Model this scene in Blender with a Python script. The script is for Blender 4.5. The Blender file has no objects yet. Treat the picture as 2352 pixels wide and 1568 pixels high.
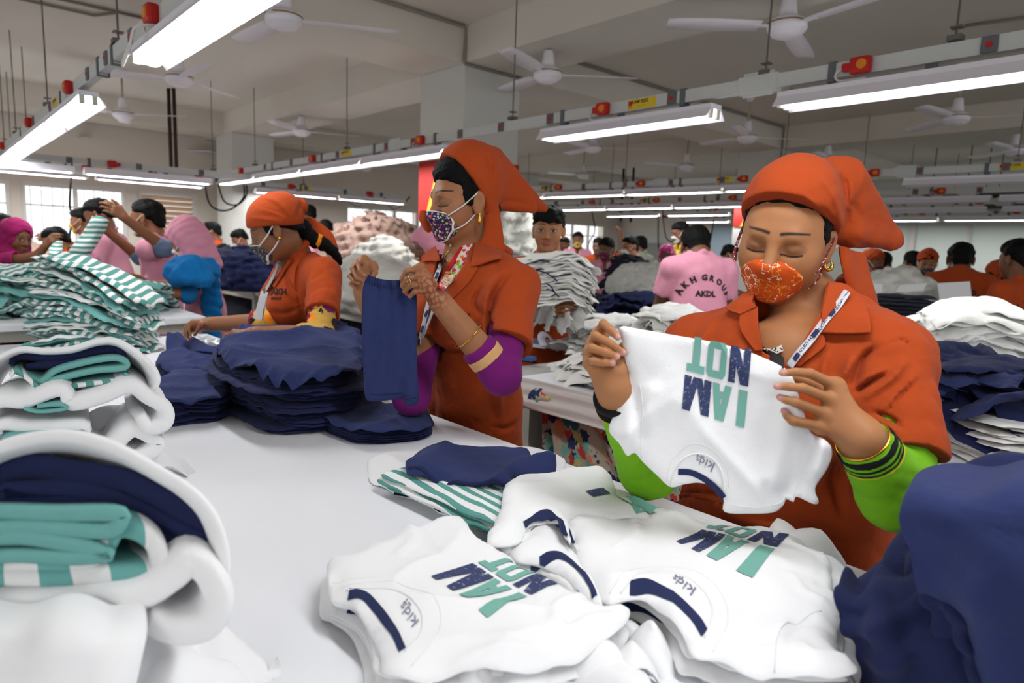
import bpy, bmesh, math, random
import numpy as np
from mathutils import Vector, Matrix, geometry
from math import sin, cos, pi, radians, sqrt, atan2
SC = bpy.context.scene
COL = SC.collection

# ------------------------------------------------------------------ camera, sky, exposure
HC, FPX = 1.33, 1519.0
_p, _r, _h = radians(7.97), radians(2.07), radians(47.8)
CF = np.array([cos(_h) * cos(_p), sin(_h) * cos(_p), -sin(_p)])
_rt = np.array([sin(_h), -cos(_h), 0.0])
_up = np.cross(_rt, CF)
CR = _rt * cos(_r) + _up * sin(_r)
CU = _up * cos(_r) - _rt * sin(_r)
CO = np.array([0, 0, HC])
cam = bpy.data.cameras.new('camera')
camo = bpy.data.objects.new('camera', cam)
COL.objects.link(camo)
camo.matrix_world = Matrix([[CR[i], CU[i], -CF[i], CO[i]] for i in range(3)] + [[0, 0, 0, 1]])
cam.sensor_width = 36.0
cam.lens = 36.0 * FPX / 2352
cam.clip_start = 0.02
cam.dof.use_dof = True
cam.dof.focus_distance = 1.35
cam.dof.aperture_fstop = 4.5
SC.camera = camo
w = bpy.data.worlds.new('daylight')
SC.world = w
w.use_nodes = True
w.node_tree.nodes['Background'].inputs[0].default_value = (0.97, 0.985, 1.0, 1)
WORLD_STRENGTH = 1.6
w.node_tree.nodes['Background'].inputs[1].default_value = WORLD_STRENGTH
SC.view_settings.view_transform = 'Standard'
SC.view_settings.look = 'None'
SC.view_settings.gamma = 1.0
SC.view_settings.use_curve_mapping = False
SC.view_settings.exposure = 0.0
TUBE_W = 9.6          # watts of each fixture's lamp
SC.cycles.max_bounces = 5
SC.cycles.diffuse_bounces = 3
SC.cycles.glossy_bounces = 2
SC.cycles.transmission_bounces = 4
SC.cycles.caustics_reflective = False
SC.cycles.caustics_refractive = False

def ray(x, y): return CF + CR * ((x - 1176) / FPX) + CU * ((784 - y) / FPX)
def W(x, y, d): return CO + ray(x, y) * d                      # photo pixel at depth d
def PZ(x, y, z):
    v = ray(x, y); return CO + v * ((z - HC) / v[2])           # photo pixel on the level z
def PX(x, y, X):
    v = ray(x, y); return CO + v * (X / v[0])
def PY(x, y, Y):
    v = ray(x, y); return CO + v * (Y / v[1])
def proj(p):
    q = np.asarray(p, float) - CO; d = q @ CF
    return 1176 + FPX * (q @ CR) / d, 784 - FPX * (q @ CU) / d, d
def A(*v): return np.array(v, float)
def nrm(v):
    v = np.asarray(v, float); return v / max(1e-9, np.linalg.norm(v))

# ------------------------------------------------------------------ materials
def lin(c):
    return tuple((x / 255 / 12.92) if x / 255 <= 0.04045 else ((x / 255 + 0.055) / 1.055) ** 2.4 for x in c)
MATS = {}
def mat(name, rgb=None, rough=0.8, metal=0.0, emit=0.0, bump=None, sheen=0.0, vcol=False, spec=0.3, sss=0.0, mottle=0.0, mscale=3.0):
    if name in MATS: return MATS[name]
    m = bpy.data.materials.new(name); m.use_nodes = True
    nt = m.node_tree; b = nt.nodes['Principled BSDF']
    c = (*lin(rgb), 1) if rgb else (1, 1, 1, 1)
    b.inputs['Base Color'].default_value = c
    b.inputs['Roughness'].default_value = rough
    b.inputs['Metallic'].default_value = metal
    b.inputs['Specular IOR Level'].default_value = spec
    if sheen: b.inputs['Sheen Weight'].default_value = sheen
    if sss:
        b.inputs['Subsurface Weight'].default_value = sss
        b.inputs['Subsurface Radius'].default_value = (1.0, 0.35, 0.2)
        b.inputs['Subsurface Scale'].default_value = 0.006
    if emit:
        b.inputs['Emission Color'].default_value = c
        b.inputs['Emission Strength'].default_value = emit
        m.cycles.emission_sampling = 'NONE'
    if vcol:
        a = nt.nodes.new('ShaderNodeVertexColor'); a.layer_name = 'Col'
        nt.links.new(a.outputs[0], b.inputs['Base Color'])
    if mottle:
        tc = nt.nodes.new('ShaderNodeTexCoord'); n = nt.nodes.new('ShaderNodeTexNoise'); n.inputs['Scale'].default_value = mscale; n.inputs['Detail'].default_value = 5
        nt.links.new(tc.outputs['Object'], n.inputs['Vector'])
        mx = nt.nodes.new('ShaderNodeMix'); mx.data_type = 'RGBA'; mx.blend_type = 'MULTIPLY'
        cr = nt.nodes.new('ShaderNodeValToRGB'); cr.color_ramp.elements[0].position = 0.3; cr.color_ramp.elements[1].position = 0.7
        k = 1 - mottle; cr.color_ramp.elements[0].color = (k, k, k, 1)
        nt.links.new(n.outputs['Fac'], cr.inputs[0]); mx.inputs['Factor'].default_value = 1
        mx.inputs['A'].default_value = c; nt.links.new(cr.outputs[0], mx.inputs['B']); nt.links.new(mx.outputs['Result'], b.inputs['Base Color'])
    if bump:
        tc = nt.nodes.new('ShaderNodeTexCoord'); prev = None
        for sc, dist, det in bump:
            n = nt.nodes.new('ShaderNodeTexNoise'); n.inputs['Scale'].default_value = sc; n.inputs['Detail'].default_value = det
            n.inputs['Distortion'].default_value = 0.6
            nt.links.new(tc.outputs['Object'], n.inputs['Vector'])
            bp = nt.nodes.new('ShaderNodeBump'); bp.inputs['Distance'].default_value = dist; bp.inputs['Strength'].default_value = 1.0
            nt.links.new(n.outputs['Fac'], bp.inputs['Height'])
            if prev: nt.links.new(prev.outputs[0], bp.inputs['Normal'])
            prev = bp
        nt.links.new(prev.outputs[0], b.inputs['Normal'])
    MATS[name] = m
    return m
def cloth(name, rgb, w1=0.004, w2=0.0012, sheen=0.04, rough=0.92, s1=14, s2=45):
    return mat(name, rgb, rough, bump=[(s1, w1, 2), (s2, w2, 3), (900, 0.00025, 0)], sheen=sheen, spec=0.15)
def nodes(m): return m.node_tree.nodes, m.node_tree.links, m.node_tree.nodes['Principled BSDF']
def ramp(nt, stops, interp='CONSTANT'):
    r = nt.nodes.new('ShaderNodeValToRGB'); r.color_ramp.interpolation = interp
    e = r.color_ramp.elements
    while len(e) > 1: e.remove(e[-1])
    e[0].position = stops[0][0]; e[0].color = (*lin(stops[0][1]), 1)
    for p, c in stops[1:]:
        q = e.new(p); q.color = (*lin(c), 1)
    return r
def stripe_mat(name, c1, c2, period, axis=0, distort=0.35, half=0.5):
    m = cloth(name, c1, 0.003, 0.0008); N, L, b = nodes(m); nt = m.node_tree
    tc = N.new('ShaderNodeTexCoord'); no = N.new('ShaderNodeTexNoise'); no.inputs['Scale'].default_value = 9
    L.new(tc.outputs['Object'], no.inputs['Vector'])
    sp = N.new('ShaderNodeSeparateXYZ'); L.new(tc.outputs['Object'], sp.inputs[0])
    m1 = N.new('ShaderNodeMath'); m1.operation = 'MULTIPLY_ADD'; L.new(no.outputs['Fac'], m1.inputs[0]); m1.inputs[1].default_value = period * distort * 2
    L.new(sp.outputs[axis], m1.inputs[2])
    m2 = N.new('ShaderNodeMath'); m2.operation = 'DIVIDE'; L.new(m1.outputs[0], m2.inputs[0]); m2.inputs[1].default_value = period
    m3 = N.new('ShaderNodeMath'); m3.operation = 'FRACT'; L.new(m2.outputs[0], m3.inputs[0])
    r = ramp(nt, [(0, c1), (half, c2)]); L.new(m3.outputs[0], r.inputs[0]); L.new(r.outputs[0], b.inputs['Base Color'])
    return m
def print_mat(name, base, motifs, scale, cover=0.33, squash=1.0, jag=0.25, ring=None):
    """cloth printed with small scattered motifs in several colours"""
    m = cloth(name, base, 0.003, 0.0008); N, L, b = nodes(m); nt = m.node_tree
    tc = N.new('ShaderNodeTexCoord'); no = N.new('ShaderNodeTexNoise'); no.inputs['Scale'].default_value = scale * 3
    L.new(tc.outputs['Object'], no.inputs['Vector'])
    v = N.new('ShaderNodeTexVoronoi'); v.inputs['Scale'].default_value = scale; v.inputs['Randomness'].default_value = 0.9
    mp = N.new('ShaderNodeVectorMath'); mp.operation = 'MULTIPLY_ADD'
    mp.inputs[1].default_value = (jag / scale,) * 3
    L.new(no.outputs['Color'], mp.inputs[0]); L.new(tc.outputs['Object'], mp.inputs[2]); L.new(mp.outputs[0], v.inputs['Vector'])
    sp = N.new('ShaderNodeSeparateColor'); L.new(v.outputs['Color'], sp.inputs[0])
    k = len(motifs)
    r = ramp(nt, [(i / k, c) for i, c in enumerate(motifs)]); L.new(sp.outputs[0], r.inputs[0])
    mk = N.new('ShaderNodeMath'); mk.operation = 'LESS_THAN'; L.new(v.outputs['Distance'], mk.inputs[0]); mk.inputs[1].default_value = cover
    fac = mk.outputs[0]
    if ring:
        m2 = N.new('ShaderNodeMath'); m2.operation = 'GREATER_THAN'; L.new(v.outputs['Distance'], m2.inputs[0]); m2.inputs[1].default_value = ring
        m3 = N.new('ShaderNodeMath'); m3.operation = 'MULTIPLY'; L.new(fac, m3.inputs[0]); L.new(m2.outputs[0], m3.inputs[1]); fac = m3.outputs[0]
    mx = N.new('ShaderNodeMix'); mx.data_type = 'RGBA'; L.new(fac, mx.inputs['Factor'])
    mx.inputs['A'].default_value = (*lin(base), 1); L.new(r.outputs[0], mx.inputs['B']); L.new(mx.outputs['Result'], b.inputs['Base Color'])
    return m

# ------------------------------------------------------------------ objects
def link(name, me, mats, parent=None, smooth=True):
    o = bpy.data.objects.new(name, me); COL.objects.link(o)
    for m in (mats if isinstance(mats, (list, tuple)) else [mats]): me.materials.append(m)
    if smooth: me.polygons.foreach_set('use_smooth', [True] * len(me.polygons))
    if parent is not None:
        o.parent = parent
        o.matrix_parent_inverse = Matrix.Translation(-Vector(parent.location)) if not parent.get('rot') else parent.matrix_basis.inverted()
    return o
def mesh(name, V, Fc, mats, parent=None, smooth=True, cols=None, fm=None):
    me = bpy.data.meshes.new(name)
    V = np.asarray(V, float)
    me.from_pydata(V.tolist(), [], Fc.tolist() if isinstance(Fc, np.ndarray) else Fc)
    if cols is not None:
        ca = me.color_attributes.new('Col', 'FLOAT_COLOR', 'POINT')
        c4 = np.ones((len(V), 4), np.float32); c4[:, :3] = cols; ca.data.foreach_set('color', c4.ravel())
    o = link(name, me, mats, parent, smooth)
    if fm is not None: me.polygons.foreach_set('material_index', [int(i) for i in fm])
    return o
def tag(o, label=None, cat=None, group=None, kind=None):
    if label: o['label'] = label
    if cat: o['category'] = cat
    if group: o['group'] = group
    if kind: o['kind'] = kind
    return o
def thing(name, label, cat, loc=(0, 0, 0), group=None):
    o = bpy.data.objects.new(name, None); COL.objects.link(o); o.location = tuple(float(x) for x in loc)
    o.empty_display_size = 0.1
    return tag(o, label, cat, group)
def dup(root, loc, rz=0.0, label=None, group=None, scale=None):
    r = root.copy(); COL.objects.link(r); r.location = tuple(float(x) for x in loc); r.rotation_euler = (0, 0, rz)
    if scale: r.scale = (scale,) * 3
    if label: r['label'] = label
    if group: r['group'] = group
    for ch in list(root.children):
        c = ch.copy(); COL.objects.link(c); c.parent = r
        for g in ch.children:
            d = g.copy(); COL.objects.link(d); d.parent = c
    return r
class MB:
    def __init__(s): s.v = []; s.f = []; s.n = 0
    def add(s, V, Fc):
        V = np.asarray(V, float); s.v.append(V); s.f += [tuple(int(i) + s.n for i in f) for f in Fc]; s.n += len(V); return s
    def box(s, c, size, R=None, bev=0.0):
        h = np.asarray(size, float) / 2; bev = min(bev, h.min() * 0.9)
        if bev <= 0:
            V = np.array([[x, y, z] for x in (-1, 1) for y in (-1, 1) for z in (-1, 1)]) * h
            Fc = [(0, 1, 3, 2), (4, 6, 7, 5), (0, 4, 5, 1), (2, 3, 7, 6), (0, 2, 6, 4), (1, 5, 7, 3)]
        else:
            bm = bmesh.new(); bmesh.ops.create_cube(bm, size=1)
            for q in bm.verts: q.co = Vector((q.co.x * 2 * h[0], q.co.y * 2 * h[1], q.co.z * 2 * h[2]))
            bmesh.ops.bevel(bm, geom=list(bm.edges), offset=bev, segments=2, affect='EDGES', profile=0.6)
            bm.verts.index_update(); V = np.array([q.co[:] for q in bm.verts]); Fc = [[q.index for q in f.verts] for f in bm.faces]; bm.free()
        if R is not None: V = V @ np.asarray(R).T
        return s.add(V + np.asarray(c, float), Fc)
    def tube(s, P, r, seg=8, caps=True, close=False, flat=1.0, nref=None):
        P = np.asarray(P, float); n = len(P); rr = np.full(n, r) if np.isscalar(r) else np.asarray(r, float)
        T = np.zeros_like(P); T[1:-1] = P[2:] - P[:-2]; T[0] = P[1] - P[0]; T[-1] = P[-1] - P[-2]
        if close: T[0] = P[1] - P[-1]; T[-1] = P[0] - P[-2]
        T /= np.maximum(np.linalg.norm(T, axis=1, keepdims=True), 1e-9)
        u = np.asarray(nref, float) if nref is not None else (A(0, 0, 1) if abs(T[0][2]) < 0.9 else A(1, 0, 0))
        V = []
        for i in range(n):
            u = nrm(u - T[i] * (u @ T[i])); b = np.cross(T[i], u)
            for k in range(seg):
                a = 2 * pi * k / seg; V.append(P[i] + rr[i] * (cos(a) * u * flat + sin(a) * b))
        Fc = []
        for i in range(n if close else n - 1):
            j = (i + 1) % n
            for k in range(seg):
                l = (k + 1) % seg; Fc.append((i * seg + k, i * seg + l, j * seg + l, j * seg + k))
        if caps and not close: Fc.append(tuple(range(seg - 1, -1, -1))); Fc.append(tuple((n - 1) * seg + k for k in range(seg)))
        return s.add(V, Fc)
    def lathe(s, prof, c, seg=24, axis=None):
        V = []; n = len(prof)
        for r, z in prof:
            for k in range(seg):
                a = 2 * pi * k / seg; V.append((r * cos(a), r * sin(a), z))
        Fc = [(i * seg + k, i * seg + (k + 1) % seg, (i + 1) * seg + (k + 1) % seg, (i + 1) * seg + k) for i in range(n - 1) for k in range(seg)]
        V = np.array(V)
        if axis is not None:
            z = nrm(axis); x = nrm(np.cross(A(0, 1, 0.3), z)); y = np.cross(z, x); V = V @ np.array([x, y, z])
        return s.add(V + np.asarray(c, float), Fc)
    def obj(s, name, m, parent=None, smooth=False):
        o = mesh(name, np.concatenate(s.v), s.f, m, parent, smooth); return o
def spline(P, n, closed=False):
    """Catmull-Rom through the points, n samples"""
    P = np.asarray(P, float); m = len(P)
    t = np.linspace(0, m if closed else m - 1, n, endpoint=not closed)
    i = np.minimum(np.floor(t).astype(int), m - 1 if closed else m - 2); f = (t - i)[:, None]
    g = (lambda k: P[k % m]) if closed else (lambda k: P[np.clip(k, 0, m - 1)])
    p0, p1, p2, p3 = g(i - 1), g(i), g(i + 1), g(i + 2)
    return 0.5 * (2 * p1 + (p2 - p0) * f + (2 * p0 - 5 * p1 + 4 * p2 - p3) * f ** 2 + (3 * p1 - p0 - 3 * p2 + p3) * f ** 3)
def wnoise(P, seed, freq, n=5):
    """smooth pseudo-noise in [-1, 1] from a few warped sine waves"""
    rs = np.random.RandomState(seed); P = np.asarray(P, float); out = 0
    q = P * freq
    q = q + 0.6 * np.sin(q[:, ::-1] * 1.3 + rs.rand(P.shape[1]) * 6)
    for _ in range(n):
        k = rs.randn(P.shape[1]); k /= np.linalg.norm(k); out = out + np.sin(q @ k * rs.uniform(0.7, 1.8) + rs.rand() * 6.3)
    return out / n ** 0.7 / 1.3
# ------------------------------------------------------------------ implicit surfaces (bodies, clothes, hair)
class Field:
    def __init__(s): s.p = []
    def _add(s, op, fn, lo, hi, k): s.p.append((op, fn, None if lo is None else np.asarray(lo, float), None if hi is None else np.asarray(hi, float), k)); return s
    def cap(s, a, b, ra, rb=None, k=0.02, op='u', flat=None, n=None, cut=None):
        """tapered capsule; flat<1 squashes it along n; cut: flat ends"""
        a = np.asarray(a, float); b = np.asarray(b, float); rb = ra if rb is None else rb; ab = b - a; L2 = max(ab @ ab, 1e-12); L = sqrt(L2)
        nn = nrm(n) if n is not None else None
        def fn(X, Y, Z):
            x, y, z = X - a[0], Y - a[1], Z - a[2]
            tt = (x * ab[0] + y * ab[1] + z * ab[2]) / L2; t = np.clip(tt, 0, 1)
            x, y, z = x - t * ab[0], y - t * ab[1], z - t * ab[2]; q = x * x + y * y + z * z; r = ra + (rb - ra) * t
            if nn is not None:
                w = x * nn[0] + y * nn[1] + z * nn[2]; q = np.sqrt(np.maximum(q - w * w + (w / flat) ** 2, 0)); d = (q - r) * (0.5 + 0.5 * flat)
            else: d = np.sqrt(q) - r
            if cut == 'b': d = np.maximum(d, (tt - 1) * L)
            elif cut == 'ab': d = np.maximum(np.maximum(d, (tt - 1) * L), -tt * L)
            return d
        m = max(ra, rb)
        return s._add(op, fn, np.minimum(a, b) - m, np.maximum(a, b) + m, k)
    def ell(s, c, r, R=None, k=0.02, op='u'):
        c = np.asarray(c, float); r = np.asarray(r, float); R = np.eye(3) if R is None else np.asarray(R, float)   # columns of R are the ellipsoid's axes
        def fn(X, Y, Z):
            x, y, z = X - c[0], Y - c[1], Z - c[2]
            u = [(x * R[0, i] + y * R[1, i] + z * R[2, i]) for i in range(3)]
            k0 = np.sqrt((u[0] / r[0]) ** 2 + (u[1] / r[1]) ** 2 + (u[2] / r[2]) ** 2)
            k1 = np.sqrt((u[0] / r[0] ** 2) ** 2 + (u[1] / r[1] ** 2) ** 2 + (u[2] / r[2] ** 2) ** 2)
            return k0 * (k0 - 1) / np.maximum(k1, 1e-6)
        e = np.abs(R) @ r
        return s._add(op, fn, c - e, c + e, k)
    def plane(s, p, n, op='i', k=0.004, lo=None, hi=None):
        """keep the side n points away from"""
        p = np.asarray(p, float); n = nrm(n)
        return s._add(op, lambda X, Y, Z: (X - p[0]) * n[0] + (Y - p[1]) * n[1] + (Z - p[2]) * n[2], lo, hi, k)
    def noise(s, amp, freq, seed, lo=None, hi=None, stretch=(1, 1, 1), n=4, sharp=False):
        rs = np.random.RandomState(seed); K = [(nrm(rs.randn(3)) * freq * rs.uniform(0.6, 1.7) * np.asarray(stretch), rs.rand() * 6.3) for _ in range(n)]
        W0 = [(nrm(rs.randn(3)) * freq * 0.6, rs.rand() * 6.3) for _ in range(2)]
        def fn(X, Y, Z):
            w = sum(np.sin(k[0] * X + k[1] * Y + k[2] * Z + p) for k, p in W0) * 0.7; o = 0
            for k, p in K:
                q = np.sin(k[0] * X + k[1] * Y + k[2] * Z + p + w)
                o = o + ((1 - np.abs(q)) * 1.6 - 0.6 if sharp else q)
            return o * (amp / n ** 0.6)
        return s._add('d', fn, lo, hi, 0)
    def fn(s, f, op='d', lo=None, hi=None, k=0.004): return s._add(op, f, lo, hi, k)
    @staticmethod
    def _mix(op, a, d, k):
        if op == 'd': return a + d
        if op == 's': d = -d
        if op == 'u':
            if k <= 0: return np.minimum(a, d)
            h = np.maximum(k - np.abs(a - d), 0) / k; return np.minimum(a, d) - h * h * k * 0.25
        if k <= 0: return np.maximum(a, d)
        h = np.maximum(k - np.abs(a - d), 0) / k; return np.maximum(a, d) + h * h * k * 0.25
    def at(s, P):
        P = np.asarray(P, float); X, Y, Z = P[:, 0], P[:, 1], P[:, 2]; F = np.full(len(P), 0.5)
        for op, fn, lo, hi, k in s.p:
            if op in 'ds' and lo is not None:
                m = ((P > lo - k) & (P < hi + k)).all(1)
                if m.any(): F[m] = s._mix(op, F[m], fn(X[m], Y[m], Z[m]), k)
            else: F = s._mix(op, F, fn(X, Y, Z), k)
        return F
    def grad(s, P, e=1e-3):
        P = np.asarray(P, float); g = np.stack([s.at(P + np.eye(3)[i] * e) - s.at(P - np.eye(3)[i] * e) for i in range(3)], 1)
        return g / np.maximum(np.linalg.norm(g, axis=1, keepdims=True), 1e-9)
    def push(s, P, d=0.0, it=8):
        """move points to the distance d from the surface"""
        P = np.array(P, float)
        for _ in range(it): P = P - s.grad(P) * (np.clip(s.at(P) - d, -0.03, 0.03))[:, None] * 0.9
        return P
    def cast(s, P, dr, d=0.001, it=60):
        """sphere-trace from P along dr onto the surface"""
        P = np.array(P, float); dr = np.asarray(dr, float); dr = dr / np.linalg.norm(dr, axis=-1, keepdims=True); dr = np.broadcast_to(dr, P.shape); t = np.zeros(len(P))
        for _ in range(it): t = t + np.clip((s.at(P + dr * t[:, None]) - d) * 0.75, -0.02, 0.06)
        ok = np.abs(s.at(P + dr * t[:, None]) - d) < 0.004
        if not ok.all(): t = np.where(ok, t, np.median(t[ok]) if ok.any() else np.median(t))
        return P + dr * t[:, None]
    def bounds(s, pad=0.02):
        L = [p[2] for p in s.p if p[0] == 'u']; H = [p[3] for p in s.p if p[0] == 'u']
        return np.min(L, 0) - pad, np.max(H, 0) + pad
    def mesh(s, h, lo=None, hi=None):
        b = s.bounds(2.5 * h + 0.012); lo = b[0] if lo is None else np.maximum(b[0], lo); hi = b[1] if hi is None else np.minimum(b[1], hi)
        n = np.maximum(np.ceil((hi - lo) / h).astype(int) + 1, 4)
        ax = [(lo[i] + h * np.arange(n[i])).astype(np.float32) for i in range(3)]
        F = np.full(n, 0.5, np.float32)
        for op, fn, a, b, k in s.p:
            if a is None or op == 'i': sl = (slice(None),) * 3
            else:
                e = k + 3 * h if op != 'd' else 0
                i0 = np.clip(np.floor((a - e - lo) / h).astype(int), 0, n); i1 = np.clip(np.ceil((b + e - lo) / h).astype(int) + 1, 0, n)
                if (i1 <= i0).any(): continue
                sl = tuple(slice(i0[i], i1[i]) for i in range(3))
            X = ax[0][sl[0]][:, None, None]; Y = ax[1][sl[1]][None, :, None]; Z = ax[2][sl[2]][None, None, :]
            F[sl] = s._mix(op, F[sl], fn(X, Y, Z), k)
        return nets(F, lo, h)
def nets(F, lo, h):
    S = F < 0; n = np.array(F.shape)
    c = [(i, j, k) for i in (0, 1) for j in (0, 1) for k in (0, 1)]
    sub = lambda B, o: B[o[0]:n[0] - 1 + o[0], o[1]:n[1] - 1 + o[1], o[2]:n[2] - 1 + o[2]]
    al = sub(S, c[0]).copy(); an = al.copy()
    for o in c[1:]: q = sub(S, o); al &= q; an |= q
    act = an & ~al; I = np.argwhere(act)
    if len(I) == 0: return np.zeros((0, 3)), np.zeros((0, 4), int)
    val = np.stack([F[I[:, 0] + o[0], I[:, 1] + o[1], I[:, 2] + o[2]] for o in c], 1).astype(float)
    ps = np.zeros((len(I), 3)); ct = np.zeros(len(I))
    for a in range(8):
        for b in range(a + 1, 8):
            if sum(abs(np.array(c[a]) - np.array(c[b]))) != 1: continue
            m = (val[:, a] < 0) != (val[:, b] < 0)
            t = np.where(m, val[:, a] / np.where(m, val[:, a] - val[:, b], 1), 0)
            ps += np.where(m[:, None], np.array(c[a]) + t[:, None] * (np.array(c[b]) - np.array(c[a])), 0); ct += m
    V = (I + ps / ct[:, None]) * h + lo
    ix = np.full(n - 1, -1, np.int64); ix[act] = np.arange(len(I)); Q = []
    for d in range(3):
        u, v = [(1, 2), (2, 0), (0, 1)][d]
        lo_i = [0] * 3; e = np.array([0, 0, 0]); e[d] = 1
        a = S[tuple(slice(0, n[i] - 1) if i == d else slice(1, n[i] - 1) for i in range(3))]
        b = S[tuple(slice(1, n[i]) if i == d else slice(1, n[i] - 1) for i in range(3))]
        P = np.argwhere(a != b)
        if len(P) == 0: continue
        s0 = a[tuple(P.T)]; P = P + np.array([0 if i == d else 1 for i in range(3)])
        eu = np.eye(3, dtype=int)[u]; ev = np.eye(3, dtype=int)[v]
        q = np.stack([ix[tuple((P - eu - ev).T)], ix[tuple((P - ev).T)], ix[tuple(P.T)], ix[tuple((P - eu).T)]], 1)
        q[~s0] = q[~s0][:, ::-1]; Q.append(q[(q >= 0).all(1)])
    return V, np.concatenate(Q)
def relax(V, Q, it=1, lam=0.5):
    V = V.copy()
    for _ in range(it):
        sm = np.zeros_like(V); ct = np.zeros(len(V))
        for a, b in ((0, 1), (1, 2), (2, 3), (3, 0)):
            for i, j in ((a, b), (b, a)): np.add.at(sm, Q[:, i], V[Q[:, j]]); np.add.at(ct, Q[:, i], 1)
        V += lam * (sm / np.maximum(ct, 1)[:, None] - V)
    return V
def fobj(name, f, h, m, parent=None, lo=None, hi=None, colfn=None, smooth=1):
    V, Q = f.mesh(h, lo, hi)
    if smooth: V = relax(V, Q, smooth)
    return mesh(name, V, Q, m, parent, True, colfn(V) if colfn else None)

# ------------------------------------------------------------------ sheets of cloth
def sheet(name, grid, nu, nv, thick, m, parent=None, off=None, ret=False, fm=None, disp=None):
    """smooth surface through a grid of 3-D control points (rows x cols), given a thickness"""
    G = np.asarray(grid, float); G1 = np.stack([spline(G[:, j], nu) for j in range(G.shape[1])], 1); S = np.stack([spline(G1[i], nv) for i in range(nu)], 0)
    du = np.gradient(S, axis=0); dv = np.gradient(S, axis=1); N = np.cross(du, dv); N /= np.maximum(np.linalg.norm(N, axis=2, keepdims=True), 1e-9)
    if disp is not None: S = S + N * disp(np.linspace(0, 1, nu)[:, None], np.linspace(0, 1, nv)[None, :])[..., None]
    if ret: return S, N
    T = (S + N * thick / 2).reshape(-1, 3); B = (S - N * thick / 2).reshape(-1, 3); n = nu * nv; Fc = []; mi = []
    for i in range(nu - 1):
        for j in range(nv - 1):
            a, b, c, d = i * nv + j, i * nv + j + 1, (i + 1) * nv + j + 1, (i + 1) * nv + j
            Fc.append((a, d, c, b)); Fc.append((a + n, b + n, c + n, d + n))
    rim = [j for j in range(nv)] + [i * nv + nv - 1 for i in range(1, nu)] + [(nu - 1) * nv + j for j in range(nv - 2, -1, -1)] + [i * nv for i in range(nu - 2, 0, -1)]
    for a, b in zip(rim, rim[1:] + rim[:1]): Fc.append((a, b, b + n, a + n))
    return mesh(name, np.concatenate([T, B]), Fc, m, parent)
def fill(outline, sp, closed_spline=False):
    """triangulate an outline with inner points: vertices, triangles, distance to the rim"""
    O = np.asarray(outline, float); P = []
    for a, b in zip(O, np.roll(O, -1, 0)):
        k = max(1, int(np.linalg.norm(b - a) / sp)); P += [a + (b - a) * i / k for i in range(k)]
    P = np.array(P); m = len(P); lo, hi = P.min(0), P.max(0); rs = np.random.RandomState(3)
    gx, gy = np.meshgrid(np.arange(lo[0] + sp / 2, hi[0], sp), np.arange(lo[1] + sp / 2, hi[1], sp * 0.87)); gx = gx + (np.arange(gx.shape[0]) % 2)[:, None] * sp / 2
    g = np.stack([gx.ravel(), gy.ravel()], 1) + rs.uniform(-0.08, 0.08, (gx.size, 2)) * sp
    def dist(Q):
        d = np.full(len(Q), 1e9)
        for a, b in zip(P, np.roll(P, -1, 0)):
            ab = b - a; t = np.clip(((Q - a) @ ab) / max(ab @ ab, 1e-12), 0, 1); d = np.minimum(d, np.linalg.norm(Q - a - t[:, None] * ab, axis=1))
        return d
    def inside(Q):
        c = np.zeros(len(Q), bool)
        for a, b in zip(P, np.roll(P, -1, 0)):
            w = ((a[1] > Q[:, 1]) != (b[1] > Q[:, 1])); c ^= w & (Q[:, 0] < (b[0] - a[0]) * (Q[:, 1] - a[1]) / (b[1] - a[1] + 1e-12) + a[0])
        return c
    g = g[inside(g)]; g = g[dist(g) > sp * 0.45]
    allp = np.concatenate([P, g])
    r = geometry.delaunay_2d_cdt([Vector(p) for p in allp], [(i, (i + 1) % m) for i in range(m)], [], 1, 1e-6)
    V = np.array([v[:] for v in r[0]]); T = np.array([list(f) for f in r[2]])
    a = V[T[:, 1]] - V[T[:, 0]]; b = V[T[:, 2]] - V[T[:, 0]]; fl = a[:, 0] * b[:, 1] - a[:, 1] * b[:, 0] < 0; T[fl] = T[fl][:, ::-1]
    return V, T, dist(V)
def rim_edges(T):
    e = {}
    for t in T:
        for a, b in ((t[0], t[1]), (t[1], t[2]), (t[2], t[0])): e[(a, b)] = 1
    return [(a, b) for (a, b) in e if (b, a) not in e]
def shell(V, T, top, bot):
    """closed mesh between two images of one triangulation"""
    n = len(V); Fc = [tuple(t) for t in T] + [tuple(i + n for i in t[::-1]) for t in T] + [(b, a, a + n, b + n) for a, b in rim_edges(T)]
    return np.concatenate([top, bot]), Fc
def slab_mesh(outline, thick, sp=0.012, dome=None, seed=1, wr=0.003, wf=40, edge=0.004, ef=60, rnd=None):
    """a folded garment lying flat: outline in metres round its own centre; returns V, F"""
    V, T, d = fill(outline, sp); rnd = rnd or thick * 1.6
    q = np.clip(d / rnd, 0, 1); prof = np.sqrt(np.maximum(1 - (1 - q) ** 2, 0.0))
    base = dome(V) if dome is not None else np.zeros(len(V))
    rip = wnoise(V, seed + 7, ef, 4) * edge * np.clip(1 - d / 0.05, 0, 1)
    zt = base + thick * (0.35 + 0.65 * prof) + rip + wnoise(V, seed, wf, 5) * wr * np.clip(d / 0.03, 0, 1); zb = base + thick * 0.35 * (1 - prof) + rip * 0.9
    zb = np.minimum(zb, zt - 0.0008)
    shr = wnoise(V, seed + 3, ef * 0.8, 3)[:, None] * edge * 0.8 * nrm_rows(V)
    return shell(V, T, np.column_stack([V + shr, zt]), np.column_stack([V + shr, zb]))
def nrm_rows(V): return V / np.maximum(np.linalg.norm(V, axis=1, keepdims=True), 1e-6)
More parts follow.
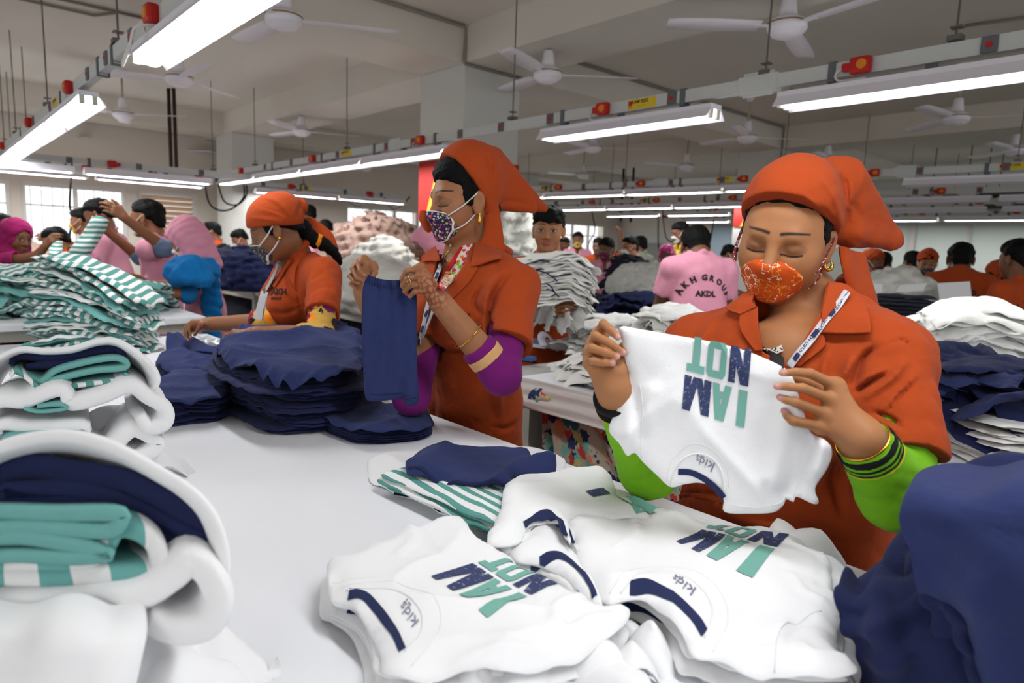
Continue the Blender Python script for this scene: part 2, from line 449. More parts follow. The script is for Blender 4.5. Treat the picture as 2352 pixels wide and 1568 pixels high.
def rrect(a, b, r=0.03, n=5, jit=0.0, seed=0):
    rs = np.random.RandomState(seed); P = []
    for sx, sy, a0 in ((1, 1, 0), (-1, 1, pi / 2), (-1, -1, pi), (1, -1, 1.5 * pi)):
        for i in range(n + 1):
            t = a0 + pi / 2 * i / n; P.append((sx * (a - r) + r * cos(t), sy * (b - r) + r * sin(t)))
    P = np.array(P); return P + rs.uniform(-jit, jit, P.shape)
def pile(name, label, cat, group, meshes, mats, n, loc, rz, dz, jit=0.012, rj=0.08, seed=0, drift=(0, 0), toplabel=None, sj=0.0):
    """n garments stacked: each one an object; they share a few meshes"""
    rs = np.random.RandomState(seed); out = []; mes = []
    for k, (V, Fc) in enumerate(meshes):
        me = bpy.data.meshes.new(name); me.from_pydata(V.tolist(), [], Fc); me.polygons.foreach_set('use_smooth', [True] * len(me.polygons))
        me.materials.append(mats[k % len(mats)]); mes.append(me)
    for i in range(n):
        k = (i + rs.randint(0, 2)) % len(mes)
        o = bpy.data.objects.new(name, mes[k]); COL.objects.link(o)
        o.location = (loc[0] + drift[0] * i / n + rs.uniform(-jit, jit), loc[1] + drift[1] * i / n + rs.uniform(-jit, jit), loc[2] + dz * i)
        o.rotation_euler = (rs.uniform(-0.02, 0.02), rs.uniform(-0.02, 0.02), rz + rs.uniform(-rj, rj)); sc = 1 + rs.uniform(-sj, sj); o.scale = (sc, sc, 1)
        tag(o, (toplabel if (toplabel and i == n - 1) else label), cat, group); out.append(o)
    return out

# ------------------------------------------------------------------ lettering
def quadgrid(q, n, m):
    q = np.asarray(q, float); u = np.linspace(0, 1, n + 1)[:, None, None]; v = np.linspace(0, 1, m + 1)[None, :, None]
    P = (q[0] * (1 - u) * (1 - v) + q[1] * u * (1 - v) + q[2] * u * v + q[3] * (1 - u) * v).reshape(-1, 2)
    Fc = [(i * (m + 1) + j, (i + 1) * (m + 1) + j, (i + 1) * (m + 1) + j + 1, i * (m + 1) + j + 1) for i in range(n) for j in range(m)]
    return P, Fc
def R4(x0, y0, x1, y1): return [(x0, y0), (x1, y0), (x1, y1), (x0, y1)]
t_ = 0.3
GLYPH = {'I': [R4(0, 0, .3, 1)], 'T': [R4(.24, 0, .56, .8), R4(0, .78, .8, 1)],
         'A': [[(0, 0), (.3, 0), (.5, 1), (.24, 1)], [(.56, 0), (.86, 0), (.62, 1), (.36, 1)], R4(.2, .2, .66, .4)],
         'M': [R4(0, 0, .27, 1), R4(.78, 0, 1.05, 1), [(.36, 0), (.6, 0), (.3, 1), (.02, 1)], [(.46, 0), (.7, 0), (1.03, 1), (.75, 1)]],
         'N': [R4(0, 0, .28, 1), R4(.57, 0, .85, 1), [(.5, 0), (.82, 0), (.34, 1), (.03, 1)]],
         'O': [[(.12, 0), (.78, 0), (.62, .2), (.28, .2)], [(.62, .2), (.78, 0), (.9, .14), (.9, .5)], [(.62, .2), (.9, .4), (.9, .6), (.62, .8)], [(.9, .5), (.9, .86), (.78, 1), (.62, .8)],
               [(.62, .8), (.78, 1), (.12, 1), (.28, .8)], [(.28, .8), (.12, 1), (0, .86), (0, .5)], [(.28, .2), (.28, .8), (0, .6), (0, .4)], [(.12, 0), (.28, .2), (0, .5), (0, .14)]]}
GW = {'I': .3, 'T': .8, 'A': .86, 'M': 1.05, 'N': .85, 'O': .9}
def block_letters(fn, n=6):
    """I AM over NOT in block letters; fn maps (x 0..1, y 0..1) of the block to 3-D. Returns (V, F) of the green and of the navy letters"""
    out = {0: [[], [], 0], 1: [[], [], 0]}
    for line, y0, letters in ((0, .53, [('I', 0.0, 0), ('A', .24, 0), ('M', .56, 1)]), (1, 0.0, [('N', .0, 1), ('O', .36, 0), ('T', .69, 0)])):
        for ch, x0, c in letters:
            wd = {'I': .13, 'A': .3, 'M': .44, 'N': .31, 'O': .30, 'T': .29}[ch]
            for q in GLYPH[ch]:
                Q = np.array([(x0 + px / GW[ch] * wd, y0 + py * .47) for px, py in q]); P, Fc = quadgrid(Q, n, n)
                o = out[c]; o[0].append(P); o[1] += [tuple(i + o[2] for i in f) for f in Fc]; o[2] += len(P)
    return [(fn(np.concatenate(out[c][0])), out[c][1]) for c in (0, 1)]
def text2d(s, size=1.0, bold=0.0, sub=None):
    """outline text as a flat mesh: V (n,2), faces; left-aligned on the baseline"""
    cu = bpy.data.curves.new('t', 'FONT'); cu.body = s; cu.size = size; cu.offset = bold; cu.resolution_u = 2; cu.fill_mode = 'FRONT'
    o = bpy.data.objects.new('t', cu); COL.objects.link(o)
    dg = bpy.context.evaluated_depsgraph_get(); me = bpy.data.meshes.new_from_object(o.evaluated_get(dg))
    bm = bmesh.new(); bm.from_mesh(me); bmesh.ops.triangulate(bm, faces=list(bm.faces))
    if sub:
        for _ in range(4):
            e = [q for q in bm.edges if q.calc_length() > sub]
            if not e: break
            bmesh.ops.subdivide_edges(bm, edges=e, cuts=1); bmesh.ops.triangulate(bm, faces=list(bm.faces))
    bm.verts.index_update(); V = np.array([v.co[:2] for v in bm.verts]) if len(bm.verts) else np.zeros((0, 2)); Fc = [[v.index for v in f.verts] for f in bm.faces]
    bm.free(); bpy.data.objects.remove(o); bpy.data.curves.remove(cu); bpy.data.meshes.remove(me)
    return V, Fc
def text_obj(name, s, size, mp, m, parent, bold=0.0, sub=None, align=0.5):
    V, Fc = text2d(s, size, bold, sub)
    V = V - A(V[:, 0].min() + (V[:, 0].max() - V[:, 0].min()) * align, 0)
    return mesh(name, mp(V), Fc, m, parent, False)
def arc_text(s, size, R, bold=0.0, gap=0.06, sub=None):
    """letters set along an arch; 2-D mesh centred on the arch's top"""
    gl = [text2d(c, size, bold, sub) if c != ' ' else (np.zeros((0, 2)), []) for c in s]; wd = [(v[:, 0].max() - v[:, 0].min() + gap * size) if len(v) else size * 0.35 for v, _ in gl]
    tot = sum(wd); x = -tot / 2; V, Fc, n = [], [], 0
    for (v, f), q in zip(gl, wd):
        if len(v):
            a = (x + q / 2) / R; c = v - A((v[:, 0].min() + v[:, 0].max()) / 2, 0)
            V.append(np.stack([(R + c[:, 1]) * sin(a) + c[:, 0] * cos(a), (R + c[:, 1]) * cos(a) - c[:, 0] * sin(a) - R], 1)); Fc += [[i + n for i in t] for t in f]; n += len(v)
        x += q
    return np.concatenate(V), Fc
# ------------------------------------------------------------------ the room
CEIL, BEAM, WY, WX = 3.06, 2.78, 10.8, 13.3
plaster = mat('cream plaster', (226, 216, 203), 0.9, bump=[(25, 0.002, 3)], mottle=0.08, mscale=0.7)
plaster2 = mat('grey painted plaster', (214, 214, 208), 0.85, bump=[(25, 0.002, 3)], mottle=0.06, mscale=0.8)
ceilm = mat('off-white ceiling paint', (222, 216, 204), 0.9, bump=[(18, 0.002, 3)], mottle=0.1, mscale=0.6)
floorm = mat('grey tile floor', (112, 110, 106), 0.35, mottle=0.2, mscale=2)
def S(name, mb, m, parent=None): return tag(mb.obj(name, m, parent), kind='structure')
S('floor', MB().box((4.5, 3, -0.05), (19, 16, 0.1)), floorm)
S('ceiling', MB().box((4.5, 3, CEIL + 0.05), (19, 16, 0.1)), ceilm)
S('trim_1', MB().box((3.66, 3, (CEIL + BEAM) / 2 + 0.01), (0.6, 15.6, CEIL - BEAM + 0.02)), ceilm)['label'] = 'ceiling beam running over the near column away from the windows'
S('trim_2', MB().box((8.98, 3, (CEIL + BEAM) / 2 + 0.01), (0.6, 15.6, CEIL - BEAM + 0.02)), ceilm)
S('trim_3', MB().box((4.65, 4.69, (CEIL + BEAM) / 2 + 0.011), (17.3, 0.6, CEIL - BEAM + 0.018)), ceilm)
S('trim_4', MB().box((4.65, 10.2, (CEIL + BEAM) / 2 + 0.011), (17.3, 0.6, CEIL - BEAM + 0.018)), ceilm)
S('trim_5', MB().box((4.65, -0.95, (CEIL + BEAM) / 2 + 0.011), (17.3, 0.6, CEIL - BEAM + 0.018)), ceilm)
banner = None
def column(name, x, y, label):
    o = S(name, MB().box((x + 0.3, y + 0.31, BEAM / 2), (0.6, 0.62, BEAM), bev=0.012), plaster2); o['label'] = label; return o
column('column', 3.36, 4.38, 'square plaster column behind the middle worker with a red and yellow banner')
column('column', 3.36, 9.6, 'square plaster column near the window wall')
column('column', 8.68, 4.38, 'square plaster column behind the right worker')
column('column', 8.68, 9.6, 'square plaster column in the far corner near the windows')
red = mat('red banner', (176, 36, 30), 0.6); yel = mat('yellow banner', (232, 170, 50), 0.6)
def banners(x, y, z0, z1):
    b = thing('banner', 'red and yellow striped banner wrapped round the column', 'banner', (x, y, z0))
    MB().box((x - 0.006, y + 0.31, (z0 + z1) / 2), (0.008, 0.6, z1 - z0)).box((x + 0.3, y - 0.006, (z0 + z1) / 2), (0.62, 0.008, z1 - z0)).obj('cloth', red, b)
    for k in range(2):
        a = MB(); c0 = y + 0.2 + 0.22 * k
        a.add([(x - 0.012, c0, z0), (x - 0.012, c0 + 0.09, z0), (x - 0.012, c0 + 0.09 - 0.2, z1), (x - 0.012, c0 - 0.2, z1)], [(0, 1, 2, 3)]); a.obj('stripe', yel, b)
    return b
banners(3.36, 4.38, 1.55, 2.05)['label'] = 'red and yellow striped banner on the column behind the middle worker'
banners(8.68, 4.38, 1.75, 2.1)['label'] = 'red and yellow striped banner on the column by the right worker'
t = thing('column_number', 'grid number 3-D lettered on the column behind the middle worker', 'sign', (3.95, 4.37, 1.4))
text_obj('lettering', '3-D', 0.075, lambda V: np.column_stack([3.84 + V[:, 0], np.full(len(V), 4.374), 1.405 + V[:, 1]]), mat('black ink', (25, 25, 28), 0.7), t, 0.002)
# window wall: solid strips round the openings
wins = []
for a, b, z0, z1 in ((-60, 28, 0.72, 1.98), (52, 292, 0.72, 1.98), (318, 452, 1.15, 1.98), (795, 962, 0.75, 2.0), (1000, 1130, 0.75, 2.0), (1196, 1392, 0.75, 2.0)):
    wins.append((PY(a, 500, WY)[0], PY(b, 500, WY)[0], z0, z1))
mbw = MB(); x = -5.0
for x0, x1, z0, z1 in wins:
    mbw.box(((x + x0) / 2, WY + 0.12, CEIL / 2), (x0 - x, 0.24, CEIL)).box(((x0 + x1) / 2, WY + 0.12, z0 / 2), (x1 - x0, 0.24, z0)).box(((x0 + x1) / 2, WY + 0.12, (z1 + CEIL) / 2), (x1 - x0, 0.24, CEIL - z1)); x = x1
mbw.box(((x + WX) / 2, WY + 0.12, CEIL / 2), (WX - x, 0.24, CEIL))
S('wall_back', mbw, plaster)
frm = mat('white window frame', (225, 222, 218), 0.5); grl = mat('pale grille bar', (190, 182, 178), 0.5)
glass = bpy.data.materials.new('window glass'); glass.use_nodes = True
_n = glass.node_tree; _n.nodes.clear(); _o = _n.nodes.new('ShaderNodeOutputMaterial'); _m = _n.nodes.new('ShaderNodeMixShader'); _t = _n.nodes.new('ShaderNodeBsdfTransparent'); _g = _n.nodes.new('ShaderNodeBsdfGlossy')
_g.inputs['Roughness'].default_value = 0.05; _m.inputs[0].default_value = 0.06
_n.links.new(_t.outputs[0], _m.inputs[1]); _n.links.new(_g.outputs[0], _m.inputs[2]); _n.links.new(_m.outputs[0], _o.inputs[0])
slatm = mat('louvre slat', (206, 178, 150), 0.6)
for i, (x0, x1, z0, z1) in enumerate(wins):
    f = MB(); c = (x0 + x1) / 2; w_ = x1 - x0; h_ = z1 - z0
    for z in (z0 + 0.03, z1 - 0.03): f.box((c, WY + 0.05, z), (w_, 0.06, 0.06))
    nv = 1 if i == 2 else max(2, int(round(w_ / 0.55)))
    for k in range(nv + 1): f.box((x0 + 0.025 + (w_ - 0.05) * k / nv, WY + 0.052, (z0 + z1) / 2), (0.05, 0.055, h_ - 0.01))
    o = S(f'window_{i + 1}', f, frm)
    if i == 2:
        s = MB()
        for k in range(10): s.box((c, WY + 0.05, z0 + 0.08 + (h_ - 0.14) * k / 9.5), (w_ - 0.1, 0.09, 0.012), R=np.array(Matrix.Rotation(radians(-38), 3, 'X')))
        s.obj('louvre_slats', slatm, o)
    else:
        g = MB()
        for k in range(int(w_ / 0.12)): g.tube([(x0 + 0.1 + 0.12 * k, WY + 0.03, z0 + 0.05), (x0 + 0.1 + 0.12 * k, WY + 0.03, z1 - 0.05)], 0.005, 6)
        for z in (z0 + 0.35, z1 - 0.3): g.box((c, WY + 0.03, z), (w_ - 0.1, 0.008, 0.02))
        g.obj('grille', grl, o)
        MB().box((c, WY + 0.08, (z0 + z1) / 2), (w_ - 0.06, 0.006, h_ - 0.06)).obj('pane', glass, o)
S('wall_left', MB().box((-5.1, 3, .35), (0.2, 15.8, .7)).box((-5.1, 3, 2.78), (0.2, 15.8, .56)), plaster)  # unseen wall added to cut the ambient; its open band lets daylight fill in
S('wall_front', MB().box((4.5, -5.1, .35), (19, 0.2, .7)).box((4.5, -5.1, 2.78), (19, 0.2, .56)), plaster)  # also unseen, added and left open in the middle to shape the daylight
# right wall, grey below and cream above, with a blue-grey panel and notices
S('wall_right', MB().box((WX + 0.1, 3, CEIL / 2), (0.2, 15.8, CEIL)), plaster2)
S('trim_6', MB().box((WX - 0.02, 8.7, 2.4), (0.04, 4.0, 1.1)), plaster)
S('trim_7', MB().box((WX - 0.04, 7.9, 1.2), (0.06, 5.4, 0.75)), mat('grey partition', (150, 152, 146), 0.6))
p = PX(1640, 530, WX); q = PX(1693, 640, WX)
pb = thing('notice_board', 'large blue-grey board standing against the far wall beside the column', 'board', (WX - 0.05, (p[1] + q[1]) / 2, 0.3))
MB().box((WX - 0.09, (p[1] + q[1]) / 2, 1.15), (0.03, abs(p[1] - q[1]), 1.7), bev=0.005).obj('panel', mat('blue-grey panel', (150, 166, 178), 0.5), pb)
MB().box((WX - 0.09, p[1] + 0.02, 1.15), (0.05, 0.04, 1.74)).box((WX - 0.09, q[1] - 0.02, 1.15), (0.05, 0.04, 1.74)).obj('frame', grl, pb)
def notice(px0, py0, px1, py1, name, label, col, lines, tc=(245, 245, 245)):
    a = PX(px0, py0, WX - 0.012); b = PX(px1, py1, WX - 0.012); y0, y1 = b[1], a[1]; z0, z1 = b[2], a[2]; w_ = y1 - y0; h_ = z1 - z0
    t = thing(name, label, 'sign', (WX - 0.01, y0, z0))
    MB().box((WX - 0.008, (y0 + y1) / 2, (z0 + z1) / 2), (0.012, w_, h_)).obj('board', mat(name + ' ' + label[:12], col, 0.5), t)
    for s_, sz, fx, fz in lines:
        text_obj('lettering', s_, sz * h_, lambda V: np.column_stack([np.full(len(V), WX - 0.0155), y1 - fx * w_ - V[:, 0], z0 + fz * h_ + V[:, 1]]), mat('sign ink %d' % tc[0], tc, 0.6), t, 0.004 * h_)
    return t, (y0, y1, z0, z1)
t, (y0, y1, z0, z1) = notice(2041, 580, 2088, 606, 'exit_sign', 'green EXIT sign with a running figure on the far right wall', (20, 110, 62), [('EXIT', 0.42, 0.64, 0.5), ('------', 0.3, 0.64, 0.18)])
m_ = MB(); sc = (z1 - z0)
fig = lambda u, v: (WX - 0.016, y1 - (0.12 + u) * sc * 1.1, z0 + v * sc)
m_.lathe([(0.001, -.001), (0.06 * sc, -.001)], fig(.36, .82), 12, axis=(1, 0, 0)); m_.tube([fig(.3, .68), fig(.22, .42)], 0.05 * sc, 6); m_.tube([fig(.22, .42), fig(.36, .3), fig(.3, .1)], 0.035 * sc, 6); m_.tube([fig(.22, .42), fig(.1, .3), fig(-.02, .3)], 0.035 * sc, 6); m_.tube([fig(.3, .64), fig(.44, .5)], 0.028 * sc, 6); m_.tube([fig(.3, .64), fig(.14, .6), fig(.1, .48)], 0.028 * sc, 6)
m_.obj('pictogram', mat('sign ink 245', (245, 245, 245)), t)
t, _ = notice(2056, 564, 2088, 581, 'safety_notice', 'small red and white safety notice above the EXIT sign', (176, 62, 60), [('====', 0.45, 0.65, 0.5), ('===', 0.4, 0.65, 0.1)])
MB().box((WX - 0.016, _[1] - 0.06, (_[2] + _[3]) / 2), (0.004, 0.1, (_[3] - _[2]) * 0.9)).obj('white_patch', mat('sign ink 245', (245, 245, 245)), t)
notice(2024, 566, 2052, 581, 'safety_notice', 'white notice of small grey text beside the red safety notice', (222, 222, 216), [('=====', 0.3, 0.5, 0.5), ('=====', 0.3, 0.5, 0.12)], (110, 110, 112))
a = PX(2106, 545, WX); b = PX(2352, 660, WX)
S('door_1', MB().box((WX - 0.03, (a[1] + b[1]) / 2 + 0.3, 1.0), (0.05, 2.2, 2.0)), mat('pale green door', (196, 204, 198), 0.5))
S('trim_8', MB().box((WX - 0.06, a[1] + 0.04, 1.0), (0.1, 0.08, 2.0)).box((WX - 0.06, PX(2222, 600, WX)[1], 1.0), (0.07, 0.03, 2.0)), grl)
dk = mat('dark duct', (84, 84, 80), 0.6)
for (x0, y0, x1, y1), lb in (((2124, 440, 2238, 447), 'dark grey duct above the right busbars'), ((2246, 439, 2430, 448), 'dark grey duct reaching the right edge under the ceiling'), ((2272, 460, 2430, 480), 'dark box hanging low behind the right busbars')):
    a = PX(x0, y0, 11.6); b = PX(x1, y1, 11.6); t = thing('ceiling_duct', lb, 'duct', ((a + b) / 2))
    MB().box((11.6, (a[1] + b[1]) / 2, (a[2] + b[2]) / 2), (0.5, abs(a[1] - b[1]), abs(a[2] - b[2])), bev=0.01).obj('duct_body', dk, t)
    MB().tube([(11.6, a[1] - 0.1, a[2]), (11.6, a[1] - 0.1, CEIL)], 0.008, 6).obj('hanger', dk, t)
    MB().tube([(11.6, b[1] + 0.1, a[2]), (11.6, b[1] + 0.1, CEIL)], 0.008, 6).obj('hanger', dk, t)
# conduits on the ceiling and beams
cond = mat('painted conduit', (150, 140, 128), 0.6); brown = mat('brown pipe', (48, 30, 24), 0.5)
def conduit(label, P, r=0.011, m=cond, nm='conduit'):
    o = MB().tube(P, r, 8).obj(nm, m, None, True); return tag(o, label, 'conduit')
conduit('conduit along the beam that steps down the near column head', [(0.6, 4.365, CEIL - .02), (3.345, 4.365, CEIL - .02), (3.345, 4.365, BEAM + 0.02), (3.345, 4.365, BEAM - .01), (3.35, 4.37, 2.765), (3.98, 4.365, 2.765)])
conduit('conduit across the ceiling to the far column, dropping down it', [(3.98, 4.365, CEIL - .02), (8.66, 4.365, CEIL - .02), (8.66, 4.365, 2.3), (8.7, 4.365, 2.25)])
conduit('conduit crossing the ceiling at the far left end', [(-2, 6.4, CEIL - .015), (1.2, 6.4, CEIL - .015), (1.3, 6.2, CEIL - .015)])
conduit('conduit on the ceiling over the left busbar', [PZ(60, -20, CEIL - .015), PZ(330, 42, CEIL - .015)])
conduit('conduit in the upper right corner of the ceiling', [PZ(2215, 60, CEIL - .015), PZ(2400, 35, CEIL - .015)])
for px, lb in ((387, 'thicker dark brown pipe hanging from the ceiling on the left'), (399, 'second dark brown pipe hanging beside its twin on the left')):
    c = PZ(px, 203, CEIL); conduit(lb, [(c[0], c[1], CEIL), (c[0], c[1], 2.1)], 0.022, brown, 'ceiling_pipe')
for px, lb in ((1432, 'dark brown pipe by the far window corner'), (1455, 'second dark brown pipe by the far window corner'), (1672, 'short dark brown pipe near the blue-grey board')):
    c = PY(px, 400, 8.6); conduit(lb, [(c[0], c[1], CEIL), (c[0], c[1], 1.95)], 0.025, brown, 'ceiling_pipe')

# ------------------------------------------------------------------ ceiling fans
fanw = mat('white fan enamel', (240, 236, 242), 0.35, spec=0.5); gold = mat('gold band', (150, 112, 60), 0.35, 0.8); rodm = mat('cream rod', (178, 172, 150), 0.5)
navyink = mat('navy ink', (40, 48, 96), 0.6)
def make_fan():
    f = thing('ceiling_fan', 'x', 'ceiling fan', (0, 0, 0), 'white ceiling fans')
    MB().lathe([(0.001, 0.46), (0.05, 0.46), (0.055, 0.44), (0.028, 0.375), (0.012, 0.37), (0.001, 0.37)], (0, 0, 0), 20).obj('ceiling_canopy', fanw, f, True)
    MB().tube([(0, 0, 0.16), (0, 0, 0.38)], 0.011, 10).obj('down_rod', rodm, f, True)
    MB().lathe([(0.001, 0.17), (0.03, 0.17), (0.036, 0.16), (0.043, 0.10), (0.05, 0.055), (0.001, 0.05)], (0, 0, 0), 24).obj('motor_cap', fanw, f, True)
    MB().lathe([(0.001, 0.055), (0.06, 0.052), (0.098, 0.03), (0.106, 0.018), (0.106, -0.012), (0.098, -0.028), (0.086, -0.032), (0.08, -0.045), (0.045, -0.058), (0.001, -0.06)], (0, 0, 0), 32).obj('motor', fanw, f, True)
    MB().lathe([(0.1045, 0.020), (0.1075, 0.018), (0.1075, 0.012), (0.1045, 0.010)], (0, 0, 0), 32).obj('gold_band', gold, f, True)
    for k in range(3):
        a = 2 * pi * k / 3; R = np.array(Matrix.Rotation(a, 3, 'Z'))
        V = []; xs = np.linspace(0.15, 0.66, 10)
        for x in xs:
            h = 0.055 + 0.012 * sin((x - .15) / .51 * pi); h = h * (1 if x < .64 else .86)
            for y in (-h, 0, h):
                for dz in (0.002, -0.002): V.append((x, y, 0.005 + 0.16 * y - 0.9 * y * y + dz))
        Fc = []
        for i in range(9):
            b = i * 6; n = b + 6
            Fc += [(b, b + 2, n + 2, n), (b + 2, b + 4, n + 4, n + 2), (b + 1, n + 1, n + 3, b + 3), (b + 3, n + 3, n + 5, b + 5), (b, n, n + 1, b + 1), (b + 4, b + 5, n + 5, n + 4)]
        Fc += [(0, 1, 3, 2), (2, 3, 5, 4), (54, 56, 57, 55), (56, 58, 59, 57)]
        bl = MB().add(np.array(V) @ R.T, Fc).obj('blade', fanw, f, True)
        MB().box(R @ A(0.135, 0, 0.002), (0.09, 0.035, 0.006), R).obj('blade_bracket', fanw, bl)
    return f
def brb(f, ang, sc=1.0):
    V, Fc = text2d('BRB', 0.03, 0.001); V = V - V.mean(0); a = V[:, 0] / 0.042 + ang
    c = A(*f.location); zz = V[:, 1] + 0.105; r = 0.0435 - (zz - 0.1) * 0.12
    mesh('lettering', np.column_stack([c[0] + r * np.cos(a), c[1] + r * np.sin(a), c[2] + zz]), Fc, navyink, f, False)
proto_fan = make_fan()
FANS = [(652, 45, 890, 72, 'large fan half hidden by the near left fluorescent light'), (412, 182, 270, 170, 'fan just under the near left light, over the brown pipes'), (283, 263, 430, 268, 'fan behind the second left light with its rod showing'),
        (692, 302, 640, 283, 'fan left of the near column, over the long light row'), (1258, 172, 1385, 178, 'fan just right of the near column head'), (1808, 62, 1535, 55, 'nearest fan, lettered BRB, over the right worker'),
        (1362, 340, 1480, 343, 'fan seen under the middle right light'), (1716, 316, 1822, 320, 'fan behind the gap between the two right lights'), (2197, 272, 2095, 240, 'fan under the rightmost light, lettered BRB'),
        (2330, 345, 2250, 322, 'fan at the right edge above the second busbar'), (515, 352, 580, 365, 'fan in front of the column by the windows'), (840, 385, 910, 388, 'small fan behind the long light row'),
        (1577, 382, 1480, 375, 'small fan left of the right worker, over the third busbar'), (1900, 366, 2010, 368, 'fan just above the right worker scarf'), (1340, 402, 1290, 398, 'small far fan over the gap right of the middle worker'), (150, 322, 220, 314, 'far fan seen just under the second left light')]
for i, (px, py, tx, ty, lb) in enumerate(FANS):
    c = PZ(px, py, 2.6); tp = PZ(tx, ty, 2.6); a = atan2(tp[1] - c[1], tp[0] - c[0])
    if i == 0: f = proto_fan; f.location = c; f.rotation_euler = (0, 0, a)
    else: f = dup(proto_fan, c, a)
    f['label'] = 'white ceiling fan: ' + lb
for i in (5, 8):
    f = [o for o in COL.objects if o.name.startswith('ceiling_fan') and o.parent is None][i]
    a = f.rotation_euler.z; f.rotation_euler.z = 0; bpy.context.view_layer.update(); brb(f, atan2(-f.location.y, -f.location.x)); o = COL.objects[-1]
    f.rotation_euler.z = a; v = [o for o in f.children if o.name.startswith('lettering')][0]; v.rotation_euler.z = -a

# ------------------------------------------------------------------ busbars and fluorescent lights
galv = mat('galvanised grey rail', (206, 210, 208), 0.5, 0.0); galv2 = mat('dark grey plate', (104, 108, 112), 0.6); plugred = mat('red plastic', (196, 36, 32), 0.4); org = mat('orange dial', (230, 140, 40), 0.5)
labyel = mat('yellow label', (230, 200, 50), 0.5); ink = mat('black ink', (25, 25, 28), 0.7); wirew = mat('white cable', (225, 222, 215), 0.5); steel = mat('threaded rod', (110, 108, 104), 0.4, 0.6)
def track(label, P0, P1, items, rods, near=True):
    """busbar from P0 to P1; items: (kind, metres along)"""
    P0 = A(*P0); P1 = A(*P1); L = np.linalg.norm(P1 - P0); u = nrm(P1 - P0); s = nrm(np.cross(u, A(0, 0, 1))); s = s if s @ (A(0, 0, 0) - P0) > 0 else -s; R = np.array([u, s, A(0, 0, 1)]).T
    t = thing('busbar_track', label, 'busbar', P0)
    MB().box((P0 + P1) / 2, (L, 0.042, 0.062), R).obj('rail', galv, t)
    at = lambda x, y=0.0, z=0.0: P0 + u * x + s * y + A(0, 0, z)
    for k, x in items:
        if not 0.05 < x < L - 0.05: continue
        if k == 'plug':
            b = MB().box(at(x, 0.04), (0.085, 0.045, 0.07), R, 0.016).box(at(x + 0.055, 0.035), (0.04, 0.03, 0.034), R, 0.006).obj('tap_off_plug', plugred, t, False)
            if near:
                MB().lathe([(0.001, 0.006), (0.019, 0.006), (0.021, 0)], at(x - 0.01, 0.062), 14, axis=s).obj('dial', org, b)
                MB().tube(spline([at(x + 0.07, 0.035), at(x + 0.1, 0.04, -0.02), at(x + 0.085, 0.035, -0.05), at(x - 0.02, 0.03, -0.052)], 12), 0.005, 6).obj('cable', wirew, b, True)
        elif k == 'cover':
            b = MB().box(at(x, 0.024), (0.055, 0.012, 0.062), R, 0.005).obj('blank_cover', galv2, t)
            if near: MB().lathe([(0.001, 0.004), (0.010, 0.004), (0.012, 0)], at(x, 0.03), 12, axis=s).obj('red_button', plugred, b)
        elif k == 'clamp': MB().box(at(x, 0.024, -0.006), (0.03, 0.006, 0.085), R).box(at(x, -0.024, -0.006), (0.03, 0.006, 0.085), R).box(at(x, 0, 0.036), (0.03, 0.05, 0.006), R).box(at(x, 0, -0.046), (0.03, 0.05, 0.006), R).obj('clamp', galv2, t)
        elif k == 'joint': MB().box(at(x), (0.2, 0.05, 0.08), R, 0.004).box(at(x, 0.026), (0.11, 0.006, 0.04), R, 0.002).box(at(x, 0.01, 0.045), (0.15, 0.01, 0.02), R).box(at(x, 0.01, -0.045), (0.15, 0.01, 0.02), R).obj('joint_cover', galv, t)
        elif k == 'label':
            b = MB().box(at(x, 0.0222), (0.19, 0.0015, 0.052), R).obj('yellow_label', labyel, t); sg = 1 if np.cross(u, A(0, 0, 1)) @ s > 0 else -1
            if near:
                mp = lambda V: at(x) + np.outer(V[:, 0] * sg, u) + np.outer(np.full(len(V), 0.0238), s) + np.outer(V[:, 1], A(0, 0, 1))
                text_obj('lettering', 'KAM 0202', 0.026, lambda V: mp(V + A(-0.01, 0.004)), ink, b, 0.0006); text_obj('lettering', '=- ----- ==', 0.012, lambda V: mp(V + A(0.0, -0.014)), ink, b)
                MB().add(mp(A([-.088, -.018], [-.06, -.018], [-.06, .018], [-.088, .018])) if False else mp(np.array([[-.09, -.006], [-.064, -.006], [-.064, .02], [-.09, .02]])), [(0, 1, 2, 3)]).obj('red_square', plugred, b)
                text_obj('lettering', 'EAE', 0.013, lambda V: mp(V + A(-0.077, -0.019)), plugred, b)
    for x in rods: MB().tube([at(x, 0, 0.05), (*at(x)[:2], CEIL)], 0.0045, 8).box(at(x, 0, 0.05), (0.05, 0.05, 0.02), R).box(at(x, 0, 0.09), (0.04, 0.04, 0.006), R).obj('hanger_rod', steel, t)
    return t
reflm = mat('white reflector', (240, 238, 248), 0.4, spec=0.5); tubem = mat('lit tube', (255, 255, 250), 0.3, emit=7.0); tubeoff = mat('unlit tube', (214, 212, 208), 0.3); holder = mat('lamp holder', (216, 214, 202), 0.5)
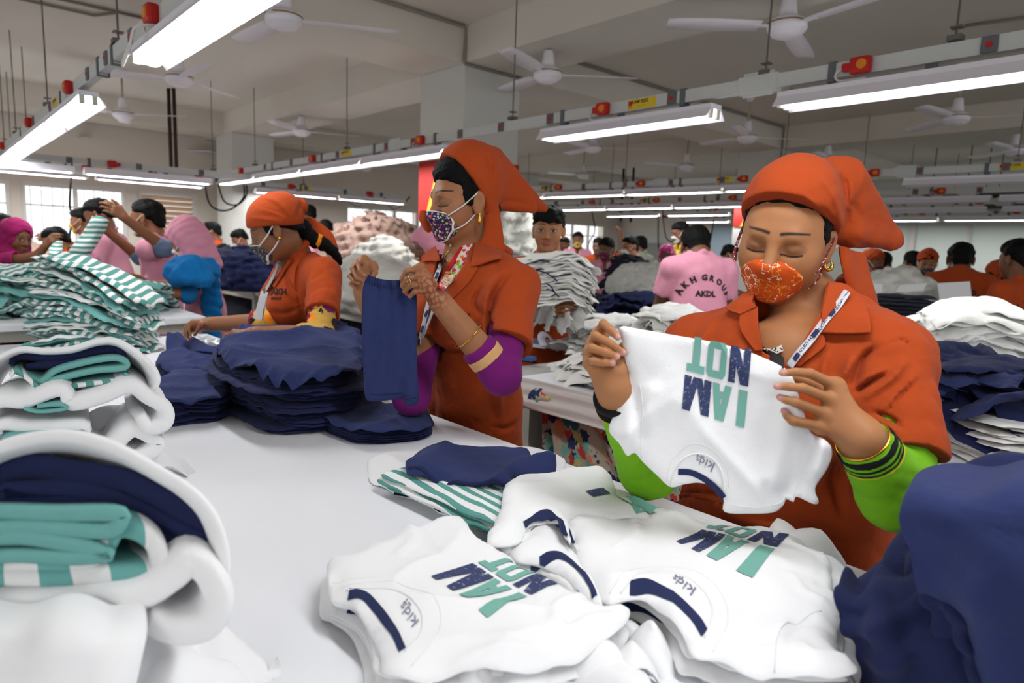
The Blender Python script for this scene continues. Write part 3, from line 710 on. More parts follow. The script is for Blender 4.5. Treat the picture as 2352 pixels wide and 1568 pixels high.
def fixture(label, P0, P1, lit=True, group='fluorescent lights', z=2.03, cable=False):
    """two-tube batten with a flared reflector between two points under a busbar"""
    P0 = A(*P0); P1 = A(*P1); P0[2] = P1[2] = z; L = np.linalg.norm(P1 - P0); u = nrm(P1 - P0); s = nrm(np.cross(u, A(0, 0, 1))); R = np.array([u, s, A(0, 0, 1)]).T; c = (P0 + P1) / 2
    t = thing('fluorescent_light', label, 'light', c, group)
    pr = [(-0.085, -0.014), (-0.048, 0.034), (-0.048, 0.055), (0.048, 0.055), (0.048, 0.034), (0.085, -0.014), (0.083, -0.015), (0.046, 0.031), (-0.046, 0.031), (-0.083, -0.015)]
    V = [P0 + s * y + A(0, 0, q) for y, q in pr] + [P1 + s * y + A(0, 0, q) for y, q in pr]; n = len(pr)
    Fc = [(i, (i + 1) % n, (i + 1) % n + n, i + n) for i in range(n)] + [(1, 2, 3, 4, 7, 8), tuple(i + n for i in (8, 7, 4, 3, 2, 1)), (0, 1, 8, 9), (9 + n, 8 + n, 1 + n, 0 + n), (4, 5, 6, 7), (7 + n, 6 + n, 5 + n, 4 + n)]
    MB().add(V, Fc).obj('reflector', reflm, t)
    for y in (-0.03, 0.03):
        MB().tube([P0 + u * 0.025 + s * y + A(0, 0, 0.006), P1 - u * 0.025 + s * y + A(0, 0, 0.006)], 0.0135, 12).obj('tube', tubem if lit else tubeoff, t, True)
        for e, d in ((P0, 1), (P1, -1)): MB().box(e + u * d * 0.012 + s * y + A(0, 0, 0.01), (0.02, 0.026, 0.05), R, 0.004).obj('lamp_holder', holder, t)
    if cable:
        MB().tube(spline([P0 + A(0, 0, .08) + u * .3, P0 + s * .09 + u * .28 + A(0, 0, .06), P0 + s * .095 + u * .2 + A(0, 0, -.0), P0 + s * .1 + u * .1 + A(0, 0, -.05), P0 + s * .1 + u * .14 + A(0, 0, -.02), P0 + s * .09 + u * .26 + A(0, 0, .05)], 30), 0.005, 6).obj('cable', wirew, t, True)
    MB().box(c + A(0, 0, 0.069), (0.04, 0.02, 0.028), R).obj('mount', galv2, t)
    if lit:
        l = bpy.data.lights.new('lamp', 'AREA'); l.shape = 'RECTANGLE'; l.size = L - 0.06; l.size_y = 0.09; l.energy = TUBE_W * L / 1.2; l.color = (0.97, 0.99, 1.0)
        o = bpy.data.objects.new('lamp', l); COL.objects.link(o); o.matrix_world = Matrix([[R[i][0], R[i][1], R[i][2], (c - A(0, 0, 0.012))[i]] for i in range(3)] + [[0, 0, 0, 1]])
        o.parent = t; o.matrix_parent_inverse = Matrix.Translation(-Vector(t.location)); o.visible_camera = True
    return t
def YX(px, py, X): return PX(px, py, X)[1]
TZ = 2.145
RX = 3.05
it = [('plug', YX(1985, 158, RX)), ('plug', YX(1395, 243, RX)), ('plug', YX(975, 310, RX)), ('plug', YX(726, 357, RX)), ('plug', 8.3), ('cover', YX(2275, 117, RX)), ('cover', YX(1550, 218, RX)), ('cover', YX(1270, 262, RX)), ('cover', YX(1157, 280, RX)), ('cover', YX(1063, 296, RX)), ('cover', 4.6), ('cover', 5.0), ('cover', YX(780, 345, RX)), ('cover', 6.9), ('cover', 7.6),
      ('label', YX(1480, 230, RX)), ('label', YX(800, 340, RX)), ('clamp', YX(1915, 172, RX)), ('clamp', YX(1574, 215, RX)), ('clamp', YX(1298, 258, RX)), ('clamp', 4.3), ('clamp', 5.2), ('clamp', 6.2), ('clamp', 7.4), ('joint', YX(1745, 190, RX)), ('joint', YX(910, 325, RX)), ('cover', -0.4), ('clamp', -1)]
track('near busbar running from the right edge over both workers to the windows', (RX, -3, TZ), (RX, 9.3, TZ), [(k, y + 3) for k, y in it], [y + 3 for y in (YX(2195, 90, RX), YX(1757, 190, RX), YX(1178, 262, RX), YX(797, 330, RX), YX(586, 375, RX))])
LX = 0.757
it = [('plug', YX(372, 15, LX)), ('plug', YX(175, 200, LX)), ('plug', YX(80, 285, LX)), ('plug', YX(17, 355, LX)), ('cover', YX(314, 75, LX)), ('cover', YX(256, 128, LX)), ('cover', YX(213, 168, LX)), ('cover', 4.6), ('cover', 5.4), ('cover', 6.2), ('clamp', YX(270, 140, LX)), ('clamp', 3.9), ('clamp', 5.0), ('clamp', 7.0), ('label', 5.2), ('joint', 2.2), ('label', 2.35)]
track('left busbar running steeply from the top edge down to the windows', (LX, -3, TZ), (LX, 9.3, TZ), [(k, y + 3) for k, y in it], [y + 3 for y in (YX(271, 80, LX), YX(110, 245, LX), YX(38, 320, LX), 8.5)])
ORD = ['nearest', 'second', 'third', 'fourth', 'fifth', 'sixth', 'seventh', 'eighth']
for k, (a, b) in enumerate(((1.56, 0.34), (3.12, 1.9), (5.37, 4.15), (6.6, 5.39), (7.83, 6.62), (9.07, 7.85))):
    fixture(('long fluorescent light at the right edge', 'fluorescent light over the gap between middle and right workers', 'fluorescent light meeting the middle worker scarf', 'light next beyond the middle worker scarf in the long row', 'third light of the long row over the left worker', 'far end light of the long row by the window column')[k], (RX, a, 0), (RX, b, 0))
for k, (a, b) in enumerate(((3.14, 1.92), (5.5, 4.28), (6.74, 5.52), (7.98, 6.76), (9.22, 8.0))):
    fixture(('big bright light at the top left with a looped cable', 'open-ended left light with two tubes, below the big one', 'second light down the left row', 'third light down the left row', 'last light of the left row beside the windows')[k], (LX, a, 0), (LX, b, 0), cable=(k == 0))
for a, b, X in ((0.75, -0.47, LX), (-1.2, -2.4, LX), (-0.5, -1.7, RX), (2.6, 1.4, -1.5), (0.6, -0.6, -1.5)):
    fixture('unseen fluorescent light added overhead behind the viewpoint', (X, a, 0), (X, b, 0), group='added lights behind the viewpoint')  # unseen fixtures added to light the foreground from overhead
# further busbars
def reg(L, o=0.0): return [('plug', o + 0.6 + 1.25 * k) for k in range(int(L / 1.25))] + [('cover', o + 0.25 + 0.62 * k) for k in range(int(L / .62))] + [('clamp', o + 0.05 + 0.95 * k) for k in range(int(L / .95))] + [('label', o + 0.82 + 2.5 * k) for k in range(int(L / 2.5))] + [('joint', o + 1.6 + 2.5 * k) for k in range(int(L / 2.5))]
FAR = [((6.85, 0.6), (6.15, 8.6), 'second busbar passing behind the right worker scarf', [(2.2, 0.98, 0), (3.9, 2.68, 1), (5.15, 3.93, 1), (6.4, 5.18, 1), (7.65, 6.43, 1)], 'second busbar row'),
       ((8.75, 0.6), (8.4, 9.2), 'third busbar, between the second and the far wall', [(1.9, 0.68, 0), (3.2, 1.98, 0), (5.9, 4.68, 1), (7.15, 5.93, 1), (8.4, 7.18, 1)], 'third busbar row'),
       ((10.3, 0.6), (10.2, 9.2), 'fourth busbar, farther toward the far wall', [(2.2, 0.98, 0), (3.6, 2.38, 0), (5.8, 4.58, 1), (7.2, 5.98, 1), (8.6, 7.38, 1)], 'fourth busbar row'),
       ((12.3, 0.6), (12.3, 9.6), 'last busbar along the far wall', [(2.0, 0.78, 1), (3.4, 2.18, 1), (4.7, 3.48, 1), (6.6, 5.38, 1), (8.4, 7.18, 1)], 'last busbar row by the far wall')]
for (x0, y0), (x1, y1), lb, fx, rn in FAR:
    d = nrm(A(x1 - x0, y1 - y0, 0)); L = y1 - y0
    track(lb, (x0, y0, TZ), (x1, y1, TZ), reg(L), [0.8 + 1.9 * k for k in range(5) if .8 + 1.9 * k < L], near=x0 < 9)
    for k, (a, b, on) in enumerate(fx):
        q = lambda y: (x0 + (x1 - x0) * (y - y0) / (y1 - y0), y, 0)
        fixture(f"{'lit' if on else 'unlit'} light, {ORD[k]} from the near end of the {rn}", q(a), q(b), bool(on))
for (a, b, z, lb, fx, rn) in (((-1.5, 8.15), (3.2, 8.0), 2.05, 'cross busbar over the pink-shirted workers on the left', [(-1.2, 0.02), (0.05, 1.27), (1.35, 2.57)], 'left cross busbar'), ((-1.5, 9.5), (6.0, 9.35), 2.1, 'cross busbar along the top of the windows', [(-0.9, .32), (0.4, 1.62), (1.7, 2.92), (3.6, 4.82), (4.85, 6.0)], 'window busbar')):
    L = b[0] - a[0]; track(lb, (*a, z), (*b, z), reg(L), [0.7 + 1.7 * k for k in range(4) if .7 + 1.7 * k < L], near=False)
    for k, (p_, q_) in enumerate(fx): fixture(f"fluorescent light, {ORD[k]} from the left on the {rn}", (p_, a[1] + (b[1] - a[1]) * (p_ - a[0]) / L, 0), (q_, a[1] + (b[1] - a[1]) * (q_ - a[0]) / L, 0), z=z - 0.11)
# ------------------------------------------------------------------ people
def fr(view, pitch=0.0, roll=0.0):
    """head/body frame (columns: forward, left, up). view: 0 faces the camera, 90 image left, 180 away, -90 image right"""
    y = radians(227.8 - view); R = Matrix.Rotation(y, 3, 'Z') @ Matrix.Rotation(radians(pitch), 3, 'Y') @ Matrix.Rotation(radians(roll), 3, 'X')
    return np.array(R)
def head_field(H, R, s=1.0, fat=1.0, nose=1.0, neck=None, closed=True, grow=0.0):
    F = Field(); L = lambda x, y, z: H + R @ (A(x, y, z) * s)
    def e(c, r, k=0.02, op='u'): F.ell(L(*c), (np.array(r) + grow) * s, R, k * s, op)
    e((-.014, 0, .036), (.094, .075, .076)); e((.022, 0, -.008), (.068, .064 * fat, .088), .03)
    e((.034, 0, -.066), (.05, .05 * fat, .044), .03); e((.070, 0, -.094), (.021, .024, .019), .03)
    for y in (-1, 1): e((.052, y * .036, -.028), (.032, .028 * fat, .034), .025)
    F.cap(L(.076, -.03, .024), L(.076, .03, .024), (.013 + grow) * s, k=.02 * s)
    if not grow:
        for y in (-1, 1):
            e((.103, y * .033, .002), (.02, .021, .0125), .014, 's'); e((.071, y * .032, .002), (.0175, .0185, .0145), .006)
            if not closed: F.cap(L(.082, y * .02, .011), L(.081, y * .046, .01), .0035 * s, k=.006 * s)
    F.cap(L(.086, 0, .012), L(.108, 0, -.03), (.0085 * nose + grow) * s, (.0115 * nose + grow) * s, k=.016 * s)
    for y in (-1, 1): e((.098, y * .0125 * nose, -.034), (.011, .0085, .0085), .008)
    if not grow:
        e((.094, 0, -.059), (.0125, .023, .0055), .007); e((.091, 0, -.0685), (.0125, .019, .0065), .006)
        for y in (-1, 1):
            Re = R @ np.array(Matrix.Rotation(radians(-y * 22), 3, 'Z') @ Matrix.Rotation(radians(-12), 3, 'Y'))
            F.ell(L(-.006, y * .079, -.006), A(.019, .0085, .032) * s, Re, .008 * s); F.ell(L(-.001, y * .089, -.002), A(.010, .007, .019) * s, Re, .004 * s, 's'); F.ell(L(-.002, y * .078, -.034), A(.0085, .007, .009) * s, Re, .006 * s)
    if neck is not None: F.cap(L(-.022, 0, -.05), neck, (.052 + grow) * s, (.058 + grow) * s, k=.03 * s)
    return F
SKIN = {'a': (166, 112, 72), 'b': (154, 102, 68), 'c': (134, 87, 58), 'd': (112, 72, 49)}
def skincol(H, R, s, tone, eyes='closed', lips=(150, 82, 72), brow=(34, 24, 20), nails=None):
    base = np.array(lin(SKIN[tone]))
    def fn(V):
        P = (V - H) @ R / s; C = np.tile(base, (len(V), 1)); n = wnoise(V, 5, 60, 4)[:, None]; C = C * (1 + 0.05 * n)
        near = (np.abs(P) < .2).all(1); x, y, z = P[:, 0], np.abs(P[:, 1]), P[:, 2]
        def mix(m, c, a=1.0): m = np.clip(m * near, 0, 1)[:, None] * a; C[:] = C * (1 - m) + np.array(lin(c)) * m
        sm = lambda d, e: np.clip(1 - d / e, 0, 1)
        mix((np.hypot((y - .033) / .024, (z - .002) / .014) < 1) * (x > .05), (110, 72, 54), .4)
        t = np.clip((y - .012) / .042, 0, 1); bz = .0315 + .0045 * np.sin(t * 2.6) - .003 * t; d = np.hypot(np.clip(.012 - y, 0, 1) + np.clip(y - .055, 0, 1), z - bz); mix((x > .03) * sm(d, .0046 - .002 * t) * 1.6, brow)
        if eyes == 'closed':
            lz = -.0062 - .0035 * np.cos((y - .033) / .0185 * 1.4); mix((x > .05) * (np.abs(y - .033) < .019) * sm(np.abs(z - lz), .0026) * 1.8, (28, 20, 18))
        else:
            q = (np.abs(y - .032) / .0165) ** 2 + ((z - .001) / .0062) ** 2; o = (q < 1) * (x > .06); mix(o, (176, 168, 160)); r = np.hypot(y - .032, z - .002); mix(o * (r < .0075), (30, 20, 16))
            mix((x > .05) * (np.abs(y - .032) < .019) * sm(np.abs(z - .0062 + ((y - .032) / .019) ** 2 * .004), .0024) * 1.5, (24, 18, 16))
        mix((x > .07) * (np.hypot(y / .025, (z + .0635) / .012) < 1), lips, .75); mix((x > .07) * sm(np.abs(z + .0637), .0016) * (y < .022), (84, 40, 36))
        return C
    return fn
skinm = {k: mat('skin ' + k, None, 0.55, vcol=True, spec=0.35, sss=0.06) for k in 'abcd'}
hairm = mat('black hair', (9, 8, 8), 0.65, bump=[(140, 0.003, 3)], spec=0.12)
def hand(F, wr, f, n, th, s=1.0, curl=35, spread=4, k=.006):
    """hand on field F: wrist, pointing f, back of hand n, thumb side th; fingers curl away from n"""
    f = nrm(f); th = nrm(th - f * (th @ f)); n = nrm(np.cross(f, th)) * (1 if np.cross(f, th) @ n > 0 else -1)
    kn = []
    for i, y in enumerate((.030, .010, -.010, -.028)):
        b = wr + (f * (.078 - .006 * abs(i - 1)) + th * y) * s; kn.append(b); F.cap(wr + f * .012 * s + th * y * .62 * s, b, .0135 * s, .0105 * s, k=.014 * s)
        L = (.040, .045, .041, .031)[i]; d = f; p = b; rr = (.0095, .0098, .0092, .0082)[i]
        for j in range(3):
            a = radians(curl * (0.7 if j == 0 else 1.0)); d2 = nrm(d * cos(a) - n * sin(a)); n_ = nrm(n * cos(a) + d * sin(a)); q = p + (d2 + th * (1.5 - i) * radians(spread) * (j == 0)) * L * (1, .62, .5)[j] * s
            F.cap(p, q, rr * s, rr * .9 * s, k=k * s); p, d, n, rr = q, d2, n_, rr * .92
        n = nrm(np.cross(f, th)) * (1 if np.cross(f, th) @ n > 0 else -1)
    a = wr + (f * .02 + th * .022) * s; b = wr + (f * .052 + th * .052 - n * .012) * s; c = b + (f * .032 + th * .012 - n * .012) * s; e = c + (f * .026 - n * .006) * s
    F.cap(a, b, .0165 * s, .012 * s, k=.014 * s).cap(b, c, .0115 * s, .0105 * s, k=.006).cap(c, e, .0105 * s, .0085 * s, k=.006)
orange = cloth('rust workwear', (165, 66, 26), .005, .0016); pink = cloth('pink workwear', (210, 142, 162), .004, .001)
SH = {'orange': orange, 'pink': pink, 'magenta': cloth('magenta cloth', (142, 28, 86)), 'yellow': cloth('yellow cloth', (222, 192, 40)), 'grey': cloth('sage grey cloth', (142, 150, 132)), 'check': cloth('pink check cloth', (214, 110, 120))}
dark = cloth('dark trousers', (40, 42, 52)); maskw = cloth('white mask cloth', (225, 225, 222), .001, .0005)
MK = {'white': maskw, 'yellow': cloth('yellow mask', (206, 170, 70)), 'purple': cloth('purple mask', (110, 34, 84)), 'dark': print_mat('dark printed mask', (52, 52, 62), [(150, 150, 150), (110, 60, 80), (90, 110, 90)], 120, .4), 'orange': cloth('orange mask', (210, 96, 60))}
scarfp = print_mat('patterned magenta scarf', (140, 36, 90), [(235, 210, 220), (200, 60, 120)], 60, .35)
def mask_on(parent, H, R, s, fat, m, h=.0035, strap=maskw, rim=None):
    G = head_field(H, R, s, fat, grow=.0045); L = lambda x, y, z: H + R @ (A(x, y, z) * s)
    G.ell(L(.085, 0, -.062), A(.075, .056, .046) * s, R, .002, 'i'); o = fobj('face_mask', G, h, m, parent, smooth=2)
    Q = head_field(H, R, s, fat, grow=.004)
    for y in (-1, 1):
        for a, b in (((.062, y * .052, -.034), (-.002, y * .08, .018)), ((.055, y * .052, -.08), (-.012, y * .08, -.036))):
            P = Q.push([L(*(np.array(a) * (1 - t) + np.array(b) * t)) for t in np.linspace(0, 1, 9)], .002); MB().tube(P, .0032 * s, 6, flat=.7).obj('ear_loop', strap, o, True)
    return o
def person(label, px, py, d, view, shirt='pink', pitch=10, hair='short', mask='white', tone='c', lean=8, s=1.0, la=None, ra=None, turn=0, h=None, sleeve=.62, under=None, back=None, group=None, fat=1.0, eyes='open', legs=True, logo=True, wide=1.0, tuck=.035, bulk=0.0):
    """la / ra: (elbow, wrist, finger direction, thumb direction) in metres from the shoulder in the body frame (forward, out, up), or ('px', (ex,ey,ed), (wx,wy,wd))"""
    H = W(px, py, d); h = h or (.0065 + .0006 * d); Rb = fr(view); Rh = fr(view + turn, pitch); f, l, u = Rb[:, 0], Rb[:, 1], A(0, 0, 1)
    sp = nrm(u * cos(radians(lean)) + f * sin(radians(lean))); N = H - f * (.03 + tuck * .6) * s - u * (.155 - tuck) * s; Pv = N - sp * .50 * s; Sm = N - sp * .045 * s
    t = thing('person', label, 'person', (Pv[0], Pv[1], 0), group); sh = {}; B = Field(); T = Field(); LG = Field(); q = s * wide
    # head and neck
    B.p += head_field(H, Rh, s, fat, neck=N, closed=False).p
    B.cap(N + sp * .01, Sm - sp * .08, .05 * s, .09 * s, k=.05)
    T.cap(Sm - sp * .09 * s, Sm - sp * .30 * s, .150 * q, .142 * q, k=.05, flat=.70, n=f); T.cap(Sm - sp * .30 * s, Pv - u * .26 * s, .142 * q, .190 * q, k=.05, flat=.76, n=f)
    hem = Pv - u * .16 * s
    for sd, arm, nm in ((1, la, 'l'), (-1, ra, 'r')):
        S_ = Sm + l * sd * .148 * q - sp * .03 * s; rf = lambda v: S_ + (f * v[0] + l * sd * v[1] + u * v[2]) * s
        if arm and arm[0] == 'px': E, Wr = W(*arm[1]), W(*arm[2]); fd = nrm(Wr - E); td = u - l * sd * .4
        elif arm: E, Wr = rf(arm[0]), rf(arm[1]); fd = nrm(f * arm[2][0] + l * sd * arm[2][1] + u * arm[2][2]) if len(arm) > 2 else nrm(Wr - E); td = u * .5 - l * sd
        else: E, Wr = rf((.07, .04, -.25)), rf((.27, -.02, -.30)); fd = nrm(Wr - E - u * .05); td = -l * sd + u * .4
        T.cap(Sm - sp * .0 + l * sd * .045 * q, S_, .052 * s, .060 * s, k=.05)
        T.cap(S_, S_ + (E - S_) * sleeve, .064 * s, .068 * s, k=.03, cut='b')
        a = nrm(E - S_); T.cap(S_ + (E - S_) * (sleeve - .12), S_ + (E - S_) * (sleeve + .1), .057 * s, .061 * s, k=.002, op='s')
        B.cap(S_, E, .046 * s, .040 * s, k=.01).cap(E, Wr, .039 * s, .026 * s, k=.02); hand(B, Wr, fd, u, td, s * .95, 28, 5)
        sh[nm] = (S_, E, Wr)
    Cn = [N - f * .062 * s + u * .028 * s, N + l * .062 * s - f * .01 * s + u * .012 * s, N + f * .075 * s + l * .03 * s - u * .055 * s]
    for sg in (1, -1):
        c = [p if i == 0 else p - l * ((p - N) @ l) * (1 - sg) for i, p in enumerate(Cn)]
        T.cap(c[0], c[1], .016 * s, .018 * s, k=.012).cap(c[1], c[2], .018 * s, .014 * s, k=.012)
    T.ell(N + f * .1 * s - u * .05 * s, A(.055, .034, .075) * s, Rb, .006, 's'); T.cap(N + u * .0, N + u * .12, .05 * s, .06 * s, k=.006, op='s')
    T.noise(.005, 28, int(px), stretch=(1, 1, .45), n=4, sharp=True); T.plane(hem, -u)
    fobj('body', B, h * .72, skinm[tone], t, colfn=skincol(H, Rh, s, tone, eyes))
    so = fobj('shirt', T, h, SH[shirt] if isinstance(shirt, str) else shirt, t)
    if under is not None:
        for sd in 'lr':
            G = Field(); S_, E, Wr = sh[sd]; G.cap(S_ + (E - S_) * .5, E, .054 * s, .05 * s, k=.01).cap(E, E + (Wr - E) * under[1], .05 * s, .04 * s, k=.015, cut='b'); G.noise(.003, 50, 4, sharp=True); fobj('undersleeve', G, h * .8, under[0], t)
    if legs:
        for sg in (1, -1):
            hp = Pv + l * sg * .085 * s; an = A(*(Pv + l * sg * .1)[:2], .1); LG.cap(hp - u * .02, (hp + an) / 2, .082 * s, .07 * s, k=.03).cap((hp + an) / 2, an, .07 * s, .06 * s, k=.03)
            fo = Field().cap(an + f * .0 - u * .055, an + f * .15 - u * .06, .042, .036, k=.01); fo.plane((0, 0, .004), -u); fobj('shoe', fo, .012, hairm, t)
        fobj('trousers', LG, .014, dark, t)
    hm = Field(); L = lambda x, y, z: H + Rh @ (A(x, y, z) * s)
    hh = h * .75
    if hair in ('short', 'scarf', 'long'):
        hm.ell(L(-.018, 0, .040), A(.101, .083, .084) * s, Rh, 0).ell(L(.02, 0, .075), A(.066, .062, .05) * s, Rh, .02).ell(L(-.07, 0, -.02), A(.045, .062, .06) * s, Rh, .02)
        hm.plane(L(.083, 0, .062) if hair == 'short' else L(.086, 0, .052), Rh @ A(.58, 0, -.81), k=.012); hm.ell(L(.075, 0, -.01), A(.062, .084, .066) * s, Rh, .012, 's'); (hm.ell(L(.03, 0, .082), A(.062, .07, .044) * (1 + bulk) * s, Rh, .02).ell(L(.078, .01, .062), A(.022, .05, .022) * s, Rh, .015) if bulk else 0); hm.noise(.004, 75, 3, n=3); hm.noise(.0022, 190, 4, n=3); fobj('hair', hm, hh, hairm, t)
    if hair == 'long': g = Field().cap(L(-.07, 0, .02), L(-.10, 0, -.22), .055 * s, .03 * s, k=.02); fobj('hair', g, hh, hairm, t)
    if hair == 'scarf':
        g = Field().ell(L(-.018, 0, .045), A(.109, .090, .090) * s, Rh, 0).ell(L(.0, 0, .07), A(.085, .07, .064) * s, Rh, .03); g.plane(L(.09, 0, .062), Rh @ A(.52, 0, -.85), k=.008)
        g.cap(L(-.07, 0, .04), L(-.16, 0, -.03), .075 * s, .03 * s, k=.03, flat=.7, n=Rh[:, 1]).cap(L(-.09, 0, -.03), L(-.13, .02, -.17), .035 * s, .022 * s, k=.02).ell(L(.075, 0, -.02), A(.062, .1, .066) * s, Rh, .012, 's'); g.noise(.004, 60, 8, n=3, sharp=True); fobj('head_scarf', g, hh, orange, t)
    if hair in ('hijab', 'veil', 'pattern'):
        m = {'hijab': pink, 'veil': SH['magenta'], 'pattern': scarfp}[hair]
        g = Field().ell(L(-.015, 0, .045), A(.115, .098, .098) * s, Rh, 0).cap(L(-.02, 0, -.02), N + u * .01, .098 * s, .09 * s, k=.04).cap(N + u * .02, Sm + f * .06 - u * .02, .085 * s, .1 * s, k=.04, flat=.8, n=f)
        if hair == 'veil': g.cap(N - f * .02, Sm - sp * .28, .12 * s, .185 * s, k=.06, flat=.8, n=f)
        elif hair == 'hijab': g.cap(L(-.02, 0, .1), L(.085, 0, .075), .05 * s, .02 * s, k=.05).cap(L(-.06, 0, -.04), N - f * .1 - u * .02, .08 * s, .05 * s, k=.03)
        g.ell(L(.105, 0, -.012), A(.075, .06, .082) * s, Rh, .015, 's'); g.noise(.005, 45, 8, n=3, sharp=True); fobj('head_scarf', g, hh, m, t)
    if mask: mask_on(t, H, Rh, s, fat, MK[mask], h * .55)
    if back:
        M2, ok = arc_text('AKH GROUP', .044 * s, .135 * s, .003, .2, .02); G = T
        def mp(V): P = N - u * (.13 * s) + A(0, 0, 0) - f * .3 + np.outer(-V[:, 0] * (1), l) * -1 * -1 + np.outer(V[:, 1], u); return G.cast(P, f, .0025)
        ik = mat('shirt print', back, 0.8)
        mesh('lettering', mp(M2), ok, ik, so, False); V, Fc = text2d('AKDL', .044 * s, .0026, .02); V = V - A((V[:, 0].max() + V[:, 0].min()) / 2, .09 * s); mesh('lettering', mp(V), Fc, ik, so, False)
    elif logo:
        for wd, sz, dz in (('AKH', .034, 0), ('GROUP', .014, -.02)):
            V, Fc = text2d(wd, sz * s, .0022 if dz == 0 else .001, .02); V = V - A((V[:, 0].max() + V[:, 0].min()) / 2, 0); P = N - u * .17 * s + f * .3 + l * .085 * s + np.outer(V[:, 0], l) + np.outer(V[:, 1] + dz, u)
            mesh('logo_print', T.cast(P, -f, .0025), Fc, mat('shirt print dark', (60, 28, 24), 0.8), so, False)
    t['_'] = 0; del t['_']
    return dict(t=t, H=H, Rh=Rh, f=f, l=l, N=N, Sm=Sm, sp=sp, Pv=Pv, sh=sh, T=T, B=B, s=s, h=h)
# ------------------------------------------------------------------ the workers in the background
AT = lambda e, w: ('px', e, w)
person('woman in a magenta veil at the left edge facing right, one arm out', 38, 545, 4.6, -70, 'magenta', 12, 'veil', None, 'd', 10, .95, ra=AT((82, 592, 4.5), (102, 568, 4.5)), logo=False)
person('dark-haired person half hidden behind the magenta veil at the left edge', 6, 520, 6.0, -60, 'orange', 10, 'short', None, 'd', 5, .95)
person('worker in orange bending low by the windows, hands on striped cloth', 128, 552, 5.8, 60, 'orange', 30, 'short', None, 'c', 20, .95, la=AT((170, 565, 5.9), (122, 552, 5.8)))
person('man in pink with a yellowish mask behind the striped garment being held', 188, 508, 6.3, 70, 'pink', 10, 'short', 'yellow', 'c', 5, .98)
plaid = print_mat('black and white plaid', (206, 204, 196), [(30, 32, 30)], 40, .42, jag=0)
person('man in pink with plaid sleeves, head down, between two pink-shirted men', 228, 494, 4.95, 80, 'pink', 25, 'short', None, 'd', 8, 1.0, under=(plaid, .1), la=((.05, .05, -.26), (.18, -.08, -.1)))
denim = cloth('washed denim', (104, 122, 150))
pm = person('man in pink with rolled denim sleeves and white mask, arms raised with striped cloth', 338, 502, 4.35, 84, 'pink', 6, 'short', 'white', 'c', 4, 1.0, under=(denim, .25), la=AT((382, 572, 4.2), (286, 500, 4.0)), ra=AT((322, 592, 4.5), (246, 530, 4.3)), sleeve=.7, logo=False)
hj = person('woman in pink hijab with a bright blue scarf working at the striped pile', 432, 552, 3.95, 84, 'pink', 24, 'hijab', 'white', 'b', 8, .95, la=AT((432, 678, 3.75), (352, 668, 3.7)), ra=AT((400, 660, 3.95), (340, 652, 3.9)), under=(cloth('blue cuff', (30, 110, 170)), .12), sleeve=.75)
bs = Field(); blue = cloth('bright blue scarf', (22, 112, 178), .006, .002)
c0 = [W(398, 622, 3.7), W(440, 610, 3.66), W(478, 620, 3.76), W(488, 690, 3.85), W(487, 780, 3.9), W(484, 880, 3.95)]
for i in range(5): bs.cap(c0[i], c0[i + 1], .055 if i < 2 else .05, .06 if i < 2 else .05, k=.03, flat=.6, n=CF)
bs.cap(W(396, 625, 3.72), W(402, 650, 3.72), .04, .03, k=.03).cap(W(420, 610, 3.9), W(470, 605, 3.95), .06, .06, k=.04).cap(W(415, 635, 3.66), W(470, 640, 3.68), .05, .05, k=.04)
bs.noise(.012, 46, 5, n=5, sharp=True, stretch=(1, 1, .7)); fobj('blue_scarf', bs, .007, blue, hj['t'])
person('man in an orange shirt beyond the blue scarf by the column', 486, 532, 8.2, 65, 'orange', 10, 'short', 'white', 'd', 5, 1.0)
person('man in pink with a white mask looking down behind the left worker', 550, 548, 8.6, 55, 'pink', 32, 'short', 'white', 'c', 12, .98)
person('dark-haired man just behind the left worker scarf', 708, 492, 8.4, 120, 'pink', 5, 'short', None, 'd', 5, 1.0, logo=False)
person('man in pink seen from behind, right of the left worker braid', 748, 528, 7.9, 138, 'pink', 20, 'short', None, 'd', 12, .98, logo=False)
person('small far worker in a pink check shirt behind the beige pile', 944, 556, 9.9, 10, 'check', 10, 'short', None, 'd', 5, .95, logo=False)
person('woman in a pink hijab behind the middle worker raised hands', 985, 566, 4.3, 60, 'pink', 20, 'hijab', None, 'd', 8, .95)
ym = person('young man in rust shirt looking at the camera, carrying a tall white stack', 1260, 530, 3.35, 8, 'orange', 2, 'short', None, 'b', 3, .97, bulk=.12, tuck=.02, h=.005, la=AT((1310, 742, 3.25), (1250, 690, 3.02)), ra=AT((1196, 740, 3.25), (1262, 716, 3.0)), logo=False)
person('dark-haired worker far off beside the man in the yellow mask', 1296, 562, 10.2, 30, 'orange', 10, 'short', None, 'd', 5, .97, logo=False)
person('man in pink with a yellow mask standing before the bright window', 1327, 552, 9.6, 5, 'pink', 3, 'short', 'yellow', 'd', 3, 1.0)
person('girl in pink with a purple mask sorting dark garments', 1392, 572, 6.6, 30, 'pink', 12, 'long', 'purple', 'd', 6, .95, logo=False)
person('worker in orange reaching up behind the purple-masked girl', 1374, 566, 9.0, 20, 'orange', 8, 'short', None, 'd', 3, .97, la=AT((1436, 578, 8.6), (1428, 540, 8.5)), logo=False)
person('balding man in pink with a white mask looking left', 1446, 566, 7.6, 55, 'pink', 8, 'short', 'white', 'b', 4, 1.0)
person('man in a sage grey shirt turned away behind the balding man', 1470, 562, 9.2, 140, 'grey', 5, 'short', None, 'd', 4, 1.0, logo=False)
person('woman in a patterned magenta hijab near the yellow shirt', 1531, 588, 7.4, 20, 'pink', 15, 'pattern', 'white', 'd', 8, .95, logo=False)
person('man in a yellow shirt bending over beside the big pink back', 1562, 534, 8.0, 75, 'yellow', 18, 'short', 'white', 'd', 14, 1.05, logo=False)
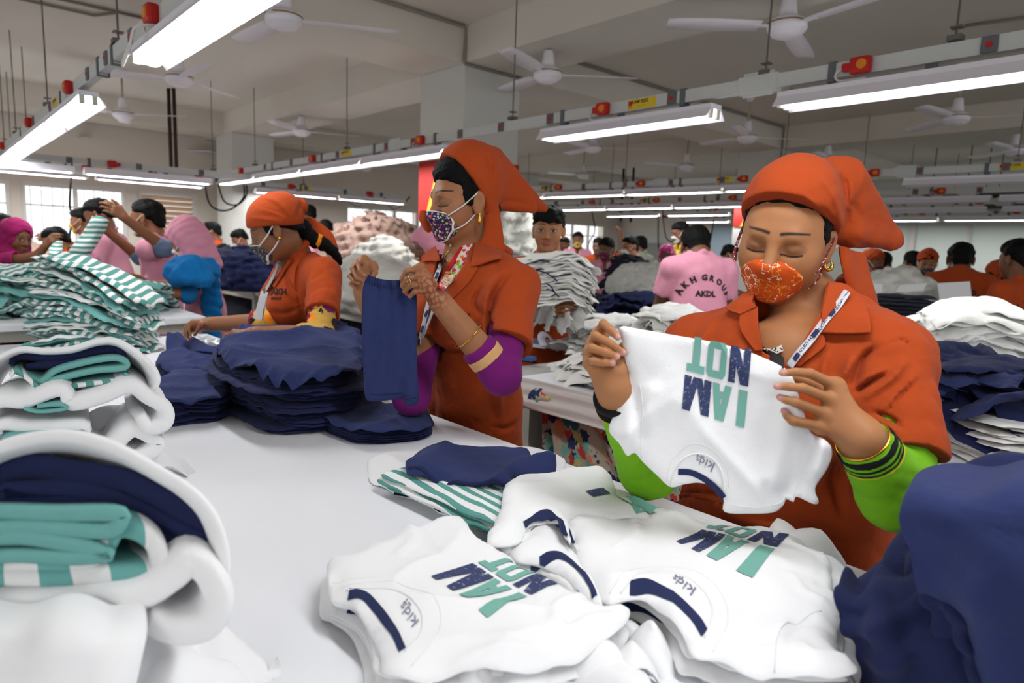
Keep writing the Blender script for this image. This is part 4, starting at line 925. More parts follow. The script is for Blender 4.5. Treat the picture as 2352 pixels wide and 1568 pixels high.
person('man in pink seen from behind, lettered AKH GROUP, nearest of the far workers', 1596, 566, 4.1, 176, 'pink', 15, 'short', 'white', 'd', 8, 1.06, back=(40, 30, 36), wide=1.08, tuck=.10)
person('far worker in pink with an orange mask beside the blue-grey board', 1676, 584, 8.2, -60, 'pink', 20, 'short', 'orange', 'd', 12, .98, logo=False)
person('woman in orange scarf and purple mask behind the right worker scarf', 2006, 602, 6.4, -28, 'orange', 10, 'scarf', 'purple', 'c', 6, .95)
person('worker in pink half hidden behind the purple-masked woman', 2030, 604, 7.4, -130, 'pink', 10, 'short', None, 'd', 5, 1.0, logo=False)
person('man in pink seen from behind under the EXIT sign', 2096, 604, 6.8, 172, 'pink', 12, 'short', None, 'd', 6, 1.0, back=(40, 30, 36))
person('woman in orange scarf and white mask looking down, right of the EXIT sign', 2130, 604, 6.0, 28, 'orange', 14, 'scarf', 'dark', 'b', 5, .95, logo=False)
person('man in orange seen from behind, white mask strap, before the white cards', 2206, 596, 4.95, -152, 'orange', 12, 'short', 'white', 'd', 8, 1.05, back=(96, 34, 22), wide=1.05, tuck=.07)
person('woman in orange scarf bending away at the right edge', 2288, 632, 5.9, -150, 'orange', 20, 'scarf', None, 'd', 16, .95, logo=False)
person('man in orange at the right edge with AKDL on his back', 2338, 596, 4.25, 168, 'orange', 10, 'short', None, 'd', 5, 1.06, back=(96, 34, 22), under=(maskw, .5))
# ------------------------------------------------------------------ tables
TZ1 = 0.86
tabtop = mat('white table cover', (234, 235, 240), 0.55, bump=[(6, 0.002, 2)], mottle=0.03, mscale=2); tableg = mat('cream painted steel', (196, 194, 184), 0.5); tabedge = mat('grey table edge', (178, 176, 172), 0.6)
def table(label, x0, x1, y0, y1, z=TZ1, legs=None, top=tabtop, th=0.035, shelf=False):
    t = thing('work_table', label, 'table', ((x0 + x1) / 2, (y0 + y1) / 2, 0)); c = ((x0 + x1) / 2, (y0 + y1) / 2)
    MB().box((*c, z - th / 2), (x1 - x0, y1 - y0, th), bev=0.006).obj('tabletop', top, t)
    fr_ = MB(); zz = z - th - 0.025
    for y in (y0 + 0.05, y1 - 0.05): fr_.box((c[0], y, zz), (x1 - x0 - 0.06, 0.03, 0.048))
    for x in (x0 + 0.045, x1 - 0.045): fr_.box((x, c[1], zz), (0.03, y1 - y0 - 0.13, 0.048))
    fr_.obj('apron', tableg, t)
    ys = legs or [y0 + 0.05, y1 - 0.05]
    for y in ys:
        for x in (x0 + 0.05, x1 - 0.05): MB().box((x, y, (z - th - 0.05) / 2), (0.045, 0.045, z - th - 0.05)).obj('leg', tableg, t)
    if shelf: MB().box((*c, 0.25), (x1 - x0 - 0.12, y1 - y0 - 0.1, 0.02)).obj('shelf', tabedge, t)
    return t
table('long white table in the foreground where the three women stand', -0.16, 1.06, 0.06, 3.42)
table('table under the heap of striped trousers', -1.6, 1.1, 3.56, 4.4, .93)
table('table of dark garments behind the left worker', 2.3, 3.25, 3.9, 6.05)
table('farther table of dark garments near the blue scarf', 2.3, 3.25, 6.12, 8.3)
t5 = table('table behind the right worker with floral cloth tied under it', 1.62, 2.55, -0.5, 1.78)
table('table behind, holding white shirts and stationery', 2.75, 3.0 + .7, -0.6, 1.95)
table('table of dark folded trousers with white cards', 3.95, 4.6, 0.5, 2.3)
table('table with navy and white piles before the purple-masked girl', 4.15, 4.85, 2.9, 5.2)
table('table of black garments by the patterned hijab', 5.45, 5.85, 3.9, 5.6)
table('low table of beige heaps by the windows', 3.55, 4.8, 5.2, 6.6, .8)
table('far table of beige cloth by the windows on the left', -0.6, 1.4, 8.0, 9.2, .8)
table('small table with the tall white heap behind the middle worker', 2.72, 3.3, 2.85, 3.75)
pc = thing('side_cabinet', 'light grey cabinet side between the middle worker and the floral cloth', 'cabinet', (1.66, 1.95, 0))
MB().box((1.9, 1.92, 0.42), (0.5, 0.2, 0.84), bev=0.005).obj('body', mat('light grey laminate', (190, 188, 186), 0.5), pc); MB().box((1.9, 1.815, 0.42), (0.42, 0.008, 0.7), bev=0.003).obj('panel', mat('light grey laminate', None), pc)
# ------------------------------------------------------------------ piles of garments further back
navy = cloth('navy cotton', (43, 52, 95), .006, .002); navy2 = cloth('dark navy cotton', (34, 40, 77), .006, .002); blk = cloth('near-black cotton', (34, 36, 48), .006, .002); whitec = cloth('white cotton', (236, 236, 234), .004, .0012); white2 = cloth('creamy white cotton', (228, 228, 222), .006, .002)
beige = cloth('dusty pink cotton', (164, 136, 124), .008, .003); teal = cloth('teal cotton', (112, 172, 168), .005, .0015)
stripe = stripe_mat('teal and white stripes', (228, 228, 226), (92, 152, 146), 0.036, 0); stripe2 = stripe_mat('teal and white fine stripes', (228, 228, 226), (92, 152, 146), 0.03, 1, .5)
def crumple(a, b, th, seed, wr=.014, sp=.019): return slab_mesh(rrect(a, b, min(a, b) * .25, 4, .022, seed), th * .6, sp, lambda V: wnoise(V, seed + 50, 14, 3) * .02 - ((V / A(a, b)) ** 2).sum(1) * .028 + np.abs(wnoise(V, seed + 60, 30, 3)) * -wr, seed, wr * .5, 60, wr * .7, 55)
CR1 = [crumple(.17, .12, .02, k) for k in range(4)]; CR2 = [crumple(.2, .14, .028, 10 + k, .02) for k in range(4)]
def mk(meshes, mats, name):
    out = []
    for k, (V, Fc) in enumerate(meshes):
        me = bpy.data.meshes.new(name); me.from_pydata(V.tolist(), [], Fc); me.polygons.foreach_set('use_smooth', [True] * len(me.polygons)); me.materials.append(mats[k % len(mats)]); out.append(me)
    return out
def put(name, me, loc, rot, label, cat, group, sc=(1, 1, 1)):
    o = bpy.data.objects.new(name, me); COL.objects.link(o); o.location = tuple(float(v) for v in loc); o.rotation_euler = rot; o.scale = sc; return tag(o, label, cat, group)
def heap(name, label, cat, group, meshes, mats, base, ax, ay, H_, n, rz=0, seed=0, tilt=.5, sc=1.0):
    """garments thrown in a mound: every one an object"""
    rs = np.random.RandomState(seed); mes = mk(meshes, mats, name); ca, sa = cos(rz), sin(rz)
    for i in range(n):
        z = (i / n) ** .9; rr = sqrt(max(0, 1 - z)) * (0.35 + .6 * sqrt(rs.rand())) if i % 5 else rs.rand() * .25; a = i * 2.4 + rs.rand() * .5
        x, y = ax * rr * cos(a) * .8, ay * rr * sin(a) * .8
        put(name, mes[rs.randint(len(mes))], (base[0] + ca * x - sa * y, base[1] + sa * x + ca * y, base[2] + H_ * z * (1 - .3 * rr)), (rs.uniform(-.2, .2) + tilt * rr * sin(a), rs.uniform(-.2, .2) - tilt * rr * cos(a), rs.rand() * 6.3), label, cat, group, (sc * rs.uniform(.8, 1.15), sc * rs.uniform(.8, 1.15), rs.uniform(.8, 1.2) * sc))
def bump(V): return .05 * (1 - (V[:, 0] / .2) ** 2 - (V[:, 1] / .15) ** 2).clip(-.6, 1)
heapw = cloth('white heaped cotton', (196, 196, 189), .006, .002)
def mound(name, label, cat, m, c, r, seed, amp=.02, fr_=16, group=None, h=.014, rz=0, stretch=(1, 1, 2), base=.865):
    """one big soft bundle of cloth resting on a table"""
    c = np.array(c, float); rz_ = (c[2] + r[2] - base) / 1.55; c[2] = base + .55 * rz_; r = (r[0], r[1], rz_)
    F = Field().ell(c, r, np.array(Matrix.Rotation(rz, 3, 'Z')), 0); F.noise(amp * 1.1, fr_ * 1.3, seed, stretch=stretch, n=5, sharp=True); F.noise(amp * .7, fr_ * 3.1, seed + 1, n=5, sharp=True); F.plane((0, 0, c[2] - r[2] * .55), (0, 0, -1))
    return tag(fobj(name, F, h, m, None, smooth=1), label, cat, group)
def onz(px, py, d): return W(px, py, d)
# dark heaps on the table behind the left worker
mound('garment_bundle', 'black bundle of garments beside the blue scarf on the far table', 'garments', blk, W(520, 622, 7.0), (.34, .45, .26), 3, .03, 12)
mound('garment_bundle', 'dark navy bundle of garments on the table left of the left worker', 'garments', navy2, W(575, 628, 6.2), (.34, .42, .26), 4, .03, 12)
# white and beige heaps behind the middle worker hands
mound('cloth_heap', 'tall dusty pink heap of cloth before the windows', 'cloth heap', beige, W(872, 562, 7.0), (.46, .5, .34), 5, .05, 9, base=.805, h=.018)
mound('cloth_heap', 'lower dusty pink heap left of the tall one', 'cloth heap', beige, W(800, 562, 7.35), (.3, .36, .24), 6, .04, 10, base=.805, h=.018)
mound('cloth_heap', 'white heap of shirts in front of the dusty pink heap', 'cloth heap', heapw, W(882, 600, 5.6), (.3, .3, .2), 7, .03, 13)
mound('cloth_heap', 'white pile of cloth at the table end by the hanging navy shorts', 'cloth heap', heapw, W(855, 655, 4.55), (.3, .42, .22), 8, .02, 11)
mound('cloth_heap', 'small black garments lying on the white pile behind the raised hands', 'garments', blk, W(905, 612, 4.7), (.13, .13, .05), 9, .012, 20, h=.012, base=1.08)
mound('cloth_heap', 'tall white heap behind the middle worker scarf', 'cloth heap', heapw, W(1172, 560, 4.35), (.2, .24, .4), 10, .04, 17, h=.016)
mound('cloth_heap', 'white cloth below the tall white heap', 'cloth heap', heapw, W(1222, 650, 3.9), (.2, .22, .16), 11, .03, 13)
mound('cloth_heap', 'pale pink heap of cloth under the windows at the left', 'cloth heap', beige, W(85, 606, 8.2), (.6, .45, .24), 12, .04, 10, base=.805, h=.018)
# piles before the purple-masked girl
G1 = 'navy trousers before the purple-masked girl'
heap('folded_trousers', 'navy trousers in the pile before the purple-masked girl', 'trousers', G1, CR2, [navy, navy2], (*W(1470, 672, 5.35)[:2], .875), .3, .3, .15, 22, 0, 1)
heap('folded_trousers', 'black trousers in the heap under the purple-masked girl hands', 'trousers', 'black trousers under the girl hands', CR2, [blk], (*W(1388, 668, 5.6)[:2], .875), .26, .26, .1, 12, 0, 2)
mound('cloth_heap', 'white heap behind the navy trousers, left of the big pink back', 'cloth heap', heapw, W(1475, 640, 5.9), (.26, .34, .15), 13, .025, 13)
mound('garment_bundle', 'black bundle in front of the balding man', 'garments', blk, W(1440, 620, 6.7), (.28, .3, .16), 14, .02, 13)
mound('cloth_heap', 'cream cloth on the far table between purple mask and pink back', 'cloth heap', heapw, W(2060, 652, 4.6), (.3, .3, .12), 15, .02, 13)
# white shirts on the tables behind the right worker
G2 = 'white shirts in the heap left of the raised shirt'
heap('white_shirt', 'white shirt in the loose heap left of the raised shirt', 'shirt', G2, CR1, [whitec, white2], (1.95, 1.5, .875), .3, .32, .15, 44, .3, 3, .4, .8)
heap('white_shirt', 'white shirt in the stack behind the raised hand', 'shirt', 'white shirts stacked behind the raised hand', CR1, [whitec, white2], (*W(1398, 745, 3.15)[:2], .875), .22, .22, .17, 40, 0, 4, .25, .85)
heap('white_shirt', 'white shirt in the stack under the lettered pink back', 'shirt', 'white shirts stacked under the pink back', CR1, [whitec, white2], (*W(1560, 730, 2.9)[:2], .875), .25, .25, .24, 44, 0, 5, .3, .9)
heap('white_shirt', 'white shirt in the heap at the front edge of the table behind', 'shirt', 'white shirts along the table edge', CR1, [whitec], (2.05, 1.05, .875), .3, .3, .12, 24, .4, 31, .4, .8)
FL = [slab_mesh(rrect(.2, .15, .04, 5, .006, 40 + k), .008, .014, bump, 40 + k, .008, 36, .014, 46) for k in range(3)]
c = W(2215, 760, 2.62); flat_ = pile('white_shirt', 'white shirt in the flat stack behind the right worker shoulder', 'shirt', 'white shirts in the flat stack at the right', FL, [whitec, white2], 34, (c[0], c[1], .862), .5, .0088, .035, .3, 6)
tape = cloth('navy neck tape', (40, 48, 84), .001, .0005)
for k in range(4):
    q = W(2225 + 22 * k, 728 + 14 * k, 2.45); o = MB().tube(spline([q, q + CR * .05 - CU * .012, q + CR * .10 - CU * .018], 10), .004, 6, flat=.4).obj('neck_tape', tape, None, True); bpy.context.view_layer.update(); o.parent = flat_[-1 - 3 * k]; o.matrix_parent_inverse = flat_[-1 - 3 * k].matrix_world.inverted()
c = W(2265, 1030, 1.72); FL2 = [slab_mesh(rrect(.3, .2, .05, 5, .006, 60 + k), .008, .02, None, 60 + k, .003, 25, .006, 40) for k in range(3)]
pile('white_cloth', 'white cloth piece in the flat stack under the navy heap at the right', 'cloth', 'white cloth under the navy heap', FL2, [whitec, white2], 12, (c[0] + .1, c[1] + .02, .862), .9, .0095, .02, .12, 7)
heap('navy_shorts', 'navy shorts in the heap behind the right worker arm', 'shorts', 'navy shorts heaped behind the right worker arm', CR2, [navy, navy2], (c[0] + .08, c[1] + .06, .975), .24, .2, .13, 22, .4, 8, .45, .9)
# folded dark trousers and white cards at the right
FT = [slab_mesh(rrect(.15, .11, .03, 4, .004, 70 + k), .018, .02, None, 70 + k, .004, 30, .004, 40) for k in range(3)]
for px, py, d, n, sd, lb in ((2062, 790, 3.98, 13, 1, 'tallest dark stack, beside the right worker scarf tail'), (2120, 770, 4.1, 11, 2, 'dark stack behind the tallest one'), (2215, 760, 4.2, 5, 3, 'low dark stack under the propped white card'), (2290, 745, 4.3, 6, 4, 'dark stack before the AKDL back')):
    c = W(px, py, d); pile('folded_trousers', 'dark folded trousers in the ' + lb, 'trousers', lb, FT, [blk, navy2], n, (c[0], c[1], .862), 1.1 + sd, .022, .01, .1, sd)
card = mat('white card', (206, 206, 208), 0.6)
for P4, lb in (([(2153, 650), (2228, 646), (2234, 700), (2161, 704)], 'white card standing on the dark stack before the orange back'), ([(2068, 654), (2130, 650), (2120, 668), (2056, 670)], 'white card lying behind the tallest dark stack'), ([(1996, 652), (2028, 652), (2022, 690), (1990, 690)], 'white card partly hidden by the right worker scarf tail')):
    q = np.array([W(x, y, 4.15) for x, y in P4]); n_ = nrm(np.cross(q[1] - q[0], q[3] - q[0])) * .002
    tag(MB().add(np.concatenate([q, q + n_]), [(0, 1, 2, 3), (7, 6, 5, 4), (0, 4, 5, 1), (1, 5, 6, 2), (2, 6, 7, 3), (3, 7, 4, 0)]).obj('paper_card', card), lb, 'card')
tray = thing('paper_stack', 'grey stack of sheets on the far table at the right edge', 'papers', W(2310, 750, 4.2)); MB().box((*W(2310, 742, 4.2)[:2], .92), (.2, .14, .1), bev=.004).obj('sheets', mat('grey sheets', (140, 140, 142), .6), tray)
for c_, r_, lb in (((2.78, 5.0, .42), (.36, .95, .38), 'black garments added to darken the space under the table behind the left worker'), ((2.78, 7.2, .42), (.36, 1.0, .38), 'black garments added to darken the space under the farther dark garment table'), ((2.16, .75, .42), (.34, 1.0, .4), 'dark garments added to darken the space under the table with the floral cloth'), ((3.2, .7, .4), (.36, 1.1, .38), 'dark garments added to darken the space under the second table behind')):
    F = Field().ell(c_, r_, None, 0); F.noise(.03, 12, 3, n=4, sharp=True); F.plane((0, 0, .06), (0, 0, -1)); F.plane((0, 0, .78), (0, 0, 1)); tag(fobj('garment_bundle', F, .03, blk), lb, 'garments')  # dark mounds added to blacken the space under the tables
# stationery on the table behind
c = PZ(1235, 790, .868); t = thing('ruler_pad', 'blue and white printed pad on the table right of the middle worker sleeve', 'pad', c)
Rz = np.array(Matrix.Rotation(.2, 3, 'Z')); MB().box(c + A(.05, 0, .006), (.3, .2, .012), Rz).obj('pad', mat('pale pad', (206, 208, 216), .5), t); MB().box(c + A(-.05, 0, .013), (.06, .19, .002), Rz).obj('blue_strip', mat('blue strip', (92, 112, 168), .5), t)
c = PZ(1270, 792, .89); V = spline([c + A(-.06, 0, 0), c + A(-.05, .03, .035), c + A(.0, .05, .045), c + A(.04, .03, .01), c + A(.09, .0, -.01), c + A(.16, -.03, -.012)], 24); mb = MB(); mb.tube(V, .022, 6, flat=.06); tag(mb.obj('tape_roll', mat('pale strip', (206, 206, 220), .4), None, True), 'curled pale plastic strip on the table right of the middle worker', 'strip')
c = PZ(1208, 822, .875); t = thing('stapler', 'small blue stapler at the table edge beside the purple sleeve', 'stapler', c); MB().box(c, (.03, .09, .022), Rz, .005).obj('body', mat('blue plastic', (60, 92, 150), .4), t); MB().box(c - A(0, 0, .011), (.024, .1, .008), Rz).obj('base', hairm, t)
# floral cloth tied under the table, grey cloth bunched on its edge
floral = print_mat('floral butterfly print', (192, 180, 160), [(206, 70, 62), (40, 54, 96), (226, 142, 110), (120, 190, 176), (200, 196, 120), (60, 110, 130), (176, 60, 56), (48, 60, 100)], 24, .6, jag=.9)
def drape(px_rows, X0, nu, nv, amp, nf, m, name, label, cat, seed):
    g = [[PX(x, y, X0 + dx) for x, y, dx in row] for row in px_rows]
    return tag(sheet(name, g, nu, nv, .004, m, None, disp=lambda u, v: amp * np.sin(nf * 2 * pi * v + 3 * u + seed) * (0.3 + .7 * u) + amp * .5 * np.sin(nf * 4.7 * v + 2)), label, cat)
drape([[(1246, 908, 0), (1250, 912, 0), (1256, 918, 0), (1262, 916, 0)], [(1252, 980, .02), (1300, 985, 0), (1370, 975, -.01), (1420, 948, 0)], [(1255, 1060, .03), (1330, 1080, .0), (1430, 1070, 0), (1530, 1020, 0)], [(1260, 1160, .03), (1370, 1200, .0), (1500, 1210, 0), (1640, 1160, .0)]], 1.6, 60, 90, .012, 6, floral, 'floral_cloth', 'butterfly-print cloth tied to the table leg and hanging as a sling', 'cloth', 0)
drape([[(1985, 1190, 0), (2060, 1200, 0), (2150, 1210, 0)], [(1985, 1250, .03), (2060, 1265, .02), (2150, 1280, 0)], [(1985, 1340, .0), (2060, 1360, 0.02), (2150, 1370, 0)]], 1.5, 40, 30, .012, 1.5, floral, 'floral_cloth', 'butterfly-print cloth showing under the right worker elbow', 'cloth', 1)
MB().tube(spline([PX(1225, 905, 1.58), PX(1238, 915, 1.575), PX(1250, 912, 1.575), PX(1262, 920, 1.57)], 10), [.018, .03, .026, .022, .03, .034, .02, .016, .014, .01], 10).obj('cloth_knot', floral, None, True); tag(COL.objects[-1], 'knot of printed cloth round the table leg', 'knot')
bunch = cloth('grey-white bunched cloth', (204, 198, 194), .004, .001); g = [[A(1.6 - .02 * i, y, z) for y in np.linspace(1.72, -.1, 8)] for i, z in enumerate((.872, .85, .82, .79))]
tag(sheet('table_cover', g, 14, 80, .006, bunch, None, disp=lambda u, v: .008 * np.sin(u * 16 + 3 * np.sin(v * 7)) + 0 * v), 'grey-white cloth stretched along the front edge of the table behind', 'cloth')
# cables dangling from the far busbars
for k, (pts, lb) in enumerate(((((470, 436), (480, 465), (505, 483), (535, 478), (560, 452)), 'dark cable looping from the busbar left of the left worker scarf'), (((500, 438), (515, 462), (545, 470), (566, 448)), 'second dark cable loop left of the left worker scarf'), (((168, 440), (160, 470), (168, 500), (160, 540), (166, 575)), 'dark knotted cable hanging before the left window'), (((790, 440), (800, 462), (830, 472), (850, 450)), 'cable loop under the busbar before the middle windows'), (((880, 448), (900, 478), (925, 470), (940, 452)), 'second cable loop before the middle windows'), (((1360, 500), (1366, 530), (1352, 560), (1354, 590)), 'cable hanging before the right window'), (((1510, 520), (1512, 560), (1516, 600)), 'thick dark cable hanging left of the yellow shirt'), (((1520, 515), (1530, 545), (1550, 552), (1552, 520)), 'cable loop left of the yellow shirt'), (((1640, 520), (1630, 560), (1622, 590)), 'cable hanging beside the big pink back'))):
    P = [PY(*p, 9.42) if pts[0][0] < 1000 else PX(*p, 10.25) for p in pts]; P[0][2] = max(P[0][2], 2.09); P = [A(P[0][0], P[0][1], 2.12)] + P
    if pts[-1][1] < 490: P.append(A(P[-1][0], P[-1][1], 2.1))
    tag(MB().tube(spline(P, 26), .012, 6).obj('hanging_cable', hairm, None, True), lb, 'cable')
# ------------------------------------------------------------------ the garments on the foreground table
letg = mat('green print', (116, 172, 160), .75); letn = mat('worn navy print', (58, 66, 104), .8)
N_, L_, b_ = nodes(letn); _nt = letn.node_tree; _tc = N_.new('ShaderNodeTexCoord'); _mp = N_.new('ShaderNodeMapping'); _mp.inputs['Scale'].default_value = (700, 120, 400); _no = N_.new('ShaderNodeTexNoise'); _no.inputs['Scale'].default_value = 1; _no.inputs['Detail'].default_value = 4
L_.new(_tc.outputs['Object'], _mp.inputs[0]); L_.new(_mp.outputs[0], _no.inputs['Vector']); _r = ramp(_nt, [(0, (52, 60, 98)), (.58, (74, 82, 116)), (.66, (190, 192, 204))]); L_.new(_no.outputs['Fac'], _r.inputs[0]); L_.new(_r.outputs[0], b_.inputs['Base Color'])
teew = cloth('white tee jersey', (238, 238, 240), .003, .0008, s1=9, s2=30); ribw = cloth('white rib', (230, 230, 233), .001, .0006); kidp = mat('grey print', (128, 132, 150), .8)
def bil(q):
    q = np.asarray(q, float)
    # projective map of the unit square onto four pixels
    Am = []; bb = []
    for (u, v), (x, y) in zip(((0, 0), (1, 0), (1, 1), (0, 1)), q): Am += [[u, v, 1, 0, 0, 0, -u * x, -v * x], [0, 0, 0, u, v, 1, -u * y, -v * y]]; bb += [x, y]
    h = np.append(np.linalg.solve(np.array(Am), np.array(bb)), 1).reshape(3, 3)
    def f(P): w_ = np.column_stack([P, np.ones(len(P))]) @ h.T; return w_[:, :2] / w_[:, 2:]
    return f
def Z7(*P): return [(720 + x / 2.6667, 980 + y / 2.6667) for x, y in P]
def Z8(*P): return [(1400 + x / 2.4706, 1100 + y / 2.4706) for x, y in P]
def lay(px, z): return np.array([PZ(x, y, z) for x, y in np.asarray(px, float)])
class Tee:
    """a garment lying flat: its outline as seen in the photo, on the level z"""
    def __init__(s, name, outline, z, label, cat, m, group=None, th=.008, wr=.004, seed=1, sp=.009, droop=.012, wf=34, hf=None, smooth_out=True, fl=()):
        O = np.asarray(outline, float); O = spline(O, len(O) * 4, True) if smooth_out else O
        P = lay(O, z); s.c = A(*P.mean(0)[:2], z); s.z = z; o2 = P[:, :2] - s.c[:2]; s.seed, s.wr, s.wf, s.droop, s.hf, s.O = seed, wr, wf, droop, hf, o2; s.fl = [(lay(spline(p, 16), z)[:, :2] - s.c[:2], a, q) for p, a, q in fl]
        V, T, d = fill(o2, sp); s.V, s.T, s.d = V, T, d
        s.dist = lambda Q: np.min([np.linalg.norm(Q - a - np.clip(((Q - a) @ (b - a)) / max((b - a) @ (b - a), 1e-12), 0, 1)[:, None] * (b - a), axis=1) for a, b in zip(o2, np.roll(o2, -1, 0))], 0)
        zt = s.h(V, d); zb = zt - th * np.clip(.25 + d / .02, .25, 1); VV, Fc = shell(V, T, np.column_stack([V, zt]), np.column_stack([V, zb]))
        s.o = tag(mesh(name, VV + s.c * 0, Fc, m), label, cat, group); s.o.location = s.c; s.VF = (VV, Fc)
    def h(s, V, d):
        e = np.clip(1 - d / .03, 0, 1); q = wnoise(V, s.seed, s.wf, 5); rg = 1 - np.abs(wnoise(V, s.seed + 9, s.wf * .45, 3))
        z = q * s.wr * .5 + (rg ** 3) * s.wr * 1.4 - s.droop * e ** 2 + wnoise(V, s.seed + 4, 70, 3) * s.wr * e
        for P, a, q in s.fl: z = z + a * np.exp(-np.min([((V - p) ** 2).sum(1) for p in P], 0) / q ** 2)
        return z + (s.hf(V + s.c[:2]) if s.hf else 0)
    def on(s, px, lift=.0008):
        """photo pixels onto the garment's upper face, in its own frame"""
        P = lay(px, s.z)[:, :2] - s.c[:2]; return np.column_stack([P, s.h(P, s.dist(P)) + lift])
    def part(s, name, V, Fc, m, sm=False):
        me = bpy.data.meshes.new(name); me.from_pydata(np.asarray(V).tolist(), [], [list(map(int, f)) for f in Fc]); o = bpy.data.objects.new(name, me); COL.objects.link(o); me.materials.append(m); o.parent = s.o
        if sm: me.polygons.foreach_set('use_smooth', [True] * len(me.polygons))
        return o
    def block(s, quad):
        f = bil(quad)
        for (V, Fc), m in zip(block_letters(lambda P: s.on(f(P), .0015)), (letg, letn)): s.part('printed_letters', V, Fc, m)
    def band(s, path, w0, name, m, lift=.001, n=40, w1=None):
        """flat strip along a pixel path, w0 pixels wide"""
        C = spline(path, n); t = np.gradient(C, axis=0); t /= np.linalg.norm(t, axis=1, keepdims=True); nn = np.column_stack([-t[:, 1], t[:, 0]]); ww = np.linspace(w0, w1 or w0, n)[:, None]
        P = np.concatenate([C + nn * ww * k for k in (-.5, -.17, .17, .5)]); V = s.on(P, lift); Fc = [(k * n + i, k * n + i + 1, (k + 1) * n + i + 1, (k + 1) * n + i) for k in range(3) for i in range(n - 1)]
        return s.part(name, V, Fc, m, True)
    def ridge(s, path, r, name='neck_seam', m=None, n=40):
        C = s.on(spline(path, n), .0); mb = MB().tube(C, r, 6); return s.part(name, mb.v[0], mb.f, m or ribw, True)
    def text(s, st, quad, m, bold=.0):
        f = bil(quad); V, Fc = text2d(st, 1, bold, .2); lo, hi = V.min(0), V.max(0); V = (V - lo) / (hi - lo); s.part('printed_text', s.on(f(V), .0013), Fc, m)
    def copies(s, n, dz, label, group, jit=.006, rj=.03, seed=0, z0=0):
        rs = np.random.RandomState(seed)
        for k in range(n):
            o = dup(s.o, (s.c[0] + rs.uniform(-jit, jit), s.c[1] + rs.uniform(-jit, jit), s.z - dz * (k + 1) - z0), rs.uniform(-rj, rj), label, group, 1 + rs.uniform(-.04, .04))
ft = Z7((105, 1015), (85, 900), (95, 790), (240, 735), (420, 670), (580, 595), (780, 540), (900, 525), (985, 640), (1080, 680), (1210, 752), (1290, 815), (1400, 865), (1510, 925), (1650, 1020), (1770, 1062), (1890, 1060), (1940, 1110), (1900, 1190), (1780, 1290), (1500, 1390), (1250, 1440), (920, 1440), (640, 1480), (440, 1445), (415, 1330), (370, 1210), (270, 1100), (180, 1045))
base = Tee('t_shirt', ft, .905, 'x', 't-shirt', teew, None, .007, .003, 21, .012, .01)
base.band(Z7((215, 1015), (330, 1055), (430, 1150), (500, 1260), (545, 1362)), 17, 'neck_tape', tape)
base.copies(5, .0078, 'white t-shirt in the front left stack, under its printed top one', 'white t-shirts under the front left printed one', .012, .05, 1)
bpy.data.objects.remove([o for o in base.o.children][0]); bpy.data.objects.remove(base.o)
F1 = Tee('t_shirt', ft, .912, 'white t-shirt printed I AM NOT on top of the front left stack', 't-shirt', teew, None, .007, .006, 2, .006, .014, fl=[(Z7((590, 600), (600, 700), (520, 770)), .006, .006), (Z7((640, 590), (700, 700), (760, 780)), -.004, .007), (Z7((900, 530), (950, 640), (1090, 730)), .006, .006), (Z7((130, 775), (400, 690), (560, 610)), .005, .006), (Z7((1480, 1220), (1500, 1110), (1640, 1040)), .007, .006), (Z7((900, 1420), (1050, 1380), (1350, 1370)), .006, .006), (Z7((1560, 1200), (1680, 1150), (1850, 1120)), -.006, .006), (Z7((700, 1330), (900, 1290), (1200, 1300)), .003, .008)])
F1.block(Z7((1500, 940), (1185, 775), (720, 920), (1065, 1190)))
F1.band(Z7((215, 1015), (330, 1055), (430, 1150), (500, 1260), (545, 1362)), 17, 'neck_tape', tape)
F1.ridge(Z7((200, 1000), (330, 1003), (460, 1012), (580, 1062), (655, 1140), (668, 1215), (640, 1300), (560, 1372)), .0014)
F1.ridge(Z7((170, 985), (340, 960), (520, 975), (680, 1040), (770, 1130), (775, 1240), (720, 1340), (600, 1440)), .0007)
F1.text('kids', Z7((648, 1195), (558, 1080), (520, 1115), (605, 1235)), kidp); F1.text('-- -', Z7((600, 1108), (575, 1075), (566, 1080), (590, 1113)), kidp)
F1.ridge(Z7((110, 940), (250, 940), (420, 920)), .0006, 'sleeve_seam')
# crumpled sleeves at the open right side of the front stack
rs = np.random.RandomState(5); SLV = [(1905, 1120, 60), (2040, 1260, 70), (1700, 1330, 90), (1930, 1370, 75), (1560, 1430, 95), (1820, 1460, 90), (1260, 1500, 100), (1010, 1520, 100), (1480, 1540, 100), (700, 1540, 90), (1760, 1250, 70)]
cm = mk([crumple(.05, .036, .012, 80 + k, .012, .007) for k in range(4)], [teew], 'sleeve')
for k, (x, y, w_) in enumerate(SLV):
    c = PZ(*Z7((x, y))[0], .885 + .004 * (k % 3)); o = bpy.data.objects.new('sleeve', cm[k % 4]); COL.objects.link(o); o.parent = F1.o; o.location = Vector(c) - F1.o.location; o.rotation_euler = (rs.uniform(-.3, .3), rs.uniform(-.3, .3), rs.rand() * 6); sc = w_ / 75; o.scale = (sc, sc, 1.3)
rt = [(1300, 1165), (1308, 1235), (1345, 1300), (1393, 1372), (1432, 1367), (1473, 1363), (1521, 1391), (1570, 1440), (1594, 1482), (1643, 1489), (1716, 1517), (1780, 1531), (1950, 1535), (1965, 1515), (1926, 1448), (1930, 1391), (1914, 1327), (1906, 1278), (1857, 1254), (1853, 1234), (1817, 1217), (1752, 1195), (1683, 1197), (1627, 1193), (1521, 1161), (1457, 1130), (1400, 1120), (1340, 1125)]
base = Tee('t_shirt', rt, .900, 'x', 't-shirt', teew, None, .006, .003, 31, .012, .01); base.band(Z8((115, 620), (230, 625), (380, 705), (490, 800), (540, 872)), 17, 'neck_tape', tape)
